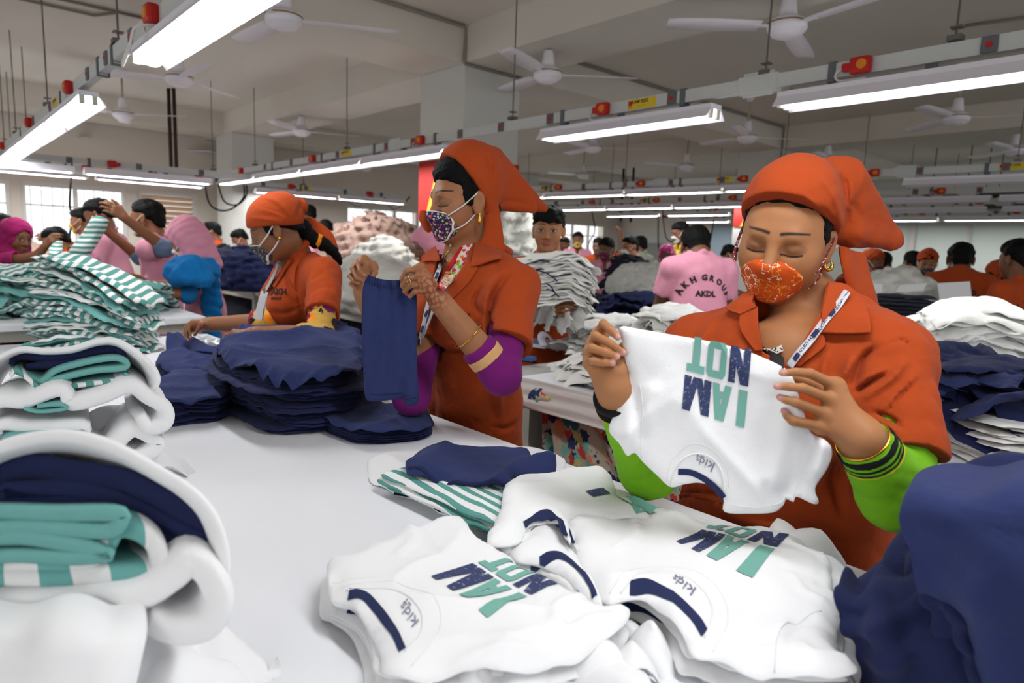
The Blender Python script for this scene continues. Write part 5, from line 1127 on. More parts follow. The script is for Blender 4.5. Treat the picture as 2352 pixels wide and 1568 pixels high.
base.copies(4, .0072, 'white t-shirt in the front right stack, under its printed top one', 'white t-shirts under the front right printed one', .012, .05, 3)
bpy.data.objects.remove([o for o in base.o.children][0]); bpy.data.objects.remove(base.o)
F2 = Tee('t_shirt', rt, .908, 'white t-shirt printed I AM NOT on top of the front right stack', 't-shirt', teew, None, .007, .006, 4, .006, .014, fl=[(Z8((1000, 830), (960, 900), (940, 1050)), .006, .006), (Z8((1180, 350), (1230, 480), (1250, 620)), .006, .006), (Z8((300, 160), (480, 230), (560, 240)), .005, .006), (Z8((1060, 800), (1200, 820), (1300, 870)), -.005, .007), (Z8((100, 140), (160, 300), (40, 400)), .006, .007), (Z8((1040, 560), (1100, 650), (1220, 700)), .004, .007), (Z8((700, 900), (800, 960), (900, 980)), .004, .008), (Z8((1100, 950), (1150, 1000), (1330, 1030)), .006, .006)])
F2.block(Z8((1018, 330), (640, 258), (378, 360), (810, 572)))
F2.band(Z8((115, 620), (230, 625), (380, 705), (490, 800), (540, 872)), 17, 'neck_tape', tape)
F2.ridge(Z8((60, 640), (150, 580), (300, 543), (420, 570), (530, 650), (580, 740), (570, 830), (540, 890)), .0013)
F2.ridge(Z8((0, 640), (120, 540), (300, 500), (480, 530), (620, 640), (670, 760), (650, 870), (590, 940)), .0007)
F2.text('kids', Z8((492, 640), (372, 572), (345, 602), (462, 684)), kidp); F2.text('-- -', Z8((420, 585), (372, 568), (366, 578), (414, 596)), kidp); F2.ridge(Z8((940, 1060), (950, 920), (1010, 830), (1200, 750)), .0008, 'sleeve_seam')
c = [PZ(*p, .9) for p in Z8((1180, 360), (1230, 430), (1120, 320), (960, 260), (1260, 520))]
for k, q in enumerate(c): o = bpy.data.objects.new('sleeve', cm[k % 4]); COL.objects.link(o); o.parent = F2.o; o.location = Vector(q) - F2.o.location; o.rotation_euler = (.3, -.2, k * 1.3); o.scale = (1.1, 1.1, 1.2)
# the middle stack, folded over
m1 = [(1158, 1250), (1168, 1222), (1235, 1190), (1300, 1200), (1330, 1270), (1398, 1372), (1350, 1368), (1300, 1310), (1238, 1285), (1180, 1275)]
b1 = Tee('t_shirt', m1, .905, 'white t-shirt low in the middle stack with its navy neck tape out', 't-shirt', teew, None, .012, .004, 41, .009, .012); b1.band([(1240, 1284), (1285, 1280), (1330, 1305), (1358, 1340), (1366, 1362)], 13, 'neck_tape', tape)
b1.copies(4, .009, 'white t-shirt in the middle stack between the two printed ones', 'white t-shirts in the middle stack', .012, .06, 5)
m2 = [(1120, 1222), (1150, 1150), (1172, 1085), (1270, 1080), (1385, 1064), (1412, 1095), (1440, 1138), (1500, 1168), (1400, 1172), (1312, 1168), (1312, 1232), (1302, 1222), (1285, 1190), (1258, 1178), (1215, 1192), (1190, 1225)]
b2 = Tee('t_shirt', m2, .925, 'white t-shirt folded over on the middle stack, print half showing', 't-shirt', teew, None, .014, .006, 43, .008, .016); b2.band([(1205, 1196), (1235, 1178), (1262, 1175), (1285, 1192), (1300, 1222)], 13, 'neck_tape', tape)
fq = bil([(1625, 1185), (1560, 1165), (1345, 1122), (1470, 1172)])
V, Fc = quadgrid([(1345, 1132), (1385, 1124), (1402, 1136), (1362, 1143)], 6, 4); b2.part('printed_letters', b2.on(V, .0015), Fc, letn)
V, Fc = quadgrid([(1418, 1136), (1440, 1128), (1510, 1160), (1462, 1170)], 6, 4); b2.part('printed_letters', b2.on(V, .0015), Fc, letg)
b2.copies(2, .014, 'white t-shirt under the folded one in the middle stack', 'white t-shirts under the folded one', .01, .05, 6)
# the laid-out set: tee, striped trousers, navy shorts
st = [(850, 1045), (925, 1032), (960, 1040), (1190, 1020), (1260, 1032), (1300, 1060), (1260, 1110), (1180, 1130), (1150, 1195), (1090, 1196), (1020, 1180), (990, 1160), (950, 1142), (905, 1128), (884, 1114), (850, 1100)]
s1 = Tee('t_shirt', st, .868, 'white t-shirt lying under striped trousers and navy shorts', 't-shirt', teew, None, .007, .003, 51, .009, .006); s1.band([(905, 1132), (945, 1136), (985, 1152), (1016, 1172)], 13, 'neck_tape', tape)
tr = [(876, 1082), (940, 1070), (1060, 1078), (1175, 1098), (1178, 1150), (1165, 1188), (1130, 1192), (1060, 1165), (980, 1130), (920, 1104)]
stripe3 = stripe_mat('teal and white trouser stripes', (232, 232, 232), (92, 152, 146), 0.024, 0, .25)
s2 = Tee('striped_trousers', tr, .902, 'teal and white striped trousers under the navy shorts on the white tee', 'trousers', stripe3, None, .011, .003, 53, .008, .006)
s2.copies(2, .011, 'teal and white striped trousers at the bottom of the laid-out set', 'striped trousers of the laid-out set', .006, .03, 7)
sn = [(935, 1082), (946, 1046), (1010, 1022), (1100, 1014), (1190, 1020), (1235, 1045), (1272, 1052), (1270, 1076), (1182, 1090), (1168, 1106), (1080, 1102), (1000, 1092)]
s3 = Tee('navy_shorts', sn, .918, 'navy shorts lying crumpled on striped trousers in the laid-out set', 'shorts', navy, None, .014, .012, 55, .008, .016)
s3.ridge([(940, 1080), (1000, 1092), (1080, 1102), (1166, 1106)], .004, 'waistband', navy2)
# navy shorts stacks
ns = [(728, 926), (737, 897), (776, 888), (812, 875), (838, 890), (852, 912), (905, 926), (950, 938), (975, 930), (989, 956), (984, 975), (900, 985), (830, 986), (790, 975), (752, 960)]
b = Tee('navy_shorts', ns, .898, 'x', 'shorts', navy2, None, .006, .003, 61, .01, .004); b.copies(5, .0065, 'navy shorts in the low stack under the pair being held', 'navy shorts in the low stack', .005, .04, 8); bpy.data.objects.remove(b.o)
b = Tee('navy_shorts', ns, .905, 'topmost navy shorts of the low stack under the pair being held', 'shorts', navy, None, .008, .006, 62, .009, .006, hf=lambda P: .02 * np.exp(-((P - lay([(790, 905)], .9)[0][:2]) ** 2).sum(1) / .004))
bg = [(497, 806), (512, 782), (545, 765), (620, 752), (700, 745), (770, 745), (815, 760), (834, 785), (836, 825), (800, 858), (720, 868), (640, 868), (560, 845), (515, 828)]
hb = lambda P: .03 * (1 - (((P - lay([(670, 800)], 1.0)[0][:2]) / .2) ** 2).sum(1).clip(0, 1))
b = Tee('navy_shorts', bg, 1.0, 'x', 'shorts', navy2, None, .008, .004, 71, .012, .006, hf=hb); b.copies(15, .0087, 'navy shorts in the big stack before the left worker', 'navy shorts in the big stack', .02, .1, 9); bpy.data.objects.remove(b.o)
b = Tee('navy_shorts', bg, 1.008, 'topmost creased navy shorts of the big stack before the left worker', 'shorts', navy, None, .01, .02, 72, .008, .014, wf=26, hf=hb)
n1 = [(342, 900), (352, 868), (400, 850), (450, 845), (490, 852), (520, 872), (526, 890), (500, 908), (440, 915), (380, 920), (350, 915)]
b = Tee('navy_shorts', n1, .925, 'x', 'shorts', navy2, None, .008, .004, 81, .012, .006); b.copies(6, .0098, 'navy shorts in the stack beside the left white bundle', 'navy shorts beside the left white bundle', .012, .07, 10); bpy.data.objects.remove(b.o)
Tee('navy_shorts', n1, .934, 'topmost navy shorts of the stack beside the left white bundle', 'shorts', navy, None, .012, .008, 82, .009, .01)
n2 = [(362, 830), (372, 806), (420, 800), (480, 806), (512, 830), (505, 852), (440, 850), (380, 846)]
b = Tee('navy_shorts', n2, .91, 'x', 'shorts', navy2, None, .008, .004, 91, .012, .006); b.copies(4, .0098, 'navy shorts in the small stack behind the bundle side stack', 'navy shorts in the small back stack', .012, .07, 11); bpy.data.objects.remove(b.o)
Tee('navy_shorts', n2, .918, 'topmost navy shorts of the small stack under the left worker hand', 'shorts', navy, None, .012, .009, 92, .009, .01)
pl = [[W(386, 766, 2.62), W(400, 764, 2.6), W(425, 772, 2.55), W(450, 780, 2.5)], [W(384, 800, 2.55), W(420, 792, 2.5), W(450, 788, 2.45), W(490, 795, 2.4)], [W(378, 822, 2.48), W(420, 818, 2.42), W(470, 808, 2.36), W(520, 806, 2.3)]]
tag(sheet('navy_shorts', pl, 24, 30, .006, navy, None, disp=lambda u, v: .006 * np.sin(v * 16 + u * 5)), 'navy shorts lifted by the left worker fingers', 'shorts')
pb = MB(); tag(sheet('plastic_bag', [[PZ(450, 772, .87), PZ(490, 775, .885), PZ(520, 790, .87)], [PZ(470, 785, .88), PZ(505, 790, .89), PZ(525, 800, .872)]], 14, 20, .001, mat('clear plastic', (220, 222, 224), .15, spec=.8), None, disp=lambda u, v: .006 * np.sin(v * 21 + u * 9)), 'crumpled clear plastic under the left worker hand', 'plastic bag')
tag(MB().tube([PZ(340, 808, .865), PZ(378, 802, .865)], .008, 6, flat=.3).obj('snips', mat('steel', (150, 150, 150), .3, .9)), 'small metal thread snips on the table by the navy shorts', 'snips')
# heaps of striped trousers
ST = [slab_mesh(rrect(.21, .13, .04, 5, .01, 100 + k), .016, .014, lambda V: -.03 * (V[:, 0] / .2) ** 2 + .008 * np.sin(V[:, 1] * 40), 100 + k, .006, 34, .012, 50) for k in range(4)]
sm_ = mk(ST, [stripe, stripe2, stripe, stripe2], 'striped_trousers'); tm = mk(ST[:2], [teal], 'striped_trousers'); rs = np.random.RandomState(12)
c0 = PZ(195, 800, .86); c0 = A(c0[0] + .04, 3.12, .87)
for i in range(22):
    z = i / 21; tl = .55 * max(0, z - .15); me = sm_[rs.randint(4)] if i % 5 != 2 else tm[i % 2]
    put('striped_trousers', me, c0 + CR * (.05 * z + rs.uniform(-.015, .015) - .02) + A(rs.uniform(-.015, .015), rs.uniform(-.015, .015), .30 * z ** .95), np.array(Matrix.Rotation(tl, 3, Vector(-CF)).to_euler())[:3] + A(0, 0, 0) if False else (Matrix.Rotation(tl, 4, Vector((CF[0], CF[1], 0)).normalized()) @ Matrix.Rotation(-.74 + rs.uniform(-.2, .2), 4, 'Z')).to_euler(), 'striped trousers in the leaning stack on the near table' if i < 21 else 'topmost striped trousers of the leaning stack', 'trousers', 'striped trousers in the leaning stack')
for (px, py, n, ax, ay, hh, sd, lb) in ((60, 720, 34, .42, .26, .22, 13, 'at the left edge of the far heap'), (190, 690, 20, .34, .22, .2, 14, 'in the middle of the far heap'), (275, 690, 14, .24, .2, .16, 15, 'at the right end of the far heap')):
    c = PZ(px, py, .93); c = A(PY(px, py, 3.98)[0], 3.98, .94); heap('striped_trousers', 'striped trousers ' + lb, 'trousers', 'striped trousers ' + lb, ST, [stripe, stripe2, teal, stripe], c, ax, ay, hh, n, 0, sd, .5)
def hang(label, px, d0, m, n=14):
    g = [[W(x, y, d) for x, y, d in row] for row in px]; return tag(sheet('striped_trousers', g, 30, 16, .02, m, None, disp=lambda u, v: .01 * np.sin(u * 14) * np.sin(v * 3)), label, 'trousers')
stripeh = stripe_mat('teal stripes hanging', (232, 234, 232), (84, 150, 138), 0.03, 2, .2)
hang('striped trousers held up high by the man in pink', [[(215, 500, 3.95), (235, 498, 3.92), (248, 506, 3.95)], [(190, 540, 3.95), (215, 540, 3.9), (238, 530, 3.95)], [(160, 580, 3.95), (185, 585, 3.9), (210, 575, 3.95)], [(148, 605, 3.95), (170, 612, 3.9), (195, 605, 3.95)]], 0, stripeh)
hang('striped trousers held up by the bending worker farther left', [[(112, 552, 5.4), (128, 555, 5.35), (142, 556, 5.4)], [(115, 580, 5.3), (130, 582, 5.25), (142, 585, 5.3)], [(118, 610, 5.2), (132, 615, 5.15), (150, 618, 5.2)]], 0, stripeh)
# white bundles at the left: tees folded round navy and teal garments
def ribbon(name, path, d, L, th, m, parent=None, seed=1, nz=10, closed=False, npt=60, dz=0.0, taper=0.0, amp=.004):
    C = spline(np.asarray(path, float), npt); rr = nrm(A(*(ray(*C.mean(0))[:2]), 0)); P = np.array([W(x, y, d) for x, y in C])
    t = np.gradient(P, axis=0); t /= np.linalg.norm(t, axis=1, keepdims=True); nn = np.cross(t, -CF); k = np.linspace(0, 1, npt); th_ = th * (.6 + .4 * np.sin(np.clip(k, .02, .98) * pi) ** .3)
    rim = np.concatenate([P + nn * th_[:, None] / 2, (P - nn * th_[:, None] / 2)[::-1]]); n = len(rim); cen = P.mean(0); V = []; prof = [0, .02, .08] + list(np.linspace(.16, 1, nz - 3))
    for q in prof:
        sh = 1 - .25 * (1 - min(1, q / .05)) ** 2 * 0; R_ = cen + (rim - cen) * (1 - taper * q) + rr * L * q + A(0, 0, dz * q)
        if q < .05: mid = np.concatenate([P, P[::-1]]); R_ = (mid + (rim - mid) * (.45 if q == 0 else .85)) + rr * L * q
        V.append(R_ + nn[np.r_[0:npt, npt - 1:-1:-1]] * (wnoise(R_, seed, 22, 4) * amp)[:, None])
    V = np.concatenate(V); Fc = [(i * n + j, i * n + (j + 1) % n, (i + 1) * n + (j + 1) % n, (i + 1) * n + j) for i in range(nz - 1) for j in range(n)]
    for o_ in (0, (nz - 1) * n): Fc += [(o_ + j, o_ + j + 1, o_ + n - 2 - j, o_ + n - 1 - j)[::(-1 if o_ == 0 else 1)] for j in range(npt - 1)]
    return mesh(name, V, Fc, m, parent)
def zig(x0, x1, y0, y1, n, sk=0.0):
    P = []
    for i in range(n):
        y = y0 + (y1 - y0) * i / (n - 1); a, b = (x0, x1) if i % 2 == 0 else (x1, x0); P += [(a, y + sk * 0), ((a * .66 + b * .34), y + 2), ((a * .34 + b * .66), y - 2), (b, y)]
    return P
G3 = 'folded sets in the second white bundle'
w2 = 'white t-shirt wrapped round the top set of the second bundle at the left'
B2 = 1.22
tag(ribbon('t_shirt', [(-70, 900), (-40, 850), (0, 822), (45, 804), (100, 808), (165, 804), (225, 786), (270, 786), (315, 812), (350, 845), (362, 872), (352, 895), (330, 905)], B2, .16, .013, teew, None, 1, taper=.15, dz=-.03), w2, 't-shirt')
tag(ribbon('navy_shorts', [(25, 838), (40, 816), (110, 820), (180, 812), (250, 798), (276, 800), (284, 822), (240, 822), (170, 832), (100, 836), (60, 842)], B2 + .03, .12, .016, navy2, None, 2, taper=.1, dz=-.03), 'navy shorts folded at the top inside the second bundle', 'shorts')
tag(ribbon('teal_trousers', [(28, 852), (60, 866), (95, 878), (130, 850), (200, 832), (262, 824), (290, 832), (285, 846), (220, 852), (150, 868), (110, 878), (140, 890), (220, 880), (280, 872), (292, 858)], B2 + .01, .16, .013, teal, None, 3, taper=.1), 'teal trousers folded below navy shorts in the second bundle', 'trousers')
tag(ribbon('striped_trousers', [(22, 862), (40, 850), (70, 872), (90, 888), (120, 893), (200, 888), (270, 878)], B2, .14, .01, stripe3, None, 4), 'striped trouser end beside the teal trousers in the second bundle', 'trousers')
tag(ribbon('t_shirt', [(-60, 960), (0, 925), (60, 925), (140, 900), (160, 930), (230, 912), (300, 885), (345, 912), (382, 940), (380, 972), (345, 985), (320, 960)], B2 - .02, .22, .03, teew, None, 5, taper=.1, amp=.008), 'white t-shirt wrapped round the middle set of the second bundle', 't-shirt')
tag(ribbon('teal_trousers', [(55, 938), (90, 945), (150, 940), (140, 930), (85, 936)], B2 - .025, .12, .008, teal, None, 6), 'teal garment peeping from the middle fold of the second bundle', 'trousers')
tag(ribbon('t_shirt', [(-60, 1010), (0, 968), (80, 975), (190, 978), (190, 1010), (240, 1040), (300, 985), (350, 1000), (372, 1020), (350, 1045), (300, 1058), (240, 1050)], B2 - .01, .2, .03, teew, None, 7, taper=.05, amp=.01), 'white t-shirt round the bottom set of the second bundle', 't-shirt')
tag(ribbon('teal_trousers', [(5, 1010), (30, 1000), (100, 992), (185, 992), (186, 1002), (110, 1004), (40, 1014), (110, 1016), (186, 1012)], B2 - .02, .15, .008, teal, None, 8), 'teal trousers at the bottom of the second bundle', 'trousers')
tag(ribbon('white_cloth', [(-60, 1070), (40, 1040), (150, 1030), (250, 1050), (330, 1050), (360, 1060)], B2 + .02, .2, .04, teew, None, 9, amp=.01), 'lowest white t-shirt of the second bundle on the table', 't-shirt')
B1 = .60
tag(ribbon('t_shirt', [(-160, 1180), (-120, 1110), (-60, 1060), (0, 1030), (60, 1014), (130, 1008), (200, 1018), (280, 1045), (360, 1085), (430, 1125), (480, 1175), (508, 1240), (516, 1310), (500, 1370), (470, 1420), (430, 1440)], B1, .14, .015, teew, None, 11, taper=.12, dz=-.055), 'white t-shirt arching over the nearest bundle at the lower left', 't-shirt')
tag(ribbon('navy_shorts', [(-120, 1130), (-30, 1098), (60, 1070), (160, 1082), (270, 1098), (340, 1130), (420, 1175), (478, 1208), (470, 1240), (400, 1215), (300, 1165), (200, 1130), (100, 1125), (0, 1130), (60, 1150), (180, 1155), (300, 1190), (400, 1240), (440, 1262)], B1 + .02, .11, .026, navy2, None, 12, taper=.1, dz=-.06), 'navy shorts folded inside the nearest bundle at the lower left', 'shorts')
tag(ribbon('teal_trousers', [(-120, 1190), (0, 1178), (140, 1180), (270, 1180), (282, 1195), (250, 1225), (120, 1218), (0, 1215), (-60, 1240), (60, 1232), (180, 1250), (230, 1265), (250, 1280), (150, 1290), (20, 1280), (-80, 1290)], B1 - .01, .12, .017, teal, None, 13, taper=.08, dz=-.03), 'teal trousers folded in thick layers in the nearest bundle', 'trousers')
tag(ribbon('striped_trousers', [(-100, 1300), (50, 1302), (180, 1300), (240, 1270), (270, 1225), (310, 1225), (350, 1250), (368, 1290), (360, 1325), (320, 1320), (250, 1318), (120, 1326), (-20, 1328)], B1, .15, .02, stripe_mat('wide teal and white stripes', (232, 232, 232), (110, 172, 168), .05, 0, .2), None, 14, taper=.08), 'striped trousers with folded end in the nearest bundle', 'trousers')
tag(ribbon('teal_trousers', [(-100, 1360), (40, 1352), (200, 1345), (310, 1342), (360, 1338)], B1 + .01, .15, .012, teal, None, 15), 'lowest teal trousers in the nearest bundle', 'trousers')
tag(ribbon('t_shirt', [(-160, 1480), (-60, 1420), (80, 1400), (220, 1390), (330, 1372), (400, 1330), (440, 1300), (480, 1330), (500, 1390), (470, 1440), (400, 1452), (340, 1430)], B1 - .01, .2, .03, teew, None, 16, taper=.05, amp=.006), 'white t-shirt fold under the striped trousers of the nearest bundle', 't-shirt')
tag(sheet('t_shirt', [[W(-120, 1385, .6), W(60, 1378, .585), (W(220, 1380, .58)), W(318, 1385, .6)], [W(-120, 1460, .56), W(60, 1450, .55), W(220, 1460, .545), W(325, 1450, .58)], [W(-120, 1560, .55), W(60, 1550, .54), W(200, 1560, .535), W(318, 1540, .57)], [W(-120, 1700, .55), W(60, 1680, .54), W(200, 1680, .53), W(300, 1660, .57)]], 40, 50, .006, teew, None, disp=lambda u, v: .006 * np.sin(v * 14 + u * 3)), 'white t-shirt hanging down the front of the nearest bundle', 't-shirt')
cw = mk([crumple(.09, .07, .03, 90 + k, .02, .009) for k in range(3)], [teew], 't_shirt')
for k, (x, y, d) in enumerate(((400, 1490, .7), (360, 1560, .66), (430, 1560, .72), (280, 1500, .72), (150, 1560, .72), (60, 1480, .75), (180, 1440, .75), (320, 1470, .75))): put('t_shirt', cw[k % 3], W(x, y, d), (0, 0, k), 'white t-shirt crumpled at the foot of the nearest bundle', 't-shirt', 'white t-shirts at the foot of the nearest bundle')
cw2 = mk([crumple(.08, .06, .04, 95 + k, .02, .009) for k in range(3)], [teew], 't_shirt')
for k, (x, y, d) in enumerate(((250, 960, 1.35), (150, 960, 1.36), (50, 960, 1.36), (250, 1010, 1.35), (120, 1030, 1.34), (320, 1030, 1.32))): put('t_shirt', cw2[k % 3], W(x, y, d), (0, 0, k), 'white t-shirt crumpled inside the second bundle', 't-shirt', 'white t-shirts inside the second bundle')
# dark navy garments at the lower right corner
fold = lambda a, f, s_: (lambda u, v: a * (np.sin(f * v + 4 * u + s_) + .6 * np.sin(f * 2.3 * u + 3 * v)) * .5)
tag(sheet('navy_garment', [[W(2140, 1096, .82), W(2235, 1082, .80), W(2335, 1073, .78), W(2480, 1075, .75)], [W(2098, 1118, .68), W(2200, 1120, .64), W(2320, 1114, .62), W(2480, 1105, .6)], [W(2096, 1200, .655), W(2180, 1225, .61), W(2310, 1240, .58), W(2480, 1250, .56)], [W(2112, 1300, .66), W(2195, 1330, .62), W(2300, 1370, .585), W(2480, 1400, .555)], [W(2160, 1420, .675), W(2235, 1460, .63), W(2335, 1500, .595), W(2480, 1520, .56)], [W(2250, 1640, .66), W(2310, 1640, .645), W(2400, 1660, .62), W(2500, 1680, .6)]], 70, 60, .01, navy, None, disp=fold(.012, 9, 0)), 'big navy garment draped at the lower right corner, nearest the camera', 'garment')
tag(sheet('navy_garment', [[W(1932, 1322, .82), W(1990, 1338, .83), W(2060, 1320, .85), W(2140, 1285, .87)], [W(1928, 1372, .75), W(1990, 1374, .73), W(2060, 1352, .73), W(2150, 1300, .75)], [W(1942, 1440, .73), W(2010, 1452, .70), W(2090, 1430, .69), W(2180, 1380, .70)], [W(1972, 1510, .735), W(2050, 1530, .695), W(2130, 1520, .675), W(2230, 1480, .67)], [W(1962, 1610, .75), W(2050, 1625, .71), W(2150, 1625, .69), W(2270, 1600, .67)]], 60, 60, .01, navy2, None, disp=fold(.014, 12, 1)), 'lower navy garment spilling left at the lower right corner', 'garment')
tag(sheet('navy_garment', [[W(2105, 1250, .70), W(2125, 1260, .68), W(2150, 1290, .67), W(2200, 1330, .66)], [W(2110, 1330, .69), W(2140, 1350, .665), W(2175, 1390, .65), W(2240, 1440, .645)], [W(2150, 1450, .69), W(2190, 1470, .665), W(2230, 1500, .65), W(2290, 1540, .64)], [W(2170, 1620, .69), W(2230, 1630, .67), W(2280, 1640, .655), W(2330, 1650, .65)]], 40, 40, .01, navy2, None, disp=fold(.012, 14, 2)), 'narrow navy fold between the two big navy garments', 'garment')
bk = Field().ell(W(2300, 1420, .82), A(.16, .12, .2), None, 0).ell(W(2120, 1480, .84), A(.1, .1, .09), None, .05); bk.noise(.012, 30, 3, sharp=True); bk.plane((0, 0, .862), (0, 0, -1)); tag(fobj('navy_garment', bk, .008, navy2), 'navy heap under the big draped garment at the lower right', 'garment')
# the stack of shirts carried by the young man
YS = [slab_mesh(rrect(.17, .115, .04, 5, .012, 120 + k), .010, .012, lambda V, k=k: .03 * np.sin(V[:, 0] * 9 + .8) - .06 * (V[:, 0] / .17).clip(.3, 2) ** 2, 120 + k, .006, 40, .014, 48) for k in range(5)]
ysm = mk(YS, [whitec, white2, whitec], 't_shirt'); rs = np.random.RandomState(8); yc = W(1290, 655, 2.95); rz = atan2(-CR[1], -CR[0]) + .15; ystack = []
for i in range(24):
    p = yc + A(0, 0, -.085 + .0088 * i) + CR * (rs.uniform(-.02, .02) - .035); ystack.append(put('t_shirt', ysm[rs.randint(5)], p, (rs.uniform(-.05, .05), rs.uniform(-.05, .05) + .05, rz + pi + rs.uniform(-.15, .15)), 'white t-shirt in the tall stack carried by the young man' if i < 23 else 'topmost white t-shirt of the stack carried by the young man', 't-shirt', 'white t-shirts carried by the young man'))
for k, (pa, pb_) in enumerate((((1225, 604), (1262, 602)), ((1232, 620), (1280, 645)), ((1252, 650), (1275, 672)), ((1256, 664), (1284, 682)))):
    q = [W(*pa, 2.80), W((pa[0] + pb_[0]) / 2, (pa[1] + pb_[1]) / 2 - 5, 2.79), W(*pb_, 2.80)]; o = MB().tube(spline(q, 8), .006, 6, flat=.5).obj('neck_tape', tape, None, True); bpy.context.view_layer.update(); h_ = ystack[-2 - 4 * k]; o.parent = h_; o.matrix_parent_inverse = h_.matrix_world.inverted()
for k in range(5): put('t_shirt', ysm[k], yc + CR * (-.1 + .045 * k) + A(0, 0, -.13 - .012 * (k % 2)), (.9, .1 * k, rz + .3 * k), 'white t-shirt sagging under the stack carried by the young man', 't-shirt', 'white t-shirts sagging under the carried stack', (.45, .5, 1))
# ------------------------------------------------------------------ the three women at the white table
def pxs(X, Y, Z):
    x, y, z = X - CO[0], Y - CO[1], Z - CO[2]; d = x * CF[0] + y * CF[1] + z * CF[2]
    return 1176 + FPX * (x * CR[0] + y * CR[1] + z * CR[2]) / d, 784 - FPX * (x * CU[0] + y * CU[1] + z * CU[2]) / d, d
def pbox(P, d0, d1, pad):
    P = np.asarray(P, float); Q = np.array([W(x, y, d) for x in (P[:, 0].min() - pad, P[:, 0].max() + pad) for y in (P[:, 1].min() - pad, P[:, 1].max() + pad) for d in (d0, d1)]); return Q.min(0), Q.max(0)
def cut_px(F, poly, dmax, k=.004):
    """cut a neckline: remove what lies behind a convex outline, nearer than dmax"""
    P = np.asarray(poly, float)
    if np.cross(P[1] - P[0], P[2] - P[1]) < 0: P = P[::-1]
    def fn(X, Y, Z):
        x, y, d = pxs(X, Y, Z); o = (d - dmax)
        for a, b in zip(P, np.roll(P, -1, 0)):
            e = b - a; n = A(e[1], -e[0]) / np.hypot(*e); o = np.maximum(o, ((x - a[0]) * n[0] + (y - a[1]) * n[1]) * d / FPX)
        return o
    F._add('s', fn, *pbox(P, dmax - .45, dmax, 6), k)
def folds(F, L):
    """creases in cloth: (pixel polyline, height in metres, half-width in pixels, nearer than)"""
    for pts, amp, wd, dm in L:
        P = spline(pts, 12)
        def fn(X, Y, Z, P=P, amp=amp, wd=wd, dm=dm):
            x, y, d = pxs(X, Y, Z); m = np.full(np.broadcast(x, y).shape, 1e9, np.float32); tt = np.zeros_like(m)
            for i in range(len(P) - 1):
                a, b = P[i], P[i + 1]; e = b - a; t = np.clip(((x - a[0]) * e[0] + (y - a[1]) * e[1]) / (e @ e), 0, 1); q = (x - a[0] - t * e[0]) ** 2 + (y - a[1] - t * e[1]) ** 2; u = q < m; m = np.where(u, q, m); tt = np.where(u, (i + t) / (len(P) - 1), tt)
            return -amp * np.exp(-m / wd ** 2) * np.sin(np.clip(tt, .04, .96) * pi) * (d < dm)
        F.fn(fn, 'd', *pbox(P, dm - .5, dm, wd * 2.2))
def onto(F, px, lift=.003, d0=.3):
    r = np.array([ray(x, y) for x, y in px]); r /= np.linalg.norm(r, axis=1, keepdims=True)
    return F.cast(CO + r * d0, r, lift, 90)
def patch(name, F, grid, m, parent, lift=.004, th=.003, nu=20, nv=20, disp=None):
    return sheet(name, [list(onto(F, row, lift)) for row in grid], nu, nv, th, m, parent, disp=disp)
def strip(name, F, path, wpx, m, parent, lift=.005, n=30, th=.0012, roll=0):
    C = spline(path, n); t = np.gradient(C, axis=0); t /= np.linalg.norm(t, axis=1, keepdims=True); nn = np.column_stack([-t[:, 1], t[:, 0]]) * wpx / 2
    c = onto(F, C, lift); lf = onto(F, C - nn, lift + .004); d = lf - c; g = [[p - q, p, p + q] for p, q in zip(c, d - CF * 0)]
    return sheet(name, g, n, 5, th, m, parent)
def finger(F, J, r, k=.0022):
    P = [W(*j) for j in J]
    for i in range(len(P) - 1): q = 1 - .12 * i; F.cap(P[i], P[i + 1], r * q, r * (q - .1), k=k)
    return P
def gridmesh(F, specs):
    V, Q, n = [], [], 0
    for h, lo, hi in specs:
        v, q = F.mesh(h, lo, hi); v = relax(v, q, 1); V.append(v); Q.append(q + n); n += len(v)
    return np.concatenate(V), np.concatenate(Q)
def bx(P, pad): P = np.asarray(P); return P.min(0) - pad, P.max(0) + pad
def nails(V, C, tips, col=(206, 150, 140)):
    for p, c in tips:
        m = np.clip(1.6 - np.linalg.norm((V - p), axis=1) / .0055, 0, 1)[:, None]; C[:] = C * (1 - m) + np.array(lin(col)) * m
def henna(V, C, spots):
    for c, r in spots:
        w_ = np.clip(1.3 - np.linalg.norm(V - c, axis=1) / r, 0, 1); q = np.abs(wnoise(V, 77, 260, 4)); m = (np.clip((.3 - q) * 6, 0, 1) * w_)[:, None] * .75; C[:] = C * (1 - m) + np.array(lin((112, 44, 26))) * m
goldm = mat('gold', (212, 160, 60), .25, 1.0); lanw = cloth('white lanyard', (206, 206, 214), .0005, .0002); lann = cloth('navy lanyard print', (48, 54, 92), .0005, .0002); clearp = mat('clear badge sleeve', (214, 214, 214), .2, spec=.6)
black = cloth('black cloth', (26, 26, 28), .002, .001)
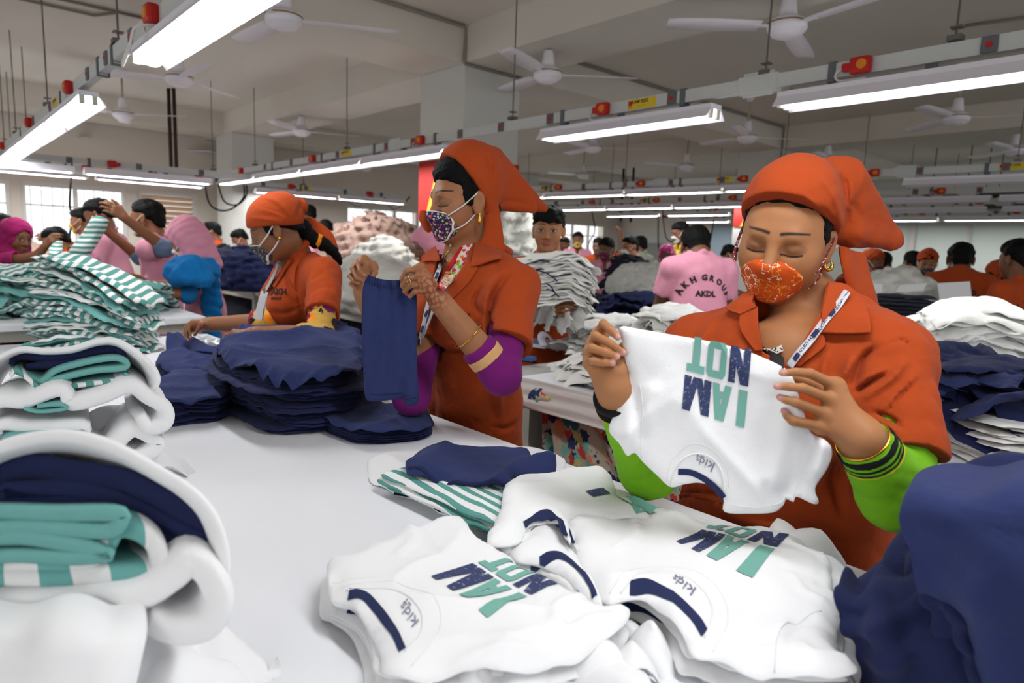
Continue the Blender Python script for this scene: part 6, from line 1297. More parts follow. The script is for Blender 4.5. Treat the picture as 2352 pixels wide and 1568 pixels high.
def worker(label, H, view, pitch, roll, s, tone, spine, sh, arms, tw, tview, hem=None, fat=1.0, neck=None, folds_=(), cuts=(), seed=1, sleeve_r=(.06, .062), sleeve_t=(.7, .7), eyes='closed', bust=.0, collar=()):
    """body and shirt of a near figure; spine: [(pixel, half-width across, half-depth)] from chest to hem"""
    H = W(*H); Rh = fr(view, pitch, roll); Rb = fr(tview); f, l, u = Rb[:, 0], Rb[:, 1], A(0, 0, 1); N = W(*neck)
    B = head_field(H, Rh, s, fat, neck=N, closed=(eyes == 'closed')); T = Field(); Sp = [(W(*p), a, b) for p, a, b in spine]
    feet = Sp[-1][0]; t = thing('person', label, 'person', (feet[0], feet[1], 0))
    for (p, a, b), (q, a2, b2) in zip(Sp, Sp[1:]): T.cap(p, q, a, a2, k=.05, flat=(b / a + b2 / a2) / 2, n=f); B.cap(p, q, b * .7, b2 * .7, k=.05)
    Ls, Rs = W(*sh[0]), W(*sh[1]); Sm = (Ls + Rs) / 2
    for S_ in (Ls, Rs): T.cap(Sm + (S_ - Sm) * .25 + (N - Sm) * .12, S_, .062 * s, .058 * s, k=.06); B.cap(Sm, S_, .05, .045, k=.03)
    B.cap(N, Sp[0][0], .055, .1, k=.04); T.cap(N - u * .03, Sp[0][0], .07 * s, .12 * s, k=.05)
    if bust:
        for sg in (1, -1): T.ell(Sp[0][0] + f * Sp[0][2] * .72 + l * sg * .07 - u * .03, A(.07, .075, .07) * bust, Rb, .06)
    hands = []; tips = []
    for i, (S_, a) in enumerate(((Ls, arms[0]), (Rs, arms[1]))):
        E, Wr = W(*a['e']), W(*a['w']); ar = a.get('r', (.043, .041, .026))
        B.cap(S_, E, ar[0], ar[1], k=.01).cap(E, Wr, ar[1], ar[2], k=.02)
        q = sleeve_t[i]; T.cap(S_, S_ + (E - S_) * q, sleeve_r[0], sleeve_r[1], k=.045, cut='b'); T.cap(S_ + (E - S_) * (q - .05), S_ + (E - S_) * (q + .12), sleeve_r[1] - .016, sleeve_r[1] - .009, k=.002, op='s')
        Kn = []
        for fj in a['f']:
            P = finger(B, fj, a.get('fr', .0075)); Kn.append(P[0]); tips.append((P[-1] - CF * .004 + nrm(P[-1] - P[-2]) * .002, 0)); B.cap(Wr + (P[0] - Wr) * .25, P[0], .0145, .0105, k=.016)
        if 'th' in a: P = finger(B, a['th'], a.get('fr', .0075) * 1.15); B.cap(Wr, P[0], .017, .0125, k=.016)
        hands.append((Wr, E, Kn))
    
    for c in collar: P = [W(*q) for q in c]; [T.cap(P[i], P[i + 1], .012, .012, k=.012) for i in range(len(P) - 1)]
    T.noise(.0065, 19, seed, stretch=(1, 1, .5), n=4, sharp=True); T.noise(.0018, 60, seed + 3, stretch=(1, 1, .6), n=4, sharp=True); folds(T, folds_)
    for poly, dm in cuts: cut_px(T, poly, dm)
    T.cap(N - u * .02, N + u * .1, .056 * s, .062 * s, k=.006, op='s')
    T.plane(Sp[-1][0], u * -1)
    for sg in (1, -1):
        hp = A(feet[0], feet[1], Sp[-1][0][2]) + l * sg * .08; an = A(feet[0], feet[1], .1) + l * sg * .09
        LG = Field().cap(hp + u * .1, (hp + an) / 2, .085, .075, k=.03).cap((hp + an) / 2, an, .075, .06, k=.02); fobj('trouser_leg', LG, .012, dark, t)
        fo = Field().cap(an - u * .055, an + f * .15 - u * .06, .042, .036, k=.01); fo.plane((0, 0, .004), -u); fobj('shoe', fo, .01, hairm, t)
    return dict(t=t, H=H, Rh=Rh, N=N, B=B, T=T, s=s, f=f, l=l, u=u, fat=fat, tips=tips, hands=hands, S=(Ls, Rs), tone=tone, eyes=eyes, Sp=Sp, L=lambda x, y, z: H + Rh @ (A(x, y, z) * s))
def body(D, hf, hh, hb, spots=(), nailcol=(206, 150, 140)):
    H = D['H']; zc = H[2] - .165 * D['s']; specs = [(hf, H - .165 * D['s'], H + .165 * D['s'])]
    for Wr, E, Kn in D['hands']:
        P = np.array(Kn + [q for q, _ in D['tips'] if np.linalg.norm(q - Wr) < .2] + [Wr + (E - Wr) * .35]); specs.append((hh, *bx(P, .022)))
    lo, hi = D['B'].bounds(); V, Q, n = [], [], 0
    for k, (h, a, b) in enumerate(specs + [(hb, lo, A(hi[0], hi[1], zc + hb * 3))]):
        v, q = D['B'].mesh(h, a, b); v = relax(v, q, 1)
        if k == len(specs):
            c = v[q].mean(1); keep = np.ones(len(q), bool)
            for _, a2, b2 in specs: keep &= ~((c > a2 + hb * 1.5) & (c < b2 - hb * 1.5)).all(1)
            q = q[keep]
        V.append(v); Q.append(q + n); n += len(v)
    V = np.concatenate(V); Q = np.concatenate(Q); C = skincol(H, D['Rh'], D['s'], D['tone'], D['eyes'])(V); nails(V, C, D['tips'], nailcol); henna(V, C, spots)
    return mesh('body', V, Q, skinm[D['tone']], D['t'], True, C)
def hair_cap(D, h=.003, edge=((.086, .052), (.58, -.81)), bulk=0.0):
    L, s, Rh = D['L'], D['s'], D['Rh']; g = Field().ell(L(-.016, 0, .038), A(.099, .081, .081) * s, Rh, 0).ell(L(-.06, 0, -.03), A(.05, .06, .06) * s, Rh, .02)
    if bulk: g.ell(L(.012, 0, .075 + bulk * .6), A(.07, .07, .05) * s, Rh, .03)
    (px_, pz_), (nx, nz) = edge; g.plane(L(px_, 0, pz_), Rh @ A(nx, 0, nz), k=.014)
    for y in (-1, 1): g.ell(L(.012, y * .071, .02), A(.026, .0105, .036) * s, Rh, .01)
    g.noise(.0015, 260, 3, n=3); return fobj('hair', g, h, hairm, D['t'])
def loop_mask(D, m, rim, straps, lo=(.085, 0, -.062), r=(.075, .058, .046), h=.002, rimm=None, loopm=None):
    """cloth mask with a bound edge and ear loops"""
    L, s, Rh, fat = D['L'], D['s'], D['Rh'], D['fat']
    G = head_field(D['H'], Rh, s, fat, grow=.005); G.ell(L(.07, 0, -.052), A(.034, .038, .05) * s, Rh, .03); G.ell(L(*lo), A(*r) * s, Rh, .0015, 'i'); o = fobj('face_mask', G, h, m, D['t'], smooth=2)
    Q = head_field(D['H'], Rh, s, fat, grow=.0045)
    for P in straps:
        c = Q.push([L(*q) for q in spline(P, 14)], .0025); MB().tube(c, (.0028 if loopm else .0042) * s, 8, flat=.45).obj('ear_loop', loopm or maskw, o, True)
    if rim:
        Q2 = G
        for P in rim: c = Q2.push([L(*q) for q in spline(P, 26)], .0012); MB().tube(c, .0048 * s, 8, flat=.4).obj('mask_binding', rimm or maskw, o, True)
    return o
def bangle(name, c, ax, r, th, m, parent, el=1.0):
    ax = nrm(ax); a = nrm(np.cross(ax, A(0, 0, 1))); b = np.cross(ax, a); P = [c + r * (cos(k) * a + sin(k) * b * el) for k in np.linspace(0, 2 * pi, 40, endpoint=False)]
    return MB().tube(P, th, 8, close=True).obj(name, m, parent, True)
def sleeve_band(name, a, b, r0, r1, m, parent, h=.003, noise=.0015, cut='ab', seed=3):
    g = Field().cap(a, b, r0, r1, k=0, cut=cut)
    if noise: g.noise(noise, 70, seed, n=4, sharp=True)
    return fobj(name, g, h, m, parent)

# ---- right woman
R = worker('woman in rust uniform, orange scarf and orange printed mask holding up a white t-shirt', (1806, 546, 1.20), 36, 16, -7, .915, 'a',
    [((1845, 880, 1.19), .178, .125), ((1815, 1060, 1.24), .182, .135), ((1795, 1220, 1.33), .202, .14), ((1790, 1420, 1.43), .22, .15)],
    ((2040, 822, 1.05), (1600, 800, 1.31)),
    (dict(e=(2062, 1135, .955), w=(1978, 1005, .905), r=(.046, .047, .031), fr=.0074, f=[[(1921, 886, .915), (1860, 857, .895), (1828, 854, .89), (1797, 856, .895)], [(1912, 918, .912), (1844, 891, .885), (1813, 888, .885), (1784, 887, .893)], [(1903, 952, .912), (1826, 923, .887), (1806, 918, .889), (1791, 912, .895)], [(1890, 980, .914), (1821, 966, .893), (1809, 955, .896), (1801, 943, .90)]], th=[(1925, 925, .945), (1870, 885, .945), (1822, 868, .925)]),
     dict(e=(1490, 1075, 1.16), w=(1412, 893, 1.0), r=(.044, .045, .03), fr=.0078, f=[[(1377, 768, 1.03), (1386, 743, 1.0), (1403, 758, .972), (1419, 774, .966)], [(1366, 787, 1.02), (1369, 772, .985), (1402, 789, .965), (1432, 810, .97)], [(1358, 808, 1.01), (1360, 800, .975), (1390, 809, .96), (1417, 819, .968)], [(1357, 832, 1.0), (1361, 829, .97), (1388, 832, .962), (1406, 833, .968)]], th=[(1420, 855, .985), (1436, 825, .99), (1432, 795, .985)])),
    None, 44, fat=1.2, collar=[[(1985, 670, 1.35), (1950, 645, 1.27), (1912, 655, 1.215), (1890, 700, 1.19)]], neck=(1855, 705, 1.24), bust=1.1, seed=11, sleeve_r=(.064, .066), sleeve_t=(.74, .7),
    folds_=[([(2037, 856), (1994, 878), (1961, 907)], -.018, 7, 1.2), ([(2040, 846), (2000, 866), (1962, 894)], .010, 7, 1.2), ([(2088, 817), (2047, 870), (1977, 918)], .010, 8, 1.2), ([(2112, 854), (2067, 899), (2030, 944)], .010, 7, 1.2), ([(2102, 876), (2058, 916), (2040, 952)], -.010, 6, 1.2), ([(1957, 895), (1979, 829), (2018, 792)], -.016, 8, 1.2), ([(1932, 882), (1960, 815)], .010, 9, 1.2), ([(2075, 984), (2039, 958), (2002, 948)], -.012, 6, 1.2), ([(2066, 994), (2030, 972), (2000, 962)], .007, 6, 1.2), ([(2040, 1032), (2100, 1032), (2160, 1031)], -.004, 3, 1.2), ([(2040, 790), (2075, 782), (2100, 812)], -.005, 3, 1.2),
    ([(1905, 800), (1890, 850), (1890, 900)], .008, 9, 1.25), ([(1600, 760), (1575, 830), (1570, 900)], -.01, 8, 1.4), ([(1640, 740), (1600, 800), (1590, 860)], .008, 8, 1.4), ([(1540, 1140), (1640, 1130), (1720, 1160)], -.01, 8, 1.4), ([(1930, 1040), (1915, 1110), (1940, 1200)], -.014, 10, 1.4), ([(1960, 1050), (1950, 1120), (1965, 1190)], .010, 10, 1.4), ([(1850, 1190), (1900, 1230), (1960, 1250)], -.009, 9, 1.4), ([(1700, 1200), (1780, 1210), (1850, 1240)], .007, 9, 1.4)],
    cuts=[([(1728, 640), (1900, 640), (1884, 720), (1812, 838), (1748, 806)], 1.26)])
hlL = bx([R['hands'][0][0]], .1)
body(R, .0017, .0018, .004)
T = R['T']; ro = fobj('shirt', T, .0036, orange, R['t'], smooth=1)
# collar, lapels, placket
patch('collar', T, [[(1738, 662), (1712, 672), (1690, 690)], [(1728, 690), (1700, 698), (1668, 708)], [(1738, 705), (1722, 712), (1700, 722)]], orange, ro, .009, .004)
patch('lapel', T, [[(1740, 704), (1722, 712), (1700, 724)], [(1742, 750), (1722, 752), (1702, 758)], [(1752, 805), (1745, 806), (1735, 806)]], orange, ro, .006, .004)
patch('collar', T, [[(1905, 650), (1945, 655), (1985, 690)], [(1890, 710), (1940, 715), (1998, 735)], [(1886, 764), (1940, 766), (2000, 764)]], orange, ro, .010, .004)
patch('lapel', T, [[(1886, 716), (1888, 740), (1890, 772)], [(1855, 770), (1872, 785), (1893, 796)], [(1815, 834), (1825, 840), (1835, 842)]], orange, ro, .006, .004)
patch('undershirt', R['B'], [[(1730, 788), (1760, 800), (1800, 822)], [(1735, 812), (1765, 825), (1800, 845)]], black, ro, .004, .002); patch('undershirt_trim', R['B'], [[(1752, 800), (1775, 800), (1795, 792)], [(1770, 812), (1785, 812), (1800, 806)]], print_mat('speckled trim', (214, 210, 200), [(40, 40, 40)], 260, .4), ro, .006, .0015)
MB().lathe([(.001, .003), (.006, .003), (.007, 0)], onto(T, [(1653, 1155)], .001)[0], 14, axis=-CF).obj('button', orange, ro)
strip('placket', T, [(1560, 1140), (1600, 1138), (1660, 1150), (1700, 1172)], 10, orange, ro, .003)
# lanyard
la = strip('lanyard', T, [(1946, 668), (1925, 700), (1895, 735), (1862, 780), (1836, 810), (1812, 842)], 17, lanw, R['t'], .012)
for k, (a, b) in enumerate((((1916, 712), (1906, 724)), ((1878, 757), (1866, 773)), ((1834, 812), (1824, 826)))): strip('navy_mark', T, [a, b], 9, lann, la, .0145, 6)
for q in ((1898, 735), (1852, 790), (1935, 690)):
    w0 = onto(T, [q], .0148)[0]; dr = nrm(onto(T, [(q[0] + 12, q[1] - 16)], .0148)[0] - w0); nn_ = nrm(np.cross(dr, -CF)) * -1
    text_obj('lettering', 'AKH GROUP', .0085, lambda V: w0 + np.outer(V[:, 0], -dr) + np.outer(V[:, 1] - .003, nn_), lann, la, .0002)
# green sleeves, bands and bracelets
green = cloth('lime green jersey', (118, 182, 28), .002, .0008)
(Wl, El, _), (Wr_, Er, _) = R['hands']; Sl, Sr = R['S']
g = Field().cap(Wl + (El - Wl) * .06, El, .037, .051, k=.0).cap(El, El + (Sl - El) * .55, .051, .054, k=.02); g.plane(Wl + (El - Wl) * .08, Wl - El); g.noise(.0012, 80, 5, n=3, sharp=True); fobj('undersleeve', g, .003, green, R['t'])
g = Field().cap(Wr_ + (Er - Wr_) * .1, Er, .036, .05, k=.0).cap(Er, Er + (Sr - Er) * .5, .05, .052, k=.02); g.plane(Wr_ + (Er - Wr_) * .1, Wr_ - Er); g.noise(.0012, 80, 6, n=3, sharp=True); fobj('undersleeve', g, .003, green, R['t'])
for Wq, Eq, r_ in ((Wl, El, .037), (Wr_, Er, .036)):
    ax = nrm(Eq - Wq)
    for o_, w_, m_ in ((.012, .010, black), (.027, .003, black), (.034, .0025, black), (.039, .0015, mat('yellow stitch', (214, 180, 50), .8))): sleeve_band('cuff_band', Wq + ax * o_, Wq + ax * (o_ + w_), r_ + .0012 + o_ * .09, r_ + .0012 + (o_ + w_) * .09, m_, R['t'], .0022 if w_ > .004 else .0012, 0)
bangle('bracelet', Wl + nrm(El - Wl) * .004, El - Wl, .035, .0016, goldm, R['t'])
# head: hair, scarf, mask, earring
hair_cap(R, .0025, ((.066, .078), (.66, -.75)))
L = R['L']; g = Field().ell(L(-.016, 0, .037), A(.106, .0905, .088) * .95, R['Rh'], 0).ell(L(-.03, 0, .088), A(.084, .072, .066) * .95, R['Rh'], .04).ell(L(.01, 0, .075), A(.07, .068, .06) * .95, R['Rh'], .03)
g.plane(L(.062, 0, .088), R['Rh'] @ A(.66, 0, -.75), k=.004); g.ell(L(.035, 0, -.03), A(.1, .12, .045), R['Rh'], .012, 's')
g.cap(W(1925, 445, 1.230), W(2045, 540, 1.280), .070, .020, k=.035, flat=.62, n=CF).cap(W(1940, 500, 1.230), W(2040, 558, 1.270), .052, .013, k=.02, flat=.6, n=CF).cap(W(1960, 540, 1.220), W(2062, 556, 1.280), .02, .008, k=.02)
folds(g, [([(1840, 440), (1890, 490), (1928, 530)], .004, 6, 1.3), ([(1880, 405), (1915, 450), (1938, 530)], .005, 7, 1.3), ([(1800, 470), (1860, 500), (1910, 530)], .003, 5, 1.3), ([(1925, 395), (1945, 440), (1946, 540)], -.007, 8, 1.3), ([(1965, 395), (1950, 470), (1955, 470)], .006, 10, 1.3), ([(1955, 545), (2000, 570), (2050, 572)], -.004, 8, 1.3), ([(1960, 465), (1975, 500)], -.006, 9, 1.3)]); g.noise(.0012, 60, 7, n=3, sharp=True)
fobj('head_scarf', g, .0026, orange, R['t'])
sheet('scarf_tail', [[W(1926, 566, 1.180), W(1950, 572, 1.185), W(1972, 578, 1.210), W(1985, 588, 1.230)], [W(1932, 610, 1.175), W(1960, 625, 1.175), W(1985, 632, 1.200), W(2000, 640, 1.230)], [W(1948, 662, 1.180), W(1975, 675, 1.175), W(2002, 680, 1.195), W(2016, 690, 1.220)], [W(1975, 730, 1.180), W(1996, 735, 1.175), W(2018, 742, 1.195), W(2028, 748, 1.220)]], 30, 24, .003, orange, R['t'], disp=lambda u, v: .003 * np.sin(v * 9 + u * 2))
maskor = print_mat('orange mask with white tendrils', (196, 78, 24), [(238, 226, 210), (244, 232, 214), (226, 150, 60)], 50, .50, jag=1.0, ring=.43)
N_, L_, b_ = nodes(maskor)
mo = loop_mask(R, maskor, None, [[(.058, .056, -.036), (.035, .07, -.012), (.0, .082, .012)], [(.052, .055, -.07), (.02, .068, -.05), (-.012, .08, -.03)], [(.058, -.056, -.036), (.03, -.07, -.012), (.0, -.082, .012)]], lo=(.088, 0, -.062), r=(.078, .06, .043), h=.0019, loopm=print_mat('maroon speckled loop', (120, 36, 44), [(230, 210, 200), (60, 90, 96)], 260, .35))
er = thing('earring_piece', 'x', 'x'); bpy.data.objects.remove(er)
e_ = MB(); P = [L(-.003, .084, -.037) + A(0, 0, -.006) + .0075 * (cos(a) * A(0, 0, 1) + sin(a) * nrm(CR + .2 * CF)) for a in np.linspace(.4, 5.6, 16)]; e_.tube(P, [.0012 + .003 * sin(pi * i / 15) for i in range(16)], 8); e_.obj('earring', goldm, R['t'], True)

# ---- the held t-shirt
def hd(x, y): return np.interp(x, [1400, 1440, 1620, 1810, 1900], [.985, .972, .945, .905, .90]) + .02 * ((y - 760) / 400)
class Held:
    def __init__(s, name, outline, dfn, th, label, cat, m, sp=.007, amp=.004, seed=1, fl=()):
        O = spline(outline, len(outline) * 4, True); V, T_, d = fill(O, sp * 1000 * 1.6); s.dfn, s.amp, s.seed, s.fl = dfn, amp, seed, fl
        P = s.pos(V); n = nrm(-CF); e = np.clip(d / 14, .2, 1)[:, None]; VV, Fc = shell(V, T_[:, ::-1], P - CF * th * .5 * e, P + CF * th * .5 * e); s.th = th; s.o = tag(mesh(name, VV, Fc, m), label, cat)
    def pos(s, V):
        V = np.asarray(V, float); q = np.column_stack([V, np.zeros(len(V))]) / 1000; d = np.array([s.dfn(x, y) for x, y in V]) + wnoise(q[:, :2], s.seed, 9, 4) * s.amp + (1 - np.abs(wnoise(q[:, :2], s.seed + 3, 12, 3))) ** 3 * -s.amp
        for pts, a, wd in s.fl:
            P = spline(pts, 14); m = np.min([((V - p) ** 2).sum(1) for p in P], 0); d = d - a * np.exp(-m / wd ** 2)
        return CO + (CF + np.outer((V[:, 0] - 1176) / FPX, CR) + np.outer((784 - V[:, 1]) / FPX, CU)) * d[:, None]
    def on(s, V, lift=.001): return s.pos(V) - CF * (s.th * .5 + lift)
ho = [(1424, 751), (1470, 756), (1540, 768), (1640, 786), (1720, 808), (1800, 844), (1822, 870), (1838, 920), (1862, 990), (1895, 1010), (1912, 1035), (1900, 1075), (1872, 1120), (1880, 1152), (1866, 1156), (1830, 1140), (1822, 1152), (1806, 1146), (1798, 1160), (1776, 1176), (1720, 1179), (1664, 1175), (1662, 1145), (1640, 1118), (1605, 1108), (1570, 1112), (1540, 1118), (1510, 1092), (1478, 1062), (1458, 1040), (1440, 1046), (1424, 1020), (1398, 986), (1418, 940), (1436, 900), (1432, 872), (1444, 856), (1437, 830), (1430, 790)]
Hs = Held('t_shirt', ho, hd, .006, 'white t-shirt printed I AM NOT held upside down by the right woman', 't-shirt', teew, .006, .005, 3, [([(1830, 920), (1800, 1000), (1770, 1100)], .012, 26), ([(1860, 1000), (1835, 1080), (1810, 1130)], -.014, 20), ([(1500, 900), (1480, 960), (1450, 1000)], .008, 20), ([(1440, 860), (1460, 930), (1470, 1000)], -.006, 14), ([(1890, 1020), (1870, 1080)], .012, 16), ([(1430, 760), (1520, 850), (1600, 1000)], .004, 40)])
fq = bil([(1724, 803), (1579, 769), (1565, 938), (1707, 982)])
for (V, Fc), m in zip(block_letters(lambda P: Hs.on(fq(P), .0012)), (letg, letn)): mesh('printed_letters', V, [f[::-1] for f in Fc], m, Hs.o, False)
def hband(path, w_, m, nm, lift=.001):
    C = spline(path, 30); t = np.gradient(C, axis=0); t /= np.linalg.norm(t, axis=1, keepdims=True); nn = np.column_stack([-t[:, 1], t[:, 0]]) * w_ / 2; V = np.concatenate([Hs.on(C - nn, lift), Hs.on(C + nn, lift)]); return mesh(nm, V, [(i, i + 1, 31 + i, 30 + i) for i in range(29)], m, Hs.o)
hband([(1556, 1082), (1585, 1084), (1615, 1098), (1642, 1120), (1660, 1142)], 14, tape, 'neck_tape')
MB().tube(Hs.on(spline([(1541, 1116), (1546, 1085), (1562, 1058), (1590, 1042), (1620, 1044), (1645, 1062), (1658, 1090), (1662, 1130)], 30), .0), .0016, 6).obj('neck_seam', ribw, Hs.o, True)
MB().tube(Hs.on(spline([(1530, 1105), (1540, 1060), (1570, 1028), (1600, 1018), (1640, 1035), (1668, 1075), (1672, 1120)], 30), -.0004), .0009, 6).obj('neck_seam', ribw, Hs.o, True)
MB().tube(Hs.on(spline([(1468, 880), (1476, 940), (1470, 1000), (1474, 1050)], 24), -.0003), .0009, 6).obj('sleeve_seam', ribw, Hs.o, True)
MB().tube(Hs.on(spline([(1680, 1158), (1740, 1164), (1790, 1154), (1800, 1140)], 24), -.0003), .0009, 6).obj('sleeve_seam', ribw, Hs.o, True)
def htext(st, quad): f = bil(quad); V, Fc = text2d(st, 1, 0, .2); lo, hi = V.min(0), V.max(0); V = (V - lo) / (hi - lo); mesh('printed_text', Hs.on(f(V), .0012), Fc, kidp, Hs.o, False)
htext('kids', [(1641, 1062), (1599, 1043), (1595, 1060), (1632, 1083)]); htext('-- -', [(1616, 1048), (1600, 1041), (1598, 1044), (1614, 1051)])

# ---- middle woman
M_ = worker('woman in rust uniform, orange scarf and floral mask holding up navy shorts', (1066, 463, 1.80), 59, 8, 1, .925, 'b',
    [((1090, 700, 1.80), .150, .108), ((1085, 820, 1.86), .145, .110), ((1090, 930, 1.99), .165, .12), ((1095, 1060, 2.09), .18, .125)],
    ((1178, 655, 1.70), (1010, 632, 1.92)),
    (dict(e=(1152, 862, 1.545), w=(1018, 702, 1.49), r=(.040, .040, .0265), fr=.0070, f=[[(966, 616, 1.475), (934, 622, 1.465), (923, 640, 1.475), (924, 652, 1.49)], [(972, 632, 1.465), (934, 641, 1.452), (924, 656, 1.465), (929, 664, 1.485)], [(977, 648, 1.465), (940, 657, 1.455), (930, 669, 1.468), (936, 676, 1.485)], [(984, 664, 1.47), (952, 670, 1.462), (942, 680, 1.475)]], th=[(975, 660, 1.50), (945, 655, 1.51), (928, 650, 1.505)]),
     dict(e=(945, 912, 1.66), w=(838, 676, 1.60), r=(.040, .039, .025), fr=.0062, f=[[(837, 597, 1.60), (822, 606, 1.56), (827, 622, 1.535), (838, 632, 1.53)], [(825, 602, 1.60), (809, 617, 1.56), (819, 637, 1.535), (840, 646, 1.53)], [(818, 615, 1.60), (803, 634, 1.565), (813, 646, 1.545), (826, 650, 1.54)], [(818, 632, 1.60), (807, 651, 1.57), (818, 662, 1.555)]], th=[(856, 612, 1.60), (862, 626, 1.58), (855, 636, 1.565)])),
    None, 52, fat=.98, neck=(1072, 580, 1.86), bust=.95, collar=[[(1170, 580, 1.98), (1142, 562, 1.89), (1110, 562, 1.82), (1088, 590, 1.80)]], seed=23, sleeve_r=(.058, .064), sleeve_t=(.68, .62),
    folds_=[([(1171, 626), (1134, 680), (1122, 743), (1126, 780)], -.018, 7, 1.95), ([(1156, 626), (1122, 660), (1110, 712)], .010, 7, 1.95), ([(1107, 726), (1088, 694), (1110, 650)], -.011, 6, 1.95), ([(1214, 641), (1196, 719)], .008, 8, 1.95), ([(986, 796), (1064, 806), (1115, 798)], -.010, 5, 2.05), ([(990, 786), (1060, 794)], .006, 6, 2.05), ([(1018, 929), (1080, 918)], -.005, 3, 2.1), ([(1146, 870), (1152, 965)], .010, 8, 2.1), ([(1130, 880), (1134, 960)], -.008, 7, 2.1), ([(1120, 975), (1160, 985), (1185, 970)], -.008, 6, 2.1), ([(1060, 690), (1040, 735), (1000, 775)], .006, 6, 1.95), ([(1088, 788), (1140, 792), (1200, 796)], -.003, 3, 1.9)],
    cuts=[([(1012, 560), (1088, 540), (1070, 600), (1012, 690), (992, 660)], 1.93)])
body(M_, .0022, .0021, .005, spots=[(W(985, 655, 1.46), .045), (W(1000, 690, 1.47), .03), (W(1040, 730, 1.49), .02)], nailcol=(176, 110, 100))
T = M_['T']; so = fobj('shirt', T, .0042, orange, M_['t'])
patch('collar', T, [[(1000, 566), (985, 575), (968, 590)], [(1008, 585), (992, 592), (972, 600)], [(1010, 598), (1000, 600), (988, 598)]], orange, so, .008, .003)
patch('collar', T, [[(1090, 560), (1120, 550), (1145, 560)], [(1085, 590), (1115, 590), (1152, 590)], [(1082, 612), (1110, 606), (1138, 594)]], orange, so, .010, .003)
patch('lapel', T, [[(1082, 600), (1090, 606), (1098, 614)], [(1055, 640), (1066, 645), (1074, 652)], [(1018, 690), (1024, 692), (1030, 694)]], orange, so, .005, .003)
flor = print_mat('red green floral scarf', (226, 214, 200), [(196, 40, 40), (120, 190, 40), (226, 120, 40), (200, 60, 90)], 70, .5, jag=.6)
patch('neck_scarf', M_['B'], [[(1062, 566), (1074, 562), (1086, 560)], [(1042, 595), (1056, 598), (1072, 600)], [(1022, 630), (1036, 638), (1046, 636)], [(1008, 655), (1016, 664), (1022, 660)]], flor, M_['t'], .012, .006)
patch('neck_scarf_edge', M_['B'], [[(1058, 566), (1064, 568)], [(1036, 600), (1043, 604)], [(1016, 632), (1023, 636)], [(1006, 655), (1011, 660)]], cloth('red cloth', (190, 30, 34)), M_['t'], .014, .004)
MB().tube(M_['B'].push([*[M_['N'] + q for q in ()], *onto(M_['B'], [(1018, 578), (1022, 590), (1030, 600), (1042, 606)], .0)], .001), .0012, 6).obj('necklace', goldm, M_['t'], True)
la = strip('lanyard', T, [(1032, 560), (1016, 600), (1000, 640), (985, 690), (974, 740), (966, 778)], 9, lanw, M_['t'], .010); strip('lanyard', T, [(1004, 690), (990, 720), (978, 750), (967, 780)], 9, lanw, M_['t'], .013)
for q in ((1022, 585), (1006, 625), (982, 712), (972, 748)): strip('navy_mark', T, [q, (q[0] - 6, q[1] + 15)], 5, lann, la, .0125, 6)
q = onto(T, [(964, 790), (964, 850)], .02); bd = MB(); bd.box((q[0] + q[1]) / 2 - CF * .01, (.028, .004, np.linalg.norm(q[0] - q[1])), np.array([CR, np.cross(CU, CR), CU]).T); bd.obj('badge', clearp, M_['t']); MB().box(q[0] - CF * .014 + CU * .006, (.012, .006, .018), np.array([CR, np.cross(CU, CR), CU]).T, .002).obj('badge_clip', mat('chrome', (190, 190, 190), .2, 1), M_['t'])
for wd, sz, dx, dy in (('AKH', .03, 0, 0), ('GROUP', .013, 0, -.02)):
    V, Fc = text2d(wd, sz, .002 if sz > .02 else .001, .02); c = A(1028, 738); P = np.column_stack([c[0] + V[:, 0] * 830, c[1] - (V[:, 1] + dy) * 830]); mesh('logo_print', onto(T, P, .0015), Fc, mat('shirt print dark', None), so, False)
purple = cloth('purple jersey', (112, 26, 104), .002, .0008); tan = cloth('tan band', (206, 160, 110), .001, .0005)
(Wl, El, _), (Wq, Eq, _) = M_['hands']; Sl, Sr = M_['S']; q = .44
a0 = El + (Wl - El) * q; g = Field().cap(a0, El, .041, .044, k=0).cap(El, El + (Sl - El) * .6, .044, .046, k=.02); g.plane(a0, Wl - El); g.noise(.0012, 70, 5, n=3, sharp=True); fobj('undersleeve', g, .003, purple, M_['t'])
sleeve_band('sleeve_stripe', El + (Wl - El) * (q - .1), El + (Wl - El) * (q - .21), .0432, .0437, tan, M_['t'], .002, 0)
g = Field().cap(Eq + (Wq - Eq) * .3, Eq, .041, .044, k=0).cap(Eq, Eq + (Sr - Eq) * .5, .044, .046, k=.02); g.plane(Eq + (Wq - Eq) * .3, Wq - Eq); fobj('undersleeve', g, .004, purple, M_['t'])
bangle('bracelet', Wl + (El - Wl) * .42, (El - Wl) + A(.0, .0, .03), .0375, .0014, goldm, M_['t'], 1.05)
bangle('ring', W(940, 646, 1.447), W(972, 632, 1.465) - W(934, 641, 1.452), .0095, .0012, goldm, M_['t']); MB().lathe([(.001, .003), (.003, .0015), (.001, -.002)], W(937, 646, 1.436), 8, axis=-CF).obj('ring_stone', mat('chrome', None), M_['t'])
hair_cap(M_, .003, ((.078, .068), (.62, -.78)), bulk=.018)
L = M_['L']; g = Field().ell(L(-.022, 0, .048), A(.108, .09, .094) * .95, M_['Rh'], 0).ell(L(-.03, 0, .105), A(.08, .068, .066), M_['Rh'], .04)
g.plane(L(.040, 0, .118), M_['Rh'] @ A(.87, 0, -.49), k=.004)
g.cap(W(1120, 408, 1.840), W(1250, 478, 1.940), .086, .012, k=.03, flat=.55, n=CF).cap(W(1118, 440, 1.830), W(1225, 480, 1.900), .05, .012, k=.02, flat=.6, n=CF).cap(W(1120, 470, 1.800), W(1130, 500, 1.800), .03, .02, k=.02)
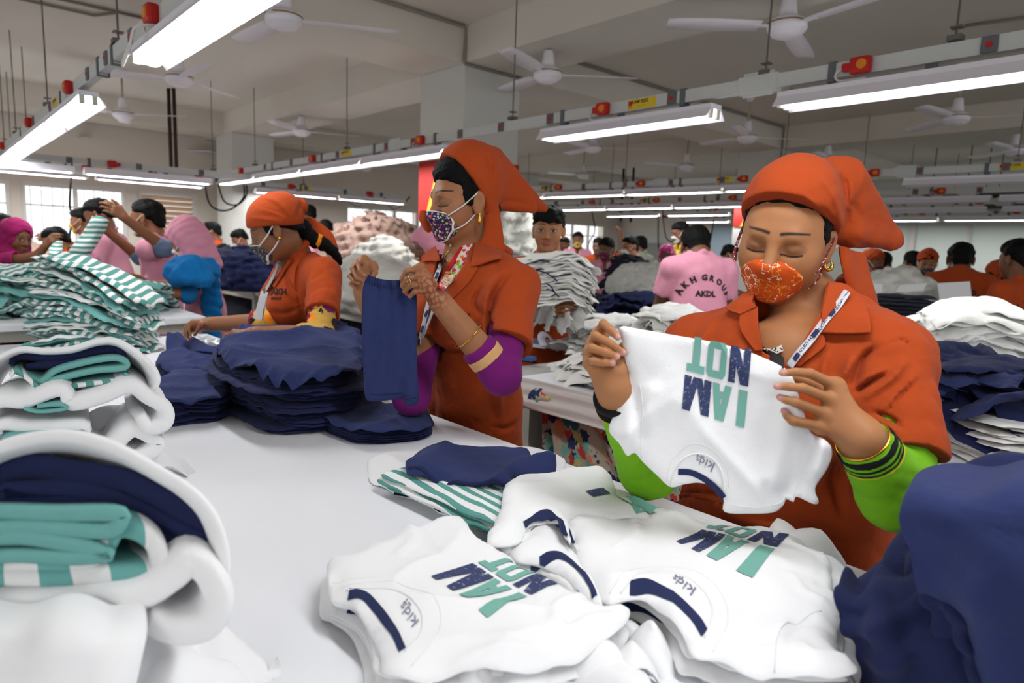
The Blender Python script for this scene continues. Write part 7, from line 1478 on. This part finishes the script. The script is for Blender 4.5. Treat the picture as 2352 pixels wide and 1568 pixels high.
folds(g, [([(1080, 380), (1110, 420), (1122, 470)], .004, 6, 2), ([(1110, 340), (1130, 400), (1128, 470)], -.007, 7, 2), ([(1145, 350), (1135, 400), (1130, 460)], .006, 8, 2), ([(1060, 400), (1090, 440), (1110, 462)], .003, 5, 2), ([(1135, 470), (1180, 462), (1230, 478)], -.005, 7, 2)]); g.noise(.001, 55, 8, n=3, sharp=True); g.ell(L(.06, 0, -.02), A(.085, .1, .075), M_['Rh'], .01, 's')
fobj('head_scarf', g, .0032, orange, M_['t'])
sheet('scarf_tail', [[W(1112, 500, 1.780), W(1128, 485, 1.775), W(1146, 478, 1.790)], [W(1112, 540, 1.770), W(1132, 540, 1.760), W(1156, 556, 1.780)], [W(1092, 585, 1.765), W(1122, 588, 1.750), W(1154, 596, 1.770)], [W(1074, 646, 1.770), W(1094, 640, 1.755), W(1118, 620, 1.770)]], 26, 20, .003, orange, M_['t'], disp=lambda u, v: .003 * np.sin(v * 6 + u * 3))
sheet('scarf_tail', [[W(966, 484, 1.840), W(976, 484, 1.830), W(986, 488, 1.830)], [W(964, 505, 1.840), W(976, 508, 1.825), W(990, 518, 1.830)], [W(976, 528, 1.840), W(984, 534, 1.830), W(994, 530, 1.830)]], 16, 14, .003, orange, M_['t'])
fm = print_mat('navy floral mask', (44, 46, 80), [(190, 80, 100), (206, 190, 90), (206, 200, 210), (150, 60, 80)], 130, .42, jag=.7)
rt_, rb = [(.104, -.03, -.022), (.118, 0, -.012), (.104, .028, -.022), (.074, .05, -.034)], [(.07, .05, -.076), (.082, .025, -.098), (.09, 0, -.104), (.08, -.03, -.096)]
loop_mask(M_, fm, [rt_, rb, [(.074, .05, -.034), (.071, .053, -.055), (.07, .05, -.076)]], [[(.074, .05, -.034), (.04, .066, -.012), (-.004, .082, .02)], [(.07, .05, -.078), (.03, .064, -.058), (-.012, .08, -.036)], [(.07, -.05, -.034), (.03, -.07, -.012), (-.004, -.082, .02)]], h=.0024)
q = L(-.002, .086, -.04); MB().lathe([(.001, .004), (.003, .001), (.0015, -.002), (.0045, -.012), (.005, -.02), (.003, -.026), (.001, -.027)], q, 12).obj('earring', goldm, M_['t'], True)
# the held navy shorts
sd = lambda x, y: 1.505 + .03 * (x - 840) / 120 * -.4 + .00008 * (y - 640)
so_ = [(846, 632), (860, 638), (880, 644), (900, 645), (922, 644), (938, 660), (956, 672), (957, 760), (958, 850), (962, 905), (960, 925), (944, 932), (928, 926), (926, 916), (880, 920), (848, 921), (838, 905), (836, 870), (832, 800), (831, 720), (834, 660)]
Sh = Held('navy_shorts', so_, sd, .014, 'navy shorts held up by the waistband by the middle woman', 'shorts', navy, .005, .004, 9, [([(870 + 14 * k, 655), (866 + 17 * k, 760), (862 + 19 * k, 860)], .007 * (1 if k % 2 else -1), 7) for k in range(5)] + [([(850, 870), (842, 900), (850, 920)], .008, 7), ([(930, 880), (928, 920)], -.01, 6)])
wbp = spline([(848, 640), (870, 649), (900, 653), (926, 652)], 60); V = np.concatenate([Sh.on(wbp + A(0, o), .002 + .002 * (1 - abs(o) / 9)) for o in (-9, -4, 0, 4, 9)]); V = V - CF * (.0022 * np.sin(np.tile(np.arange(60), 5) * 1.25))[:, None]
mesh('waistband', V, [(k * 60 + i, k * 60 + i + 1, (k + 1) * 60 + i + 1, (k + 1) * 60 + i) for k in range(4) for i in range(59)], navy, Sh.o)
MB().tube(Sh.on(spline([(850, 905), (880, 905), (924, 902)], 20), .0), .0012, 6).obj('hem_seam', navy2, Sh.o, True); MB().tube(Sh.on(spline([(930, 912), (946, 912), (960, 908)], 20), .0), .0016, 6).obj('hem_cuff', navy, Sh.o, True)

# ---- left woman
Lw = worker('woman in rust uniform, orange scarf, braid and patterned mask sorting navy shorts', (634, 529, 2.44), 74, 26, 0, .905, 'c',
    [((705, 680, 2.56), .155, .112), ((706, 750, 2.66), .150, .12), ((712, 830, 2.84), .165, .125), ((716, 930, 2.98), .175, .125)],
    ((746, 634, 2.42), (672, 625, 2.66)),
    (dict(e=(735, 772, 2.24), w=(588, 768, 2.14), r=(.041, .040, .027), fr=.0066, f=[[(540, 764, 2.12), (520, 770, 2.11), (510, 782, 2.115)], [(541, 772, 2.11), (522, 780, 2.10), (512, 792, 2.105)], [(546, 780, 2.11), (528, 788, 2.105), (520, 796, 2.11)], [(552, 786, 2.115), (538, 794, 2.11)]], th=[(556, 770, 2.15), (536, 768, 2.16)]),
     dict(e=(606, 742, 2.44), w=(482, 744, 2.46), r=(.040, .039, .0265), fr=.0066, f=[[(444, 741, 2.45), (434, 754, 2.44), (438, 774, 2.44)], [(437, 746, 2.46), (428, 763, 2.45), (433, 780, 2.45)], [(432, 752, 2.47), (425, 766, 2.465), (428, 776, 2.46)], [(430, 758, 2.48), (424, 768, 2.475)]], th=[(464, 746, 2.43), (453, 759, 2.42), (447, 769, 2.42)])),
    None, 68, fat=1.0, neck=(676, 585, 2.55), bust=1.0, collar=[[(722, 540, 2.62), (702, 560, 2.50), (672, 588, 2.47), (650, 610, 2.50)]], seed=37, sleeve_r=(.06, .062), sleeve_t=(.66, .6),
    folds_=[([(719, 563), (688, 612), (684, 658), (694, 719)], -.018, 5, 2.75), ([(656, 632), (668, 658), (684, 676)], -.012, 4.5, 2.75), ([(648, 640), (660, 668), (680, 688)], .008, 5, 2.75), ([(735, 604), (765, 645), (778, 676)], .009, 5, 2.75), ([(612, 716), (653, 719), (689, 706)], -.010, 5, 2.75), ([(720, 600), (712, 650), (715, 700)], .006, 5, 2.75)],
    cuts=[([(632, 596), (668, 580), (650, 620), (630, 650)], 2.62)])
body(Lw, .003, .0026, .006, spots=[(W(455, 750, 2.43), .035), (W(560, 768, 2.10), .06)])
T = Lw['T']; so = fobj('shirt', T, .004, orange, Lw['t'])
patch('lapel', T, [[(655, 592), (662, 596), (672, 600)], [(640, 620), (646, 625), (652, 628)], [(622, 655), (626, 658), (630, 660)]], orange, so, .006, .003)
for wd, sz, dy in (('AKH', .034, 0), ('GROUP', .014, -.02)):
    V, Fc = text2d(wd, sz, .0022 if sz > .02 else .001, .02); P = np.column_stack([622 + V[:, 0] * 520, 676 - (V[:, 1] + dy) * 560]); mesh('logo_print', onto(T, P, .002), Fc, mat('shirt print dark', None), so, False)
la = strip('lanyard', T, [(640, 600), (632, 625), (618, 652), (608, 668)], 6, mat('grey lanyard', (150, 150, 150), .6), Lw['t'], .012)
q = [W(600, 667, 2.16), W(615, 671, 2.16), W(603, 735, 2.16), W(582, 731, 2.16)]; e = CF * .004
o = MB().add(q + [p + e for p in q], [(0, 3, 2, 1), (4, 5, 6, 7), (0, 1, 5, 4), (1, 2, 6, 5), (2, 3, 7, 6), (3, 0, 4, 7)]).obj('badge', clearp, Lw['t']); q2 = [W(595, 680, 2.157), W(611, 684, 2.157), W(602, 732, 2.157), W(585, 728, 2.157)]
MB().add(q2, [(0, 3, 2, 1)]).obj('card', mat('white card', None), o); MB().tube([W(608, 662, 2.17), W(607, 672, 2.155)], .003, 6).obj('badge_clip', mat('chrome', None), o); MB().tube([W(606, 700, 2.16), W(602, 735, 2.155)], .0025, 6).obj('pen', mat('chrome', None), Lw['t'])
pat = print_mat('gold and maroon printed sleeve', (190, 150, 70), [(140, 24, 60), (226, 130, 30), (110, 30, 90), (40, 30, 30)], 22, .5, jag=.8)
(Wl, El, _), (Wq, Eq, _) = Lw['hands']; Sl, Sr = Lw['S']
g = Field().cap(El + (Sl - El) * .6, El, .049, .047, k=0).cap(El, El + (Wl - El) * .25, .047, .044, k=.02); g.noise(.003, 60, 5, n=4, sharp=True); fobj('undersleeve', g, .004, pat, Lw['t'])
g = Field().cap(Eq + (Sr - Eq) * .5, Eq, .047, .046, k=0).cap(Eq, Eq + (Wq - Eq) * .2, .046, .045, k=.02, cut='b'); g.noise(.003, 60, 6, n=4, sharp=True); fobj('undersleeve', g, .004, pat, Lw['t'])
hair_cap(Lw, .0035, ((.088, .05), (.45, -.89)))
L = Lw['L']; g = Field().ell(L(-.016, 0, .040), A(.108, .091, .089) * .97, Lw['Rh'], 0).ell(L(-.03, 0, .075), A(.085, .075, .06), Lw['Rh'], .03); g.plane(L(.092, 0, .048), Lw['Rh'] @ A(.34, 0, -.94), k=.004)
g.cap(W(652, 470, 2.480), W(690, 474, 2.520), .05, .03, k=.03, flat=.7, n=CF).cap(W(660, 495, 2.460), W(684, 505, 2.500), .03, .018, k=.02)
folds(g, [([(600, 450), (640, 465), (670, 505)], .006, 5, 2.6), ([(575, 500), (620, 505), (668, 512)], .003, 4, 2.6), ([(590, 480), (630, 490), (670, 512)], .003, 4, 2.6), ([(690, 465), (684, 505)], -.005, 5, 2.6)]); g.noise(.001, 50, 9, n=3, sharp=True); g.ell(L(.04, 0, -.025), A(.1, .12, .055), Lw['Rh'], .01, 's'); fobj('head_scarf', g, .004, orange, Lw['t'])
sheet('scarf_tail', [[W(696, 500, 2.560), W(712, 498, 2.580), W(724, 505, 2.600)], [W(710, 525, 2.580), W(735, 520, 2.600), W(760, 532, 2.620)], [W(738, 560, 2.580), W(760, 556, 2.600), W(774, 562, 2.620)], [W(764, 592, 2.580), W(772, 590, 2.600), W(779, 592, 2.620)]], 24, 16, .004, orange, Lw['t'])
br = Field(); P = spline([W(668, 515, 2.460), W(692, 520, 2.500), W(712, 545, 2.520), W(733, 556, 2.540), W(752, 566, 2.560), W(772, 585, 2.580), W(779, 604, 2.600)], 15)
for i in range(14): br.cap(P[i], P[i + 1], .034 - .0016 * i, .033 - .0016 * i, k=.006)
for i in range(14): br.ell(P[i] + CU * .008 * (1 if i % 2 else -1), A(1, 1, 1) * (.032 - .0014 * i), None, .006)
br.noise(.0015, 220, 4, n=3); fobj('braid', br, .004, hairm, Lw['t']); sleeve_band('hair_tie', P[6], P[7], .030, .029, cloth('orange hair tie', (222, 130, 20)), Lw['t'], .0025, .002)
pm_ = print_mat('grey floral mask', (60, 58, 66), [(150, 150, 150), (120, 70, 90), (96, 120, 96)], 150, .42)
rt_, rb = [(.104, -.03, -.022), (.118, 0, -.012), (.104, .028, -.022), (.074, .05, -.034)], [(.07, .05, -.076), (.082, .025, -.098), (.09, 0, -.104), (.08, -.03, -.096)]
loop_mask(Lw, pm_, [rt_, rb], [[(.074, .05, -.034), (.04, .066, -.012), (-.004, .082, .02)], [(.07, .05, -.078), (.03, .064, -.058), (-.012, .08, -.036)]], h=.003)
MB().lathe([(.001, .004), (.006, .002), (.007, -.003), (.004, -.007), (.001, -.008)], L(-.002, .086, -.036), 12, axis=-CF).obj('earring', goldm, Lw['t'], True)
